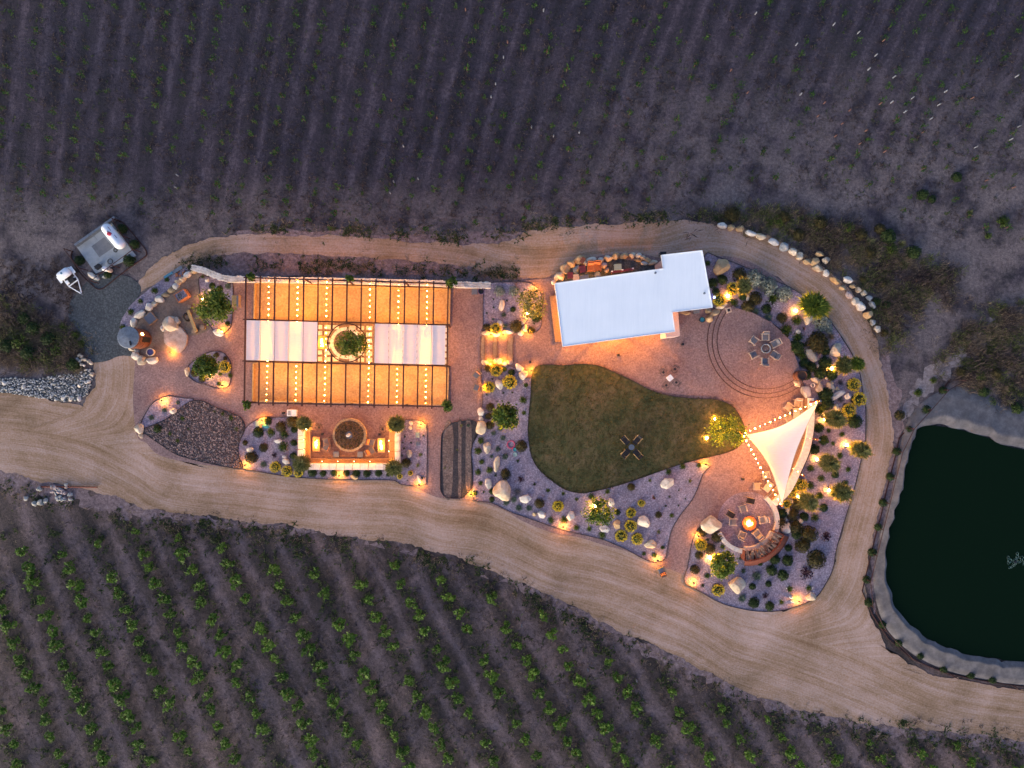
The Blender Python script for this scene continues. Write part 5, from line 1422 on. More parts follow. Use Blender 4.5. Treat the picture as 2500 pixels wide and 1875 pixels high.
boxtable('patio_table', n9b(1800, 945), 0.64, 0.95, 0.72, 0, 'palewood', 'palewood', 'pale rectangular table beside the upper edge of the shade sail', 'table')
boxtable('patio_table', n13(1000, 800), 0.66, 0.98, 0.72, math.radians(-38), 'palewood', 'palewood', 'pale rectangular table beside the lower left of the shade sail', 'table')
boxtable('side_table', z8(1778, 1100), 0.56, 0.56, 0.5, 0, 'greycloth', 'black', 'left slate blue square table below the round planter', 'table', 0.09)
boxtable('side_table', n1(440, 1100), 0.56, 0.56, 0.5, 0, 'greycloth', 'black', 'right slate blue square table below the round planter', 'table', 0.09)
boxtable('side_table', n2(578, 385), 0.56, 0.56, 0.5, 0, 'greycloth', 'black', 'slate blue square table under the end of the stone wall', 'table')
boxtable('side_table', n6(330, 1100), 0.6, 0.5, 0.5, math.radians(8), 'dkconcrete', 'black', 'dark square table below the pavilion eave', 'table')
for q, w in ((z8(935, 355), 'left'), (z8(1020, 355), 'right')):
    r = empty('cooler_box', P(*q, .4)); r.location.z = .07
    bevel(MB().box((0, 0, .17), (.42, .62, .34)).build('body', M['white'], r), .03)
    bevel(MB().box((0, 0, .37), (.44, .64, .06)).build('lid', M['white'], r), .02); MB().box((0, 0, .402), (.28, .46, .01)).build('lid_panel', M['concrete' if w == 'left' else 'white'], r)
    tag(r, w + ' of two white boxes standing below the bocce courts', 'box', 'white boxes below the courts')
# bocce ball racks, drains, pots
for q, lb in ((n9(720, 148), 'in the patio below the pavilion middle'), (n9(1588, 2), 'in the patio below the pavilion right end'), (n13(550, 663), 'in the patio left of the shade sail'), (n3(1583, 325), 'above the upper left lawn corner'), (z8(1520, 735), 'above the left fire table'), (n1(788, 740), 'above the right fire table'), (z8(820, 355), 'left of the two white boxes')):
    r = empty('bollard', P(*q, .4)); r.location.z = .07
    bevel(MB().box((0, 0, .2), (.18, .18, .4)).build('body', M['black'], r)); MB().box((0, 0, .41), (.21, .21, .03)).build('cap', M['black'], r)
    tag(r, 'small dark square post ' + lb, 'post', 'small dark square posts')
def pot(q, r0, h, mt, inner, label, cat='pot', z=.07):
    r = empty('plant_pot', P(*q, h)); r.location.z = z
    MB().lathe(((r0 * .7, 0), (r0 * .95, h * .5), (r0, h), (r0 * .86, h), (r0 * .82, h - .08)), (0, 0, 0), 20, False).build('body', M[mt], r, None, True)
    MB().lathe(((r0 * .83, h - .1), (.01, h - .07)), (0, 0, 0), 18, False).build('fill', M[inner], r)
    return tag(r, label, cat)
pot(n6(412, 1220), .28, .5, 'black', 'teal', 'black pot with teal inside beside the pavilion steps')
pot(n2(698, 375), .32, .5, 'violet', 'black', 'dark violet pot right of the table under the stone wall')
pot(z2(480, 1325), .38, .55, 'palewood', 'violet', 'half barrel with violet lid beside the wooden tank', 'barrel')
pot(n7(1295, 1322), .46, .5, 'concrete', 'lavarock', 'round concrete fire pit in the middle of the round terrace', 'fire pit', .35)
pot(n14(1362, 215), .3, .5, 'iron', 'black', 'grey metal urn at the right end of the firewood store', 'urn')
pot(n14(915, 490), .26, .4, 'blue', 'teal', 'blue glazed pot at the left end of the firewood store')
pot(n10(622, 890), .2, .3, 'white', 'iron', 'small white bowl left of the boulders above the curved wall', 'bowl')
boxtable('square_planter', n6(768, 1092), .52, .52, .5, math.radians(15), 'palewood', 'palewood', 'square pale wood planter at the top of the terrace steps', 'planter')
v = bpy.data.objects['square_planter']; MB().box((0, 0, .505), (.26, .26, .02)).build('opening', M['black'], v)
# valve boxes and garden ornaments
for q, w, d, mt, lb, ct_ in ((z8(368, 550), 0.4, .52, 'palegreen', 'faded green valve box lid at the upper left of the lounge bed', 'valve box'), (n1(1475, 752), .38, .54, 'palegreen', 'faded green valve box lid right of the sunken lounge', 'valve box'), (n1(1478, 902), .4, .4, 'iron', 'pale grey round lid right of the sunken lounge', 'valve box')):
    r = empty('valve_box', P(*q)); r.location.z = .07
    bevel(MB().box((0, 0, .05), (w, d, .09)).build('rim', M[mt], r), .03); MB().box((0, 0, .1), (w * .8, d * .84, .015)).build('lid', M[mt], r)
    tag(r, lb, ct_)
r = empty('garden_ornament', P(*z8(520, 592))); r.location.z = .07
MB().lathe(((.05, 0), (.3, .08), (.2, .2), (.03, .26)), (0, 0, 0), 14).build('body', M['teal'], r); r.scale = (1.3, .75, 1); MB().tube((.25, 0, .12), (.42, .1, .16), .05, .01).build('tail', M['teal'], r)
tag(r, 'teal lizard shaped ornament at the upper left of the lounge bed', 'ornament')
r = empty('pink_hoop', P(*n4(1235, 332))); r.location.z = .12
MB().torus((0, 0, 0), .36, .045, 30, 8).build('ring', M['pink'], r); MB().tube((.1, -.3, 0), (.18, -.55, 0), .04).build('valve', M['pink'], r)
tag(r, 'hot pink ring lying in the gravel bed left of the lawn', 'ring')
for q, w, rr in ((n4(1302, 425), 'upper', .18), (n4(1308, 512), 'lower', .22)):
    r = empty('teal_dish', P(*q)); r.location.z = .075
    MB().lathe(((rr * .6, 0), (rr, .07), (rr * .9, .07), (.01, .03)), (0, 0, 0), 18, False).build('dish', M['teal' if w == 'upper' else 'palegreen'], r)
    tag(r, w + ' of two teal dishes below the hot pink ring', 'dish', 'teal dishes')
# wooden tanks
def tank(base, r0, h, label, door=True, rim='iron'):
    r = empty('wooden_tank', P(*base)); r.location.z = .06
    n = 30
    for i in range(n):
        a = 2 * PI * i / n
        MB().box(((r0 - .03) * math.cos(a), (r0 - .03) * math.sin(a), h / 2), (.06, 2 * PI * r0 / n * .97, h), a).build('stave', M['darkwood'], r)
    for z in (.25, h * .5, h - .2):
        MB().torus((0, 0, z), r0 + .008, .018, 30, 5).build('hoop', M['dkcorten'], r)
    return tag(r, label, 'tank')
t = tank(z2(370, 1150), .98, 2.3, 'tall red brown wooden tank with round metal lid in the play yard')
MB().lathe(((1.03, 2.3), (1.03, 2.36), (.98, 2.38), (.01, 2.48)), (0, 0, 0), 30, False).build('lid', M['iron'], t)
MB().box((.25, -.55, 2.45), (.13, .42, .06), .15).build('hatch', M['black'], t)
MB().box((.99, -.12, 1.0), (.06, .5, 1.3), -.12).build('door', M['black'], t)
MB().box((.93, .38, 1.6), (.04, .2, .3), .4).build('window', M['underhat'], t)
t2 = tank(n9b(1790, 275), .46, 1.5, 'small dark wooden barrel tank at the right edge of the round terrace')
MB().lathe(((.45, 1.44), (.2, 1.40), (.01, 1.40)), (0, 0, 0), 20, False).build('fill', M['blackcloth'], t2)
MB().torus((0, 0, 1.5), .46, .035, 26, 6).build('rim', M['black'], t2)
# play yard furniture
def rawbox(q, w, d, h, rz, label, top, side, cat='planter'):
    r = empty('raised_box', P(*q, h), rz); r.location.z = .07
    for s in (-1, 1):
        MB().box((s * (w / 2 - .03), 0, h / 2), (.06, d, h)).build('side_board', M[side], r); MB().box((0, s * (d / 2 - .03), h / 2), (w - .12, .06, h - .004)).build('side_board', M[side], r)
    MB().box((0, 0, h * .45), (w - .12, d - .12, h * .9)).build('fill', M[top], r)
    return tag(r, label, cat)
rawbox(z2(478, 870), .98, 1.0, .3, math.radians(40), 'square raised box with slate grey filling in the play yard', 'greycloth', 'wood', 'sand box')
hb = rawbox(z2(895, 560), 1.15, .86, .75, math.radians(33), 'raised wooden planter box with a few herbs in the play yard', 'bed', 'rattan')
hm = MB()
for i in range(60):
    c = Vector((R.uniform(-.4, .4), R.uniform(-.25, .25), .7)); 
    if R.random() < .5: c.x = -.1 + R.uniform(-.08, .08)
    a = R.uniform(0, 6.3); s_ = R.uniform(.05, .12)
    hm.add([c, c + Vector((s_ * math.cos(a), s_ * math.sin(a), .08)), c + Vector((s_ * 1.6 * math.cos(a + .4), s_ * 1.6 * math.sin(a + .4), .05))], [(0, 1, 2)])
tag(hm.build('herb', M['l_dark'], hb), kind='stuff')
ww = empty('wooden_bench', P(*z2(1630, 640), .5)); ww.location.z = .07
for i in range(4): MB().box((-.28 + i * .13, 0, .45), (.12, 1.15, .04)).build('slat', M['goldwood'], ww)
MB().box((.28, 0, .47), (.3, 1.05, .08)).build('cushion', M['greycloth'], ww); MB().box((.46, 0, .6), (.05, 1.2, .5)).build('backrest', M['wood'], ww)
for sx_ in (-.3, .4):
    for sy in (-.52, .52): MB().box((sx_, sy, .21), (.07, .07, .42)).build('leg', M['wood'], ww)
tag(ww, 'golden slat bench with slate cushion left of the pergola', 'bench')
lo = empty('balance_beam', P(*z2(1090, 910))); lo.location.z = .07
a, b = P(*z2(1025, 770), .5) - P(*z2(1090, 910), .5), P(*z2(1135, 1055), .5) - P(*z2(1090, 910), .5)
d = b - a
MB().box((a + b) / 2 + Vector((0, 0, .48)), (d.length, .26, .14), math.atan2(d.y, d.x)).build('plank', M['goldwood'], lo)
for t in (.12, .88):
    c = a.lerp(b, t); MB().tube((c.x, c.y, 0), (c.x, c.y, .4), .13, .13, 10).build('stump', M['bark'], lo)
tag(lo, 'long golden timber beam on stumps beside the play yard tree', 'beam')
for q, rr, ln, lb in ((z2(1000, 860), .34, 0, 'left of the timber beam'), (z2(1075, 1045), .26, 1, 'below left of the timber beam'), (z2(1185, 990), .26, 1, 'below right of the timber beam'), (z2(1015, 715), .2, 1, 'above the timber beam'), (z2(1120, 850), .26, 1, 'right of the timber beam')):
    if ln == 0:
        r = empty('half_tyre', P(*q)); r.location.z = .1
        MB().torus((0, 0, .25), rr, .12, 22, 8, Matrix.Rotation(math.radians(60), 3, 'Y')).build('tyre', M['rubber'], r, None, True)
        tag(r, 'black rubber tyre standing ' + lb, 'tyre')
    else:
        r = empty('log_stool', P(*q, .3)); r.location.z = .07
        MB().lathe(((rr * 1.05, 0), (rr, .36)), (0, 0, 0), 14).build('log', M['bark'], r); MB().lathe(((rr * .9, .361), (.01, .37)), (0, 0, 0), 14, False).build('cut_face', M['wood'], r)
        tag(r, 'dark log stool ' + lb, 'stool')
pnl = empty('timber_planks', P(*z2(850, 230))); pnl.location.z = .1
for i, (q, mt, ww_) in enumerate((((850, 225), 'iron', .32), ((740, 290), 'blue', .22))):
    v_ = P(*z2(*q)) - P(*z2(850, 230)); MB().box((v_.x, v_.y, .1 + .05 * i), (1.2 if i == 0 else .95, ww_, .05), math.radians(32)).build('plank', M[mt], pnl)
tag(pnl, 'grey and blue boards lying at the top left end of the stone wall', 'boards')
brk = empty('rubble_heap', P(*z2(880, 270))); brk.location.z = .08
for i in range(14):
    MB().box((R.uniform(-.5, .5), R.uniform(-.25, .25), R.uniform(0, .15)), (.2, .1, .08), R.uniform(0, 3)).build('brick', M['rattan'], brk)
tag(brk, 'small heap of reddish bricks beside the boards at the wall end', 'bricks')
# clutter behind the pavilion
yd = st(MB().sheet(wpoly(pts(n5, (150, 720), (230, 600), (340, 500), (520, 460), (760, 430), (1000, 400), (1250, 430), (1420, 480), (1600, 500), (1640, 600), (200, 800)), 1), 0.07).build('service_yard', M['lot']))
sofa = Kit(chair_proto('rattan', 'rattan', 'rattan_armchair', 'rattan'))
sofa.put(n5(625, 520), PI, 'left orange rattan armchair behind the pavilion', 'armchair', 'rattan armchairs behind the pavilion', .08, 1.12)
sofa.put(n5(705, 510), PI, 'right orange rattan armchair behind the pavilion', 'armchair', 'rattan armchairs behind the pavilion', .08, 1.12)
boxtable('storage_crate', n5(985, 510), .72, .6, .6, math.radians(2), 'palegreen', 'iron', 'pale grey square table behind the pavilion', 'table', .08)
boxtable('storage_crate', n5(420, 650), .6, .6, .6, math.radians(6), 'palewood', 'wood', 'pale slatted crate at the left of the service yard', 'crate', .08)
boxtable('storage_crate', n5(530, 645), .9, .4, .5, math.radians(6), 'iron', 'iron', 'long grey metal cabinet at the pavilion back wall', 'cabinet', .08)
boxtable('storage_crate', n5(510, 535), .6, .7, .7, math.radians(12), 'maroon', 'maroon', 'maroon folded chairs left of the rattan armchairs', 'chairs', .08)
boxtable('storage_crate', n5(345, 620), .55, .6, .6, math.radians(4), 'maroon', 'maroon', 'maroon box at the left end of the service yard', 'box', .08)
boxtable('storage_crate', n5(512, 420), .42, .6, .9, math.radians(-35), 'darkwood', 'darkwood', 'dark red panel leaning on the boulder wall', 'panel', .08)
boxtable('storage_crate', n5(1600, 325), .58, .34, .9, 0, 'black', 'black', 'black equipment box at the top of the pavilion', 'box', .06)
pot(n5(712, 612), .3, .5, 'iron', 'concrete', 'round grey bin behind the rattan armchairs', 'bin', .08)
rl = empty('rail_bench', P(*n5(1035, 570))); rl.location.z = .08
a, b = P(*n5(880, 592)) - P(*n5(1035, 570)), P(*n5(1190, 548)) - P(*n5(1035, 570)); d = b - a
MB().box((0, 0, .5), (d.length, .2, .08), math.atan2(d.y, d.x)).build('seat', M['maroon'], rl)
for t in (.05, .5, .95):
    c = a.lerp(b, t); MB().box((c.x, c.y, .25), (.08, .18, .42)).build('leg', M['maroon'], rl); MB().box((c.x, c.y + .06, .58), (.16, .1, .08)).build('bracket', M['white'], rl)
tag(rl, 'long maroon bench along the back eave of the pavilion', 'bench')

# ------------------------------------------------------------------ gas tank pad, trailer
pad = st(MB().prism(wpoly(pts(z1, (375, 560), (840, 230), (1180, 690), (640, 930)), 1), 0.0, 0.14).build('concrete_pad', M['concrete']))
MB().prism(wpoly(pts(z1, (585, 565), (755, 440), (880, 580), (690, 710)), 1), 0.13, 0.155).build('hatch_plate', M['dkconcrete'], pad)
for i, (a, b) in enumerate((((610, 420), (665, 480)), ((690, 505), (750, 590)))):
    pa, pb = P(*z1(*a)), P(*z1(*b)); d = pb - pa
    MB().box((pa + pb) / 2 + Vector((0, 0, .157)), (d.length, .02, .006), math.atan2(d.y, d.x)).build('joint', M['dkconcrete'], pad)
rw_ = empty('retaining_wall', P(*z1(605, 345)))
a, b = P(*z1(340, 545), .6) - P(*z1(605, 345)), P(*z1(880, 165), .6) - P(*z1(605, 345)); d = b - a; a.z = b.z = 0
for i in range(4):
    c = a.lerp(b, (i + .5) / 4)
    MB().box((c.x, c.y, .3), (d.length / 4 - .01, .22, .6), math.atan2(d.y, d.x)).build('panel', M['iron'], rw_)
tag(rw_, 'straight grey retaining wall behind the white gas tank', 'wall')
gt = empty('gas_tank', P(*z1(870, 428), .8)); gt.location.z = .15
ax = (P(*z1(995, 570)) - P(*z1(765, 290))); ang = math.atan2(ax.y, ax.x); gt.rotation_euler = (0, 0, ang)
prof = []
for i in range(9): prof.append((.5 * math.sin(PI / 2 * i / 8), -1.0 - .42 * math.cos(PI / 2 * i / 8)))
for i in range(9): prof.append((.5 * math.cos(PI / 2 * i / 8), 1.0 + .42 * math.sin(PI / 2 * i / 8)))
m = MB().lathe([(max(r, .002), z) for r, z in prof], (0, 0, 0), 26)
m.v = [(v[2], v[1], v[0] + .68) for v in m.v]
m.build('vessel', M['white'], gt, None, True)
MB().lathe(((.2, 0), (.2, .1), (.16, .16), (.01, .19)), (-.18, 0, 1.15), 18).build('dome_lid', M['red'], gt)
MB().lathe(((.05, 0), (.05, .12)), (-.45, .05, 1.15), 8).build('valve', M['iron'], gt)
for s in (-.8, .8): MB().box((s, 0, .13), (.2, .8, .26)).build('saddle', M['concrete'], gt)
for x, w in ((-.62, .46), (.35, .4)):
    MB().box((x, .29, 1.083), (w, .05, .012), 0, -.58).build('stencil_mark', M['maroon'], gt)
MB().box((-.1, .2, 1.14), (.14, .03, .012), 0, -.3).build('stencil_mark', M['red'], gt)
tag(gt, 'white capsule shaped gas tank with red lid on a concrete pad', 'gas tank')
for q, rr, hh, mt, lb in ((z1(735, 860), .22, .9, 'white', 'left white pressure vessel at the pad corner'), (z1(800, 880), .2, .6, 'palewood', 'right tan pressure vessel at the pad corner')):
    r = empty('pressure_vessel', P(*q, hh)); r.location.z = .1
    MB().lathe(((rr * .8, 0), (rr, .1), (rr, hh - .15), (rr * .6, hh - .02), (.01, hh)), (0, 0, 0), 16).build('body', M[mt], r, None, True); MB().lathe(((.05, 0), (.05, .08)), (0, 0, hh), 8).build('fitting', M['iron'], r)
    tag(r, lb, 'vessel')
for q, rr, lb in ((z1(842, 768), .22, 'lower coiled dark hose on the concrete pad'), (z1(912, 620), .17, 'upper coiled dark hose on the concrete pad')):
    r = empty('coiled_hose', P(*q)); r.location.z = .17
    for k in range(3): MB().torus((R.uniform(-.03, .03), R.uniform(-.03, .03), k * .035), rr + R.uniform(-.03, .03), .016, 22, 5).build('loop', M['black'], r)
    tag(r, lb, 'hose')
pm_ = empty('pump', P(*z1(655, 835), .4)); pm_.location.z = .12
MB().box((0, 0, .2), (.5, .35, .4), .6).build('motor', M['black'], pm_); MB().tube((-.4, -.2, .2), (.4, .3, .2), .05).build('pipe', M['iron'], pm_)
tag(pm_, 'dark pump set at the lower left of the concrete pad', 'pump')
rocks(z1, 'at the bottom corner of the gas tank fence', (570, 950, 110, 60, 30, Wh), (640, 985, 70, 70, 0, Gr), (740, 975, 60, 40, 0, Gr))
def pipefence(name, base, h, rails, label, mat='corten', r0=.035, edge=None, closed=False):
    r = empty(name, P(*base[0])); o0 = r.location.copy()
    w = [P(*p) - o0 for p in base]
    for p in w:
        MB().tube((p.x, p.y, 0), (p.x, p.y, h), r0 * 1.15, None, 7).build('post', M[mat], r)
    for a, b in zip(w[:-1], w[1:]):
        for z in rails: MB().tube((a.x, a.y, z), (b.x, b.y, z), r0, None, 7).build('rail', M[mat], r)
    if edge:
        e = [P(*p) - o0 for p in edge]
        em = MB()
        for a, b in zip(e[:-1], e[1:]):
            d = b - a; em.box((a + b) / 2 + Vector((0, 0, .05)), (d.length + .02, .07, .12), math.atan2(d.y, d.x))
        em.build('ground_edging', M[mat], r)
    return tag(r, label, 'fence')
pipefence('pipe_fence', pts(z1, (320, 630), (520, 885), (675, 1060), (950, 850), (1240, 640), (1095, 460), (960, 230)), 1.43, (1.4,), 'rusty pipe rail fence around the gas tank pad', 'dkcorten', .035,
          catmull(pts(z1, (800, 165), (920, 200), (1000, 240), (1090, 340), (1200, 470), (1300, 600), (1320, 660), (1290, 710), (1050, 880), (800, 1080), (720, 1135), (650, 1135), (560, 1060), (430, 930), (340, 790), (300, 700), (320, 625)), 4, False))
fl = pts(p1, (1430, 140), (1320, 135), (1225, 255), (1125, 370), (1020, 490), (920, 600), (815, 715), (712, 830), (680, 990), (640, 1145), (600, 1300), (560, 1450), (528, 1600)) + pts(p2, (495, 95), (450, 250), (410, 410), (375, 560), (338, 710), (300, 860), (265, 1010), (330, 1160), (400, 1310), (490, 1450), (580, 1580)) + [(2215, 1600), (2260, 1625), (2320, 1645), (2390, 1660), (2470, 1672), (2550, 1682)]
pipefence('pond_fence', fl[::2] + [fl[-1]], 1.15, (1.12,), 'long rusty pipe fence following the pond bank', 'dkcorten', .032, fl)
tr = empty('tank_trailer', P(*z1(330, 1010))); tr0 = P(*z1(330, 1010))
tdir = P(*z1(460, 1205)) - P(*z1(285, 975)); ta = math.atan2(tdir.y, tdir.x); tr.rotation_euler = (0, 0, ta); tr.location.z = .05
for s in (-1, 1):
    MB().box((-.25, s * .55, .45), (1.5, .08, .1)).build('chassis_rail', M['white'], tr)
    MB().tube((.5, s * .55, .45), (1.75, s * .04, .45), .045).build('tongue_bar', M['white'], tr)
    w_ = empty('x'); bpy.data.objects.remove(w_)
    MB().torus((-.45, s * .78, .3), .22, .09, 20, 8, Matrix.Rotation(PI / 2, 3, 'X')).build('tyre', M['rubber'], tr, None, True)
    MB().box((-.45, s * .78, .66), (.75, .24, .04)).build('fender', M['white'], tr)
for x in (-.98, .1, .52): MB().box((x, 0, .45), (.08, 1.1, .1)).build('cross_bar', M['white'], tr)
m = MB().lathe(((.05, -.62), (.36, -.55), (.42, -.4), (.42, .4), (.36, .55), (.05, .62)), (0, 0, 0), 20)
m.v = [(v[0] - .5, v[2], v[1] + .9) for v in m.v]; m.build('tank', M['white'], tr, None, True)
MB().lathe(((.1, 0), (.1, .05), (.02, .07)), (-.5, 0, 1.3), 14).build('cap', M['blue'], tr)
MB().box((.28, .1, .62), (.34, .5, .26)).build('pump', M['black'], tr); MB().box((.2, -.35, .62), (.3, .3, .22)).build('motor', M['white'], tr)
MB().box((1.85, 0, .46), (.22, .1, .08)).build('hitch', M['iron'], tr); MB().tube((1.5, 0, 0), (1.5, 0, .5), .03).build('jack', M['iron'], tr)
tag(tr, 'small white tank trailer parked beside the gas tank fence', 'trailer')

# ------------------------------------------------------------------ vine shelter tubes in the fields
def tube_proto(mt):
    r = empty('vine_shelter')
    MB().lathe(((.075, 0), (.075, .62), (.06, .62), (.06, .3)), (0, 0, 0), 8, False).build('sleeve', M[mt], r)
    MB().tube((.1, 0, 0), (.1, 0, .75), .012, .012, 5).build('stake', M['bark'], r)
    return r
ks = {'w': Kit(tube_proto('faded')), 'o': Kit(tube_proto('fadedorange'))}
def shelters(f, kind, label, group, *a):
    for q in a:
        o = ks[kind].put(f(*q), R.uniform(0, 6), label, 'vine shelter', group, 0.0, 0.8)
        auto(o, label, group, 'vine shelter', label + 's ' + group)
wl_ = 'white vine shelter tube'
shelters(u3, 'w', wl_, 'in the right third of the upper field', (405, 85), (933, 160), (1100, 215), (680, 295), (1218, 368), (1170, 462), (1340, 515), (710, 632), (1690, 612), (1643, 703), (1465, 657), (1415, 750), (1590, 797), (2170, 510), (2185, 850), (2130, 937), (1893, 990), (1325, 685))
shelters(u2, 'w', wl_, 'in the middle of the upper field', (1103, 650), (1187, 382), (1134, 563), (1376, 855), (1700, 890), (1525, 915), (510, 983), (445, 1225), (610, 1205), (420, 1300), (1458, 65))
shelters(u1, 'w', wl_, 'in the left of the upper field', (1193, 1180), (1180, 1260))
ol_ = 'orange brown vine shelter tube'
shelters(u3, 'o', ol_, 'in the right third of the upper field', (1270, 268), (870, 690), (1247, 695), (1040, 740), (825, 780), (990, 830), (945, 915), (1152, 878), (1110, 965), (1537, 888), (1277, 1020), (350, 620), (237, 470), (1870, 658), (1965, 1215), (2150, 1262))
shelters(u2, 'o', ol_, 'in the middle of the upper field', (930, 60), (1215, 280), (737, 792), (427, 672))
ll_ = 'white vine shelter tube'
shelters(f2, 'w', ll_, 'in the middle of the lower vineyard', (1803, 677), (1862, 770), (530, 180), (527, 253))
shelters(f3, 'w', ll_, 'in the right part of the lower vineyard', (305, 545), (375, 655), (705, 728))
# ------------------------------------------------------------------ vegetation meshes (unit diameter)
def blade(m, a, b, c, w):
    d = (c - a); n = Vector((-d.y, d.x, 0))
    if n.length < 1e-5: n = Vector((1, 0, 0))
    n = n.normalized() * w
    m.add([a - n * .6, a + n * .6, b + n, b - n, c], [(0, 1, 2, 3), (3, 2, 4)])
def quadleaf(m, c, nrm, s, r, asp=0.62):
    t = nrm.cross(Vector((r.uniform(-1, 1), r.uniform(-1, 1), r.uniform(-1, 1))))
    if t.length < 1e-4: t = Vector((1, 0, 0))
    t = t.normalized(); u = nrm.cross(t).normalized()
    m.add([c - t * s, c - u * s * asp + nrm * s * .12, c + t * s, c + u * s * asp + nrm * s * .12], [(0, 1, 2, 3)])
def dome(seed, n=420, leafs=.062, hgt=.75, lump=.25, mat='l_dark'):
    r = random.Random(seed); m = MB()
    for i in range(n):
        t = r.uniform(0, 2 * PI); ph = math.asin(r.uniform(-.15, 1))
        d = Vector((math.cos(t) * math.cos(ph), math.sin(t) * math.cos(ph), math.sin(ph)))
        rad = .47 * (1 + lump * noise.noise(d * 2.3 + Vector((seed, 0, 0)))) * (r.uniform(.6, 1.08) if r.random() < .45 else r.uniform(.92, 1.05))
        c = Vector((d.x * rad, d.y * rad, max(.02, d.z * rad * hgt * 1.6)))
        nn = (d + Vector((r.uniform(-.7, .7), r.uniform(-.7, .7), r.uniform(-.3, .7)))).normalized()
        quadleaf(m, c, nn, leafs * r.uniform(.7, 1.4), r)
    return m.mesh('foliage', M[mat])
def tuft(seed, n=140, mat='l_green', up=.75, w=.022, droop=.25):
    r = random.Random(seed); m = MB()
    for i in range(n):
        t = r.uniform(0, 2 * PI); L = r.uniform(.28, .52); e = r.uniform(.2, 1.3)
        a = Vector((r.uniform(-.07, .07), r.uniform(-.07, .07), 0))
        d = Vector((math.cos(t) * math.cos(e), math.sin(t) * math.cos(e), math.sin(e) * up))
        b = a + d * L * .6; c = a + Vector((d.x * L * 1.08, d.y * L * 1.08, d.z * L - droop * L * .4))
        blade(m, a, b, c, w * r.uniform(.7, 1.3))
    return m.mesh('blades', M[mat])
def flowers(seed, n, r0, r1, z0, z1, s, mat, name='flowers'):
    r = random.Random(seed); m = MB()
    for i in range(n):
        t = r.uniform(0, 2 * PI); rr = r.uniform(r0, r1)
        c = Vector((rr * math.cos(t), rr * math.sin(t), r.uniform(z0, z1)))
        quadleaf(m, c, Vector((r.uniform(-.5, .5), r.uniform(-.5, .5), 1)).normalized(), s * r.uniform(.7, 1.3), r, .9)
    return m.mesh(name, M[mat])
def rosette(seed, mat, n=34):
    r = random.Random(seed); m = MB()
    for i in range(n):
        t = r.uniform(0, 2 * PI); L = r.uniform(.25, .52); e = r.uniform(.1, 1.1)
        a = Vector((0, 0, .03)); d = Vector((math.cos(t) * math.cos(e), math.sin(t) * math.cos(e), math.sin(e) * .8))
        blade(m, a, a + d * L * .55, a + d * L, .035)
    return m.mesh('leaves', M[mat])
SPC = {}
def species(code, name, parts_list, nv, label, cat):
    SPC[code] = ([[f(s) for f in parts_list] for s in range(nv)], name, label, cat)
def core_mesh(nm, mat, r0=.34, hz=.42):
    bm = bmesh.new(); bmesh.ops.create_icosphere(bm, subdivisions=2, radius=r0)
    for v in bm.verts:
        v.co *= 1 + .25 * noise.noise(v.co * 5)
        v.co.z = max(0, v.co.z * (hz / r0) * 1.0)
    me = bpy.data.meshes.new(nm); bm.to_mesh(me); bm.free(); me.materials.append(M[mat]); return me
core_d = core_mesh('inner_foliage', 'l_dark'); core_r = core_mesh('inner_foliage', 'l_olive')
stem_me = MB().tube((0, 0, -.02), (0, 0, .25), .02, .012, 5).mesh('stem', M['bark'])
species('D', 'round_shrub', [lambda s: dome(s + 1), lambda s: core_d, lambda s: stem_me], 4, 'dark green round shrub', 'shrub')
species('R', 'olive_shrub', [lambda s: dome(s + 21, 460, .05, .7, .2, 'l_olive'), lambda s: core_r, lambda s: stem_me], 4, 'olive brown domed shrub', 'shrub')
species('G', 'green_tuft', [lambda s: tuft(s + 1), lambda s: dome(s + 61, 160, .055, .6, .3, 'l_green')], 4, 'bright green tufted plant', 'plant')
species('B', 'grass_clump', [lambda s: tuft(s + 31, 220, 'l_greygreen', .8, .018, .5)], 4, 'grey green grass clump', 'grass clump')
species('P', 'mauve_grass', [lambda s: tuft(s + 41, 130, 'l_mauvegrass', .8, .012, .5), lambda s: tuft(s + 46, 40, 'l_greygreen', .6, .014, .3)], 2, 'mauve tinged grass clump', 'grass clump')
species('Y', 'yellow_bush', [lambda s: dome(s + 51, 330, .05, .6, .2, 'l_dark'), lambda s: core_d, lambda s: flowers(s + 5, 240, .31, .53, .2, .38, .04, 'l_yellow'), lambda s: flowers(s + 9, 26, .05, .3, .5, .56, .034, 'l_yellow', 'centre_flowers')], 4, 'yellow ringed flowering bush', 'shrub')
species('W', 'white_flowered_plant', [lambda s: tuft(s + 71, 80, 'l_green'), lambda s: flowers(s + 3, 16, .3, .52, .25, .4, .03, 'l_whitefl')], 3, 'green plant with white blooms', 'plant')
species('V', 'purple_rosette', [lambda s: rosette(s + 1, 'l_purple', 44), lambda s: dome(s + 90, 60, .08, .6, .3, 'l_purple')], 3, 'dark purple leaved plant', 'plant')
species('S', 'silver_bush', [lambda s: tuft(s + 81, 300, 'l_silver', .9, .02, .2), lambda s: dome(s + 86, 460, .05, .75, .5, 'l_silver')], 3, 'large silver grey bush', 'shrub')
species('X', 'dry_bush', [lambda s: tuft(s + 91, 170, 'l_dry', .9, .011, .3)], 3, 'straw coloured dry bush', 'shrub')
species('U', 'yellow_green_tuft', [lambda s: tuft(s + 95, 70, 'l_feather', .8, .018, .3)], 3, 'small yellow green tuft', 'plant')
species('K', 'seedling', [lambda s: tuft(s + 99, 40, 'l_dark', .8, .03, .3)], 3, 'tiny dark seedling', 'plant')
species('Q', 'red_flowered_plant', [lambda s: rosette(s + 11, 'l_dark', 30), lambda s: flowers(s + 8, 30, .1, .45, .2, .35, .04, 'l_redfl')], 2, 'small plant with red blooms', 'plant')
PROTO = {}
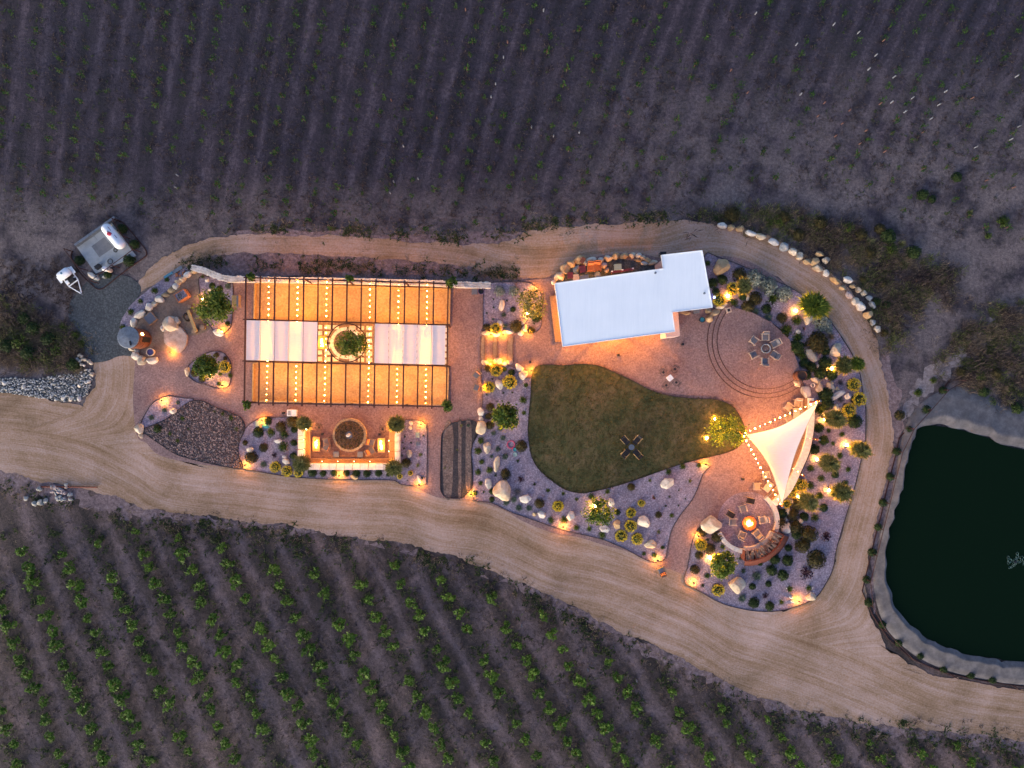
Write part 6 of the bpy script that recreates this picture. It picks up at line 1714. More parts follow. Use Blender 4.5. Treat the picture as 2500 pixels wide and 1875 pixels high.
def plant(code, q, d, area, z=0.07):
    var, name, label, cat = SPC[code]
    i = R.randrange(len(var))
    if (code, i) not in PROTO:
        r = empty(name)
        for me in var[i]:
            o = bpy.data.objects.new(me.name.split('.')[0], me); COL.objects.link(o); o.parent = r
            if 'flower' in me.name or 'blades' in me.name or me.name.startswith('foliage') or me.name.startswith('leaves'): o['kind'] = 'stuff'
        PROTO[(code, i)] = [r, False]
    pr_ = PROTO[(code, i)]
    h = d * .35
    v = P(*q, h); v.z = z
    sc = (d * R.uniform(.94, 1.06), d * R.uniform(.94, 1.06), d * R.uniform(.85, 1.1))
    if pr_[1]: o = copy_tree(pr_[0], v, R.uniform(0, 6.28), sc)
    else:
        o = pr_[0]; o.location = v; o.rotation_euler = (0, 0, R.uniform(0, 6.28)); o.scale = sc; pr_[1] = True
    sz = ''
    auto(o, label, area, cat, label + 's ' + area)
    return o
def plants(f, area, **kw):
    for code, rows in kw.items():
        for x, y, d in rows:
            plant(code, f(x, y), d * zk(f) * S * (1.25 if code in 'DRG' else 1.12), area)
plants(z2, 'on the bank outside the play yard', G=[(530, 490, 80), (340, 635, 60), (205, 785, 75), (100, 990, 75), (700, 345, 60)])
plants(z2, 'in the tree island bed', D=[(1310, 425, 70), (1410, 465, 70), (1540, 705, 60), (1520, 940, 60)], B=[(1520, 430, 110)], U=[(1180, 305, 90)])
plants(z2, 'in the oval island bed', R=[(1370, 1365, 60), (1490, 1410, 50), (1065, 1610, 80)], Y=[(1480, 1525, 140)], G=[(1420, 1620, 50), (1555, 1640, 60)])
plants(z7, 'in the corner bed by the dirt road', B=[(440, 775, 110), (650, 655, 100), (870, 540, 90)])
plants(z7, 'among the brown cobbles', D=[(540, 955, 110)], U=[(1450, 680, 70), (1035, 950, 60), (1790, 960, 110)], G=[(1585, 715, 60), (1715, 780, 80), (940, 790, 70), (745, 1030, 60), (865, 1145, 60)])
plants(z7, 'at the lamp of the oval island', G=[(1520, 240, 60)], R=[(1250, 160, 100)])
plants(z8, 'in the gravel bed left of the sunken lounge', D=[(545, 500, 110), (1020, 655, 110), (360, 705, 150), (1010, 895, 100), (1000, 1130, 100)], R=[(765, 610, 160), (970, 520, 180), (455, 980, 130), (130, 895, 80), (230, 1160, 180)], G=[(585, 710, 130), (825, 745, 130), (810, 965, 160)], V=[(655, 1115, 90)], B=[(455, 1280, 150)], Y=[(675, 1330, 180), (885, 1405, 180), (1090, 1430, 150)])
plants(z8, 'below the long lounge wall', D=[(1335, 1430, 130), (1535, 1445, 100), (1730, 1440, 100), (1955, 1440, 100), (2130, 1445, 120), (2325, 1445, 120), (2535, 1440, 110), (2710, 1470, 60)])
plants(n1, 'in the gravel bed right of the sunken lounge', K=[(1240, 780, 60), (1205, 890, 50), (1225, 995, 70), (1190, 1120, 70), (1575, 760, 60), (1355, 890, 60), (1285, 1570, 40), (1560, 1520, 60)], R=[(1265, 1255, 140)], U=[(1520, 1110, 110), (1475, 1305, 110), (1515, 615, 50)], Y=[(1340, 1440, 80), (1150, 1500, 90)])
plants(n1, 'in the dark soil strip', U=[(1960, 1345, 60), (2055, 1340, 50), (1960, 830, 40), (2180, 1020, 60)])
plants(n2, 'in the north gravel bed', S=[(1035, 365, 170), (1295, 365, 170)], K=[(920, 520, 60), (1160, 545, 60), (925, 665, 60), (800, 765, 60), (1650, 950, 60)], D=[(1270, 700, 80), (1700, 840, 150)], B=[(1105, 800, 110), (915, 880, 60), (1130, 1000, 120)], R=[(800, 1025, 120), (1325, 1005, 190), (1600, 1080, 120)], Y=[(960, 1045, 180)])
plants(n3, 'in the bed left of the lawn', R=[(815, 440, 110), (860, 1140, 130), (830, 1300, 110), (855, 1465, 130)], Y=[(965, 470, 200), (840, 775, 180), (1210, 685, 230)], G=[(1110, 450, 100), (1455, 1005, 120)], D=[(1245, 510, 100)], K=[(900, 630, 60), (800, 910, 60), (1100, 880, 60), (1260, 875, 60), (985, 1030, 50), (1190, 1060, 70)], W=[(1505, 735, 130), (1470, 1245, 120)], B=[(1040, 1520, 120), (920, 1610, 110)])
plants(n3, 'at the head of the dark soil strip', U=[(340, 1465, 80)], B=[(470, 1470, 80)])
plants(n4, 'between dark strip and lawn', G=[(695, 270, 110), (640, 455, 120), (705, 650, 90), (845, 800, 110), (640, 835, 100), (685, 1035, 80), (590, 1215, 80)], B=[(1090, 220, 130), (1000, 420, 130), (885, 550, 80), (1135, 555, 150), (1290, 1330, 150), (1150, 1380, 140), (1375, 1480, 150), (1560, 1485, 150)], R=[(1420, 365, 170), (1140, 870, 160), (1750, 1400, 150)], K=[(1360, 630, 90), (960, 890, 80), (745, 1190, 60), (1660, 1050, 90)], V=[(1410, 960, 110)], W=[(1905, 1165, 110)], D=[(890, 1180, 90), (890, 1325, 80)], P=[(1355, 1190, 170)], Y=[(2085, 1450, 160)])
plants(n6, 'in the bed right of the pavilion', R=[(925, 600, 150), (1140, 930, 160), (1040, 1040, 150), (1500, 1190, 120), (2000, 1530, 230)], S=[(1130, 660, 230), (1330, 760, 220), (1540, 870, 200), (2060, 1270, 200)], D=[(690, 675, 115), (560, 720, 110), (605, 845, 90), (965, 905, 90), (1290, 1070, 110), (1710, 1590, 170)], G=[(490, 455, 70), (840, 990, 110), (1705, 1225, 120), (1560, 1355, 150), (1720, 1455, 120)], Y=[(645, 950, 160), (830, 800, 150)], W=[(1380, 930, 200)], B=[(1140, 1110, 120), (1315, 1185, 120)], Q=[(1790, 1340, 60)])  # second yellow bush stands for a tree lit yellow; flower colour carries that light
plants(n8, 'right of the round terrace', X=[(900, 970, 200), (1110, 1190, 190)], S=[(1060, 1060, 150)], D=[(1000, 1440, 150), (490, 1400, 190)], G=[(600, 1530, 150)], R=[(880, 1280, 250)], K=[(660, 1340, 100)])
plants(n10, 'between the round terrace and the loop road', D=[(490, 490, 150), (610, 560, 150), (530, 710, 140), (870, 490, 200), (780, 670, 190), (980, 700, 170), (870, 1060, 220), (900, 1220, 200), (1395, 1540, 210)], P=[(1130, 840, 140), (1140, 1150, 140)], Y=[(1375, 880, 220), (1465, 1140, 230), (1285, 1335, 210)], G=[(780, 1330, 200)])
plants(n11, 'in the east bed behind the curved wall', D=[(745, 330, 150), (830, 555, 150), (670, 720, 150), (1035, 1175, 110)], G=[(915, 380, 80), (1160, 445, 90), (990, 610, 70), (1120, 830, 100), (600, 1060, 120), (785, 1245, 110), (1270, 1080, 90), (590, 1375, 120), (755, 1555, 110), (1220, 1330, 100)])
plants(n13, 'at the bottom end of the curved wall', Y=[(1590, 780, 220), (1420, 910, 170), (1330, 1110, 140)])
plants(n13, 'right of the fire bowl circle', G=[(1935, 965, 110), (1855, 1360, 130)], D=[(2010, 1180, 120), (1255, 1280, 140), (1655, 1345, 140)], R=[(1530, 1140, 200), (1460, 1310, 180), (1240, 1470, 180), (1515, 1530, 210)])
plants(n14, 'left of the fire bowl circle', R=[(365, 220, 110), (570, 290, 130), (465, 450, 130), (320, 535, 90), (265, 730, 110)], K=[(435, 320, 60), (725, 530, 60)], Y=[(340, 390, 140)], G=[(630, 415, 60), (430, 810, 70)])
plants(n14, 'in the rounded southern bed', B=[(875, 575, 70), (920, 745, 90), (1110, 815, 160), (905, 1125, 140)], D=[(1140, 640, 60), (1345, 590, 110), (1520, 605, 120), (1525, 435, 80), (1305, 740, 120), (1455, 805, 120), (1255, 920, 70), (1040, 955, 80), (1065, 1180, 120), (1275, 1220, 100), (1635, 250, 110)], R=[(1730, 410, 170), (1815, 260, 200), (1925, 600, 210)], V=[(2040, 290, 130), (1775, 780, 160), (1215, 1080, 80)], K=[(365, 940, 80)], Y=[(575, 1000, 150)], W=[(1435, 1165, 100), (1545, 990, 130), (1800, 985, 120)])
plants(n15, 'in the bed below the lawn', W=[(195, 470, 70), (375, 550, 70)], G=[(580, 515, 80), (795, 445, 60), (1620, 180, 75), (1810, 105, 75), (2030, 90, 60), (1660, 770, 60)], R=[(1115, 385, 90), (1485, 760, 75)], U=[(1365, 290, 70), (1910, 300, 85), (1490, 990, 75)], K=[(1755, 425, 40), (1630, 515, 50), (1845, 540, 40), (1580, 640, 50), (1750, 630, 45)], Y=[(125, 640, 130), (1250, 600, 90), (1110, 730, 120), (1105, 910, 140), (980, 1045, 140), (1195, 1085, 140)], D=[(925, 725, 70)], Q=[(1415, 530, 70)])
plants(n15, 'along the road edge below the lawn', G=[(30, 830, 80), (205, 830, 90), (370, 935, 70), (545, 950, 60), (725, 1035, 90), (1540, 1200, 50), (1285, 1285, 50), (1425, 1305, 60)])
plants(p1, 'at the pond fence', D=[(1250, 260, 80), (1040, 490, 90), (845, 730, 75), (695, 995, 85), (615, 1300, 80), (530, 1610, 80)])
plants(p2, 'at the lower pond fence', D=[(470, 250, 75), (400, 550, 80), (335, 880, 80), (360, 1155, 85), (520, 1420, 70), (715, 1640, 75), (972, 1790, 70), (1252, 1960, 70), (1580, 2027, 70), (1836, 2081, 70)])
plants(z1, 'inside the gas tank fence', D=[(970, 320, 110), (1140, 530, 100), (1060, 745, 130), (390, 750, 110), (780, 945, 80)])

# ------------------------------------------------------------------ trees
def crown_leafy(seed, rx, ry, rz, n, ls, mat, gap=.3):
    r = random.Random(seed); m = MB()
    ncl = max(10, n // 16)
    for i in range(ncl):
        while True:
            d = Vector((r.uniform(-1, 1), r.uniform(-1, 1), r.uniform(-1, 1)))
            if .25 < d.length < 1 and noise.noise(d * 1.9 + Vector((seed * 2.1, 0, 0))) > -gap: break
        c = Vector((d.x * rx, d.y * ry, d.z * rz))
        cr = .26 * min(rx, ry)
        for k in range(16):
            e = Vector((r.gauss(0, 1), r.gauss(0, 1), r.gauss(0, .8))) * cr * .55
            nn = (d * .5 + Vector((r.uniform(-1, 1), r.uniform(-1, 1), r.uniform(-.2, 1.2)))).normalized()
            quadleaf(m, c + e, nn, ls * r.uniform(.7, 1.35), r)
    return m
def crown_feather(seed, rx, ry, rz, n, mat):
    r = random.Random(seed); m = MB()
    for i in range(n):
        t = r.uniform(0, 2 * PI); e = r.uniform(-.1, 1.4)
        d = Vector((math.cos(t) * math.cos(e), math.sin(t) * math.cos(e), math.sin(e)))
        s0, L = r.uniform(.05, .65), r.uniform(.25, .55)
        f = 1 + .35 * noise.noise(d * 2.2 + Vector((seed * 3.3, 0, 0)))
        a = Vector((d.x * rx, d.y * ry, d.z * rz)) * s0
        j = Vector((r.uniform(-.25, .25), r.uniform(-.25, .25), r.uniform(-.2, .2)))
        b = a + (Vector((d.x * rx, d.y * ry, d.z * rz)) + j) * L * .55 * f
        c = a + (Vector((d.x * rx, d.y * ry, d.z * rz * .7)) + j * 1.6) * L * f
        blade(m, a, b, c, r.uniform(.018, .04))
    return m
def tree(q, dia, h, label, kind='leafy', mat='l_tree', asp=1.0, rot=0.0, n=1100, gap=.25, ls=.1, cat='tree', name='tree', base=None):
    rx = dia * S / 2 * (H - h) / H
    ry = rx * asp; rz = min(rx * .75, h * .45)
    v = P(*q, h)
    b = P(*base) if base else Vector((v.x, v.y, 0))
    r = empty(name, (b.x, b.y, .06), 0)
    off = Vector((v.x - b.x, v.y - b.y, h - rz * .3))
    tk = MB()
    mid = off * .45
    tk.tube((0, 0, 0), mid, .09, .06, 7)
    sd = int(q[0] * 7 + q[1])
    rr = random.Random(sd)
    for i in range(6):
        t = 2 * PI * i / 6 + rr.uniform(-.4, .4)
        e = off + Vector((math.cos(t) * rx * .6, math.sin(t) * ry * .6, rr.uniform(-.3, .4) * rz))
        k = mid.lerp(e, .5) + Vector((0, 0, .1))
        tk.tube(mid, k, .045, .03, 5).tube(k, e, .03, .01, 5)
    tk.build('trunk', M['bark'], r)
    if kind == 'leafy': cm = crown_leafy(sd, rx, ry, rz, int(n * 1.5), ls * 1.2, mat, gap)
    else: cm = crown_feather(sd, rx * 1.2, ry * 1.2, rz * 1.2, int(n * 1.5), mat)
    cr, sr = math.cos(-math.radians(rot)), math.sin(-math.radians(rot))
    cm.v = [(off.x + x * cr - y * sr, off.y + x * sr + y * cr, off.z + z) for x, y, z in cm.v]
    cm.build('crown', M[mat], r)
    return tag(r, label, cat)
def tz(f, x, y, d, *a, **k): return tree(f(x, y), d * zk(f), *a, **k)
tz(z2, 1320, 700, 430, 3.6, 'large leafy tree in the island bed beside the bocce courts', asp=1.1, n=2000, gap=.15)
tz(z2, 1215, 1520, 300, 2.6, 'round leafy tree in the oval island bed', n=1300, gap=.2)
tz(n2, 1610, 570, 520, 3.2, 'sparse leafy tree in the north bed left of the pavilion', asp=1.0, n=900, gap=.0, ls=.085, mat='l_feather')
tz(n3, 1150, 1300, 440, 3.0, 'dense glowing tree in the bed left of the lawn', n=1700, gap=.2)
tz(n9b, 590, 1260, 660, 3.4, 'spreading tree at the right end of the lawn lit from below', asp=.85, rot=15, n=1500, gap=.05, ls=.075, mat='l_tree')
tz(n15, 690, 740, 400, 3.0, 'open leafy tree in the bed below the lawn', n=1000, gap=.08, ls=.09)
tz(n14, 650, 670, 330, 2.8, 'yellow green tree in the southern bed left of the wood store', n=1300, gap=.15)
tz(n6, 1930, 1030, 380, 3.2, 'feathery tree overhanging the loop road bend', 'feather', 'l_tree', .85, 20, 1900)
tz(n6, 975, 770, 190, 2.6, 'pale feathery tree right of the pavilion', 'feather', 'l_feather', 1.2, 0, 800)
tz(n10, 1190, 530, 300, 2.8, 'golden feathery tree, left lobe of the pair by the loop road', 'feather', 'l_feather', 1, 0, 1300)
tz(n10, 1420, 500, 240, 3.0, 'green feathery tree, right lobe of the pair by the loop road', 'feather', 'l_tree', .9, 20, 1100)
tz(n10, 1030, 1490, 380, 2.8, 'feathery tree lit gold right of the curved wall tip', 'feather', 'l_feather', .8, 20, 1500)
tz(n11, 1480, 720, 370, 3.0, 'brightest feathery tree reaching over the loop road', 'feather', 'l_feather', .75, 25, 1500)
tz(n11, 920, 970, 360, 2.8, 'feathery tree in the middle of the east bed', 'feather', 'l_feather', .8, 30, 1500)
tz(n11, 1140, 1490, 370, 2.8, 'feathery tree lowest along the loop road edge', 'feather', 'l_feather', .85, 30, 1500)
tz(n13, 1720, 1070, 370, 2.8, 'feathery tree beside the bottom end of the curved wall', 'feather', 'l_feather', .8, 35, 1500)
for f, x, y, d, lb in ((z8, 1195, 545, 250, 'upper left'), (z8, 1150, 1270, 290, 'lower left'), (n1, 1090, 560, 290, 'upper right'), (n1, 1040, 1340, 290, 'lower right')):
    tz(f, x, y, d, 1.9, 'feathery grey green shrub at the ' + lb + ' corner of the lounge', 'feather', 'l_feather', .95, 0, 1300, cat='shrub', name='feathery_shrub')
tree((856, 837), 74, 3.4, 'leafy tree growing through the steel ring of the pergola', asp=.85, n=1300, gap=.15, ls=.09)
for q, d, lb, bs in (((612, 676), 17, 'top left', (612, 684)), ((854, 680), 17, 'top middle', (850, 694)), ((1102, 689), 24, 'top right', (1100, 704)), ((603, 989), 19, 'bottom left', (612, 984)), ((1092, 990), 24, 'bottom right', (1094, 992))):
    tree(q, d * 1.15, 2.95, 'climbing plant on the ' + lb + ' post of the pergola', n=360, gap=.3, ls=.08, cat='climber', name='climbing_plant', base=bs)

# ------------------------------------------------------------------ vines
def vine_me(seed, n, mat, ls, sx, sy):
    r = random.Random(seed); m = MB()
    arms = [Vector((r.uniform(-sx, sx), r.uniform(-sy, sy), r.uniform(.5, 1.1))) for _ in range(9)]
    for i in range(n):
        c = r.choice(arms) + Vector((r.gauss(0, .12), r.gauss(0, .12), r.gauss(0, .14)))
        quadleaf(m, c, Vector((r.uniform(-.8, .8), r.uniform(-.8, .8), 1)).normalized(), ls * r.uniform(.6, 1.4), r, .8)
    return m.mesh('leaves', M[mat])
trunk_me = MB().tube((0, 0, 0), (.03, .02, .5), .035, .025, 6).tube((.03, .02, .5), (.2, .1, .8), .02, .012, 5).tube((.03, .02, .5), (-.18, -.05, .85), .02, .012, 5).mesh('trunk', M['bark'])
stake_me = MB().tube((0, 0, 0), (0, 0, 1.3), .02, .02, 5).mesh('stake', M['corten'])
def vproto(leaf_mes, name, stake):
    out = []
    for me in leaf_mes:
        r = empty(name)
        for mm in ((me, trunk_me) + ((stake_me,) if stake else ())):
            o = bpy.data.objects.new(mm.name.split('.')[0], mm); COL.objects.link(o); o.parent = r
        out.append([r, False])
    return out
lowv = vproto([vine_me(i, 190, 'l_vine', .115, .46, .42) for i in range(7)], 'grapevine', True)
upv = vproto([vine_me(50 + i, 60, 'l_young', .08, .24, .24) for i in range(5)], 'young_grapevine', True)
def putv(bank, q, sc, label, group, rz):
    pr_ = R.choice(bank); v = P(*q, .9); v.z = 0.0
    sc3 = (sc * R.uniform(.85, 1.15), sc * R.uniform(.85, 1.15), sc)
    if pr_[1]: o = copy_tree(pr_[0], v, rz, sc3)
    else: o = pr_[0]; o.location = v; o.rotation_euler = (0, 0, rz); o.scale = sc3; pr_[1] = True
    tag(o, label, 'grapevine', group)
    return o
BL = [(-200, 1300), (0, 1325), (150, 1320), (300, 1300), (420, 1300), (560, 1290), (650, 1320), (800, 1345), (950, 1360), (1050, 1385), (1180, 1400), (1300, 1470), (1380, 1530), (1480, 1600), (1560, 1660), (1700, 1700), (1850, 1745), (2000, 1775), (2150, 1790), (2400, 1810), (2700, 1830)]
def yb(x):
    for a, b in zip(BL[:-1], BL[1:]):
        if a[0] <= x <= b[0]: return a[1] + (b[1] - a[1]) * (x - a[0]) / (b[0] - a[0])
    return 1300
vin = []
for u in range(2, 36):
    y = 1290 + R.uniform(0, 30)
    while y < 1905:
        x = lo_x(u, y) + R.gauss(0, 3.5)
        if -15 < x < 2515 and y > yb(x) + 4 and R.random() > .10: vin.append((x, y + R.gauss(0, 3), u))
        y += 39
print('lower vines', len(vin))
R.shuffle(vin)
rest = []
rows_ = sorted({q[2] for q in vin})
for q in vin:
    edge = yb(q[0]); sc = R.uniform(.74, 1.1) * (0.8 if q[1] - edge < 40 else 1) * (0.88 if q[0] > 1700 else 1)
    o = putv(lowv, q[:2], sc, '', 'grapevines in the lower vineyard', R.uniform(0, 6.28))
    ri = rows_.index(q[2]); rj = len(rows_) - 1 - ri
    w = ('leftmost row' if ri == 0 else 'rightmost row' if rj == 0 else (ORD[ri] + ' row from left') if ri <= rj else (ORD[rj] + ' row from right'))
    auto(o, 'leafy grapevine', 'in the ' + w + ' of the lower vineyard', 'grapevine', 'grapevines in the lower vineyard')
upl = []
UB = [(-100, 500), (300, 500), (420, 520), (560, 540), (800, 560), (1000, 560), (1100, 560), (1250, 540), (1500, 520), (1650, 470), (1800, 440), (1950, 440), (2100, 470), (2300, 560), (2600, 600)]
def ub(x):
    for a, b in zip(UB[:-1], UB[1:]):
        if a[0] <= x <= b[0]: return a[1] + (b[1] - a[1]) * (x - a[0]) / (b[0] - a[0])
    return 500
for u in range(3, 54):
    y = R.uniform(-20, 10)
    while y < 580:
        x = up_x(u, y) + R.gauss(0, 2)
        if -10 < x < 2510 and y < ub(x) and R.random() > (.34 if x < 1700 else .5): upl.append((x, y + R.gauss(0, 2)))
        y += 33
print('upper vines', len(upl))
upl.sort(key=lambda q: -q[1] + (0 if q[0] < 1700 else 200) + R.uniform(-120, 120))
for q in upl[:300]:
    putv(upv, q, R.uniform(.5, .85), 'small young grapevine in the rows of the upper field', 'young grapevines in the upper field', R.uniform(0, 6.28))
sm = MB()
for q in upl[300:] + rest:
    v = P(*q, .6); s = R.uniform(.7, 1.1)
    for i in range(34):
        c = Vector((v.x + R.gauss(0, .17) * s, v.y + R.gauss(0, .17) * s, R.uniform(.3, 1.0)))
        quadleaf(sm, c, Vector((R.uniform(-.8, .8), R.uniform(-.8, .8), 1)).normalized(), .07 * R.uniform(.6, 1.4), R, .8)
    sm.tube((v.x, v.y, 0), (v.x, v.y, .8), .02, .02, 4)
tag(sm.build('young_grapevines', M['l_young']), 'more small young grapevines scattered along the upper field rows', 'grapevines', 'young grapevines in the upper field', 'stuff')

# ------------------------------------------------------------------ weeds, brush, grass: nobody could count them
def scatter(name, n, sampler, mat, nb, r0, r1, h, w, label, cat='weeds'):
    m = MB()
    for i in range(n):
        q = sampler()
        if q is None: continue
        v = P(*q); s = R.uniform(r0, r1)
        for k in range(nb):
            t = R.uniform(0, 6.283); e = R.uniform(.15, 1.25)
            a = Vector((v.x + R.uniform(-.4, .4) * s, v.y + R.uniform(-.4, .4) * s, .01))
            d = Vector((math.cos(t) * math.cos(e), math.sin(t) * math.cos(e), math.sin(e) * h)) * s
            nn = Vector((-math.sin(t), math.cos(t), 0)) * w * s
            b = a + d * .6; c = a + d * 1.1; c.z *= .85
            m.add([a, b + nn, c, b - nn], [(0, 1, 2, 3)])
    return tag(m.build(name, M[mat]), label, cat, None, 'stuff')
def s_low():
    u = R.randint(1, 36) + R.gauss(0, .17); y = R.uniform(1270, 1910); x = lo_x(u, y)
    if not (-20 < x < 2520) or y < yb(x) - 35: return None
    if noise.noise(Vector((x * .012, y * .012, 2))) < -.25: return None
    return (x, y)
def s_low_any():
    x, y = R.uniform(-20, 2520), R.uniform(1230, 1910)
    if y < yb(x) - 50: return None
    if noise.noise(Vector((x * .02, y * .02, 5))) < -.1: return None
    return (x, y)
def s_up_row():
    u = R.randint(2, 54) + R.gauss(0, .2); y = R.uniform(-15, 580); x = up_x(u, y)
    if not (-20 < x < 2520) or y > ub(x) + 20: return None
    if noise.noise(Vector((x * .008, y * .008, 8))) < -.2: return None
    return (x, y)
def s_up_any():
    x, y = R.uniform(-20, 2520), R.uniform(-15, 600)
    if y > ub(x) + 45 or noise.noise(Vector((x * .015, y * .015, 3))) < -.05: return None
    return (x, y)
scatter('green_weeds', 7500, s_low, 'l_weed', 7, .15, .42, .7, .16, 'low green weeds along the lower vine rows')
scatter('straw_weeds', 4500, s_low_any, 'l_dry', 6, .1, .26, .5, .07, 'straw coloured weeds over the lower vineyard soil')
scatter('dry_weeds', 6500, s_low_any, 'l_drydark', 7, .12, .34, .6, .08, 'brown dry weeds over the lower vineyard soil')
scatter('dark_weeds', 5600, s_up_row, 'l_drydark', 7, .15, .4, .6, .08, 'dark dry weeds along the upper field rows')
scatter('field_weeds', 1500, s_up_any, 'l_weed', 6, .1, .3, .6, .14, 'small green weeds over the upper field')
scatter('brown_weeds', 4500, s_up_any, 'l_drydark', 6, .1, .3, .5, .08, 'brown dry weeds over the upper field')
scatter('pale_weeds', 3800, s_up_any, 'l_dry', 5, .08, .2, .5, .05, 'pale straw weeds over the upper field')
def along(pl, spread, bias=0.0):
    seg = list(zip(pl[:-1], pl[1:]))
    ln = [math.hypot(b[0] - a[0], b[1] - a[1]) for a, b in seg]
    def f():
        (a, b), = R.choices(seg, ln)
        t = R.random(); d = R.gauss(bias, spread)
        x, y = a[0] + (b[0] - a[0]) * t, a[1] + (b[1] - a[1]) * t
        L = math.hypot(b[0] - a[0], b[1] - a[1]); nx, ny = -(b[1] - a[1]) / L, (b[0] - a[0]) / L
        if noise.noise(Vector((x * .011, y * .011, 1))) + .6 * noise.noise(Vector((x * .05, y * .05, 6))) < R.uniform(-.35, .55): return None
        return (x + nx * d, y + ny * d)
    return f
lowedge = pts(dd, (0, 1040), (100, 1070), (330, 1125), (480, 1140), (640, 1152), (760, 1172), (880, 1190), (1000, 1222), (1130, 1275), (1220, 1315), (1310, 1362), (1400, 1400), (1480, 1445), (1600, 1502), (1720, 1545), (1850, 1575), (2000, 1592), (2212, 1620))
scatter('verge_weeds', 1500, along(lowedge, 14, 10), 'l_weed', 8, .12, .38, .7, .15, 'green weeds along the lower verge of the dirt road')
scatter('verge_straw', 1500, along(lowedge, 14, 10), 'l_dry', 7, .2, .45, .6, .06, 'straw coloured weeds along the lower verge of the dirt road')
upedge = pts(dd, (480, 502), (600, 497), (720, 500), (880, 512), (1000, 518), (1090, 512), (1150, 492), (1250, 478), (1480, 470), (1560, 475))
scatter('upper_verge_weeds', 900, along(upedge, 8, -4), 'l_weed', 7, .15, .4, .7, .15, 'green weeds along the upper verge of the loop road')
scatter('upper_verge_straw', 1300, along(upedge, 10, -8), 'l_dry', 7, .15, .4, .6, .06, 'straw weeds along the upper verge of the loop road')
strip = pts(dd, (350, 575), (470, 562), (520, 572), (700, 575), (880, 582), (1000, 588), (1120, 590))
scatter('wall_weeds', 700, along(strip, 11), 'l_weed', 7, .1, .36, .7, .15, 'green weeds in the strip behind the long stone wall')
scatter('wall_straw', 1300, along(strip, 12), 'l_dry', 7, .15, .4, .7, .06, 'straw weeds in the strip behind the long stone wall')
BR = pts(dd, (1460, 470), (1550, 455), (1640, 445), (1760, 470), (1880, 510), (1960, 550), (2050, 580), (2080, 620), (2030, 660), (1960, 700), (1930, 760), (1905, 740), (1880, 660), (1840, 600), (1780, 555), (1700, 510), (1620, 478), (1540, 476))
BR2 = pts(dd, (2212, 650), (2120, 680), (2060, 740), (2030, 790), (2060, 820), (2130, 850), (2230, 880))
WB = pts(w1, (0, 60), (150, 200), (350, 330), (560, 460), (800, 500), (930, 640), (1100, 750), (1190, 920), (1000, 1000), (1040, 1150), (900, 1160), (700, 1060), (400, 1080), (200, 1050), (0, 1060))
def inpoly(pl, x0, x1, y0, y1, ns=None, fuzz=0):
    def f():
        for _ in range(30):
            q = (R.uniform(x0, x1), R.uniform(y0, y1))
            if inside((q[0] + R.gauss(0, fuzz), q[1] + R.gauss(0, fuzz)), pl) and (ns is None or noise.noise(Vector((q[0] * .02, q[1] * .02, ns))) > R.uniform(-.2, .3)): return q
        return None
    return f
for nm, pl, bx, k in (('brush', BR, (1640, 2360, 500, 870), 1.0), ('brush', BR2, (2280, 2520, 730, 1000), .6), ('brush', WB, (-10, 230, 690, 930), .55)):
    w_ = 'beyond the boulder lined road bend' if pl is BR else 'above the pond' if pl is BR2 else 'above the rubble bank'
    scatter('dry_brush', int(520 * k), inpoly(pl, *bx, 1, 18), 'l_drydark', 9, .35, .9, .9, .035, 'dark dry brush ' + w_, 'brush')
    scatter('straw_brush', int(1500 * k), inpoly(pl, *bx, 4, 20), 'l_dry', 10, .2, .7, .9, .025, 'straw coloured brush ' + w_, 'brush')
    scatter('green_brush', int(900 * k), inpoly(pl, *bx, 9, 14), 'l_feather', 9, .2, .6, .8, .06, 'olive green brush ' + w_, 'brush')
def brushes(f, area, rows):
    for x, y, d, mt in rows:
        q = f(x, y)
        plant(mt, q, d * zk(f) * S, area, 0.0)
brushes(u3, 'beyond the boulder lined road bend', [(440, 1430, 70, 'U'), (600, 1460, 90, 'R'), (710, 1470, 70, 'U'), (500, 1500, 60, 'G'), (1120, 1580, 100, 'R'), (1310, 1590, 110, 'D'), (250, 1440, 110, 'R'), (850, 1500, 100, 'R'), (960, 1560, 100, 'X'), (640, 1560, 80, 'X')])
brushes(u3, 'on the slope above the boulder lined bend', [(330, 1480, 90, 'U'), (560, 1490, 90, 'G'), (780, 1520, 80, 'U'), (900, 1590, 90, 'U'), (1040, 1530, 90, 'G'), (1190, 1630, 110, 'U'), (1250, 1540, 80, 'R'), (1400, 1640, 90, 'U'), (1330, 1680, 90, 'G'), (1480, 1700, 100, 'D'), (1180, 1700, 90, 'R'), (1420, 1780, 100, 'U'), (700, 1580, 90, 'R'), (450, 1540, 70, 'X')])
brushes(u3, 'at the right end of the upper field', [(1860, 1430, 70, 'U'), (2090, 1490, 90, 'G'), (1540, 1310, 80, 'D'), (1980, 1590, 50, 'G'), (1600, 1340, 60, 'D'), (1770, 1190, 70, 'D')])
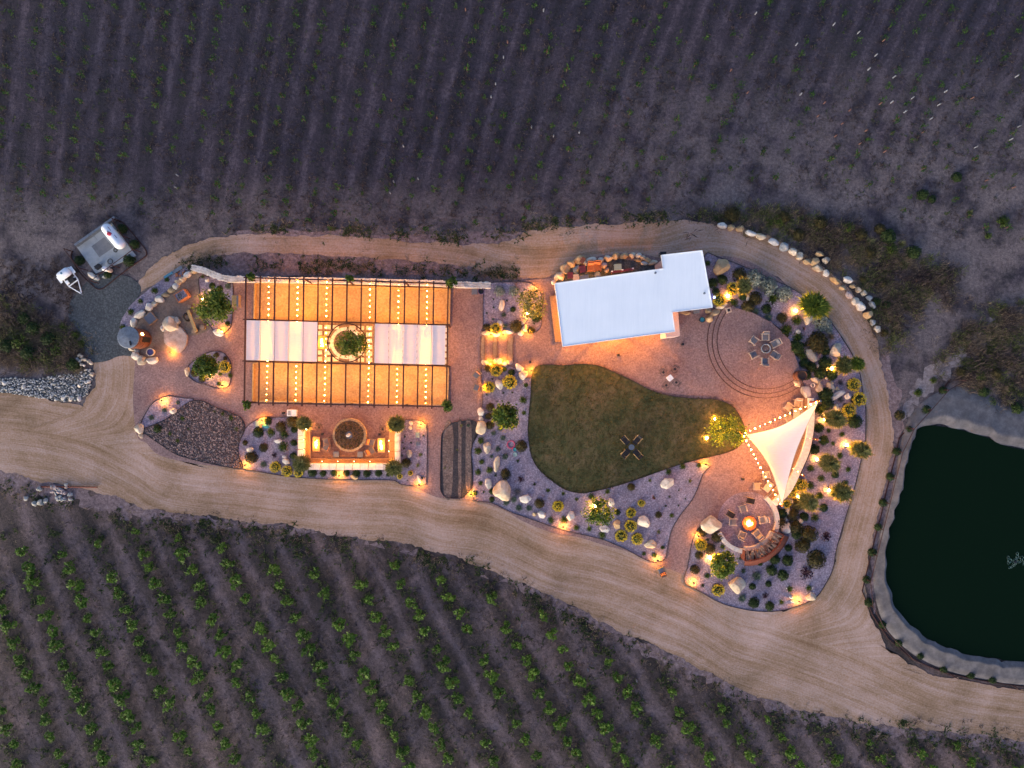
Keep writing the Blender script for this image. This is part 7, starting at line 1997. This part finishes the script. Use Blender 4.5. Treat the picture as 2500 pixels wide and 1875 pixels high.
brushes(n8, 'beyond the right loop road bend', [(1975, 75, 110, 'U'), (1680, 150, 130, 'R'), (2100, 880, 160, 'U'), (1930, 560, 150, 'D'), (2060, 240, 160, 'R'), (2120, 620, 160, 'D'), (1940, 300, 130, 'X'), (2080, 1120, 150, 'R'), (2160, 1400, 140, 'X')])
brushes(w1, 'above the rubble bank', [(120, 620, 260, 'U'), (230, 760, 250, 'G'), (560, 960, 260, 'U'), (740, 860, 200, 'G'), (830, 530, 120, 'G'), (960, 1050, 180, 'D'), (420, 560, 200, 'D'), (300, 430, 180, 'D'), (60, 800, 200, 'D'), (620, 700, 200, 'D'), (1000, 640, 130, 'G'), (1080, 760, 110, 'G'), (60, 520, 180, 'U'), (350, 900, 200, 'D')])
brushes(p1, 'on the bank above the pond', [(1480, 40, 130, 'R'), (1700, 90, 140, 'G'), (1900, 60, 150, 'R'), (1750, 280, 140, 'D'), (2000, 250, 160, 'X'), (2150, 480, 150, 'D'), (1850, 400, 120, 'G'), (960, 290, 110, 'G'), (740, 560, 130, 'R'), (1140, 140, 90, 'G')])
scatter('lot_weeds', 260, inpoly(pts(dd, (0, 560), (140, 560), (180, 610), (150, 680), (100, 640), (0, 700)), 0, 230, 600, 800), 'l_drydark', 8, .2, .5, .7, .08, 'sparse dry weeds left of the gravel lot')
# lawn blades
LP_ = catmull(LAWN, 4)
scatter('lawn_grass', 9000, inpoly(LP_, 1290, 1816, 888, 1204), 'l_lawn', 3, .10, .2, .5, .12, 'short green grass covering the lawn', 'grass')
bpy.data.objects['lawn_grass'].location.z = 0.085
# gravel stones with size on the planting beds
peb = MB()
for i in range(2600):
    q = (R.uniform(640, 2110), R.uniform(600, 1490))
    if not (inside(q, EASTBED)): continue
    v = P(*q); w = R.uniform(.04, .1); lowrock_add(peb, (v.x, v.y, .085), w * 1.3, w, w * .7, R.uniform(0, 6.3), i)
o = peb.build('loose_pebble', M['greyrock']); tag(o, 'scattered loose pebbles on the east gravel bed', 'pebbles', None, 'stuff')
finish_labels()
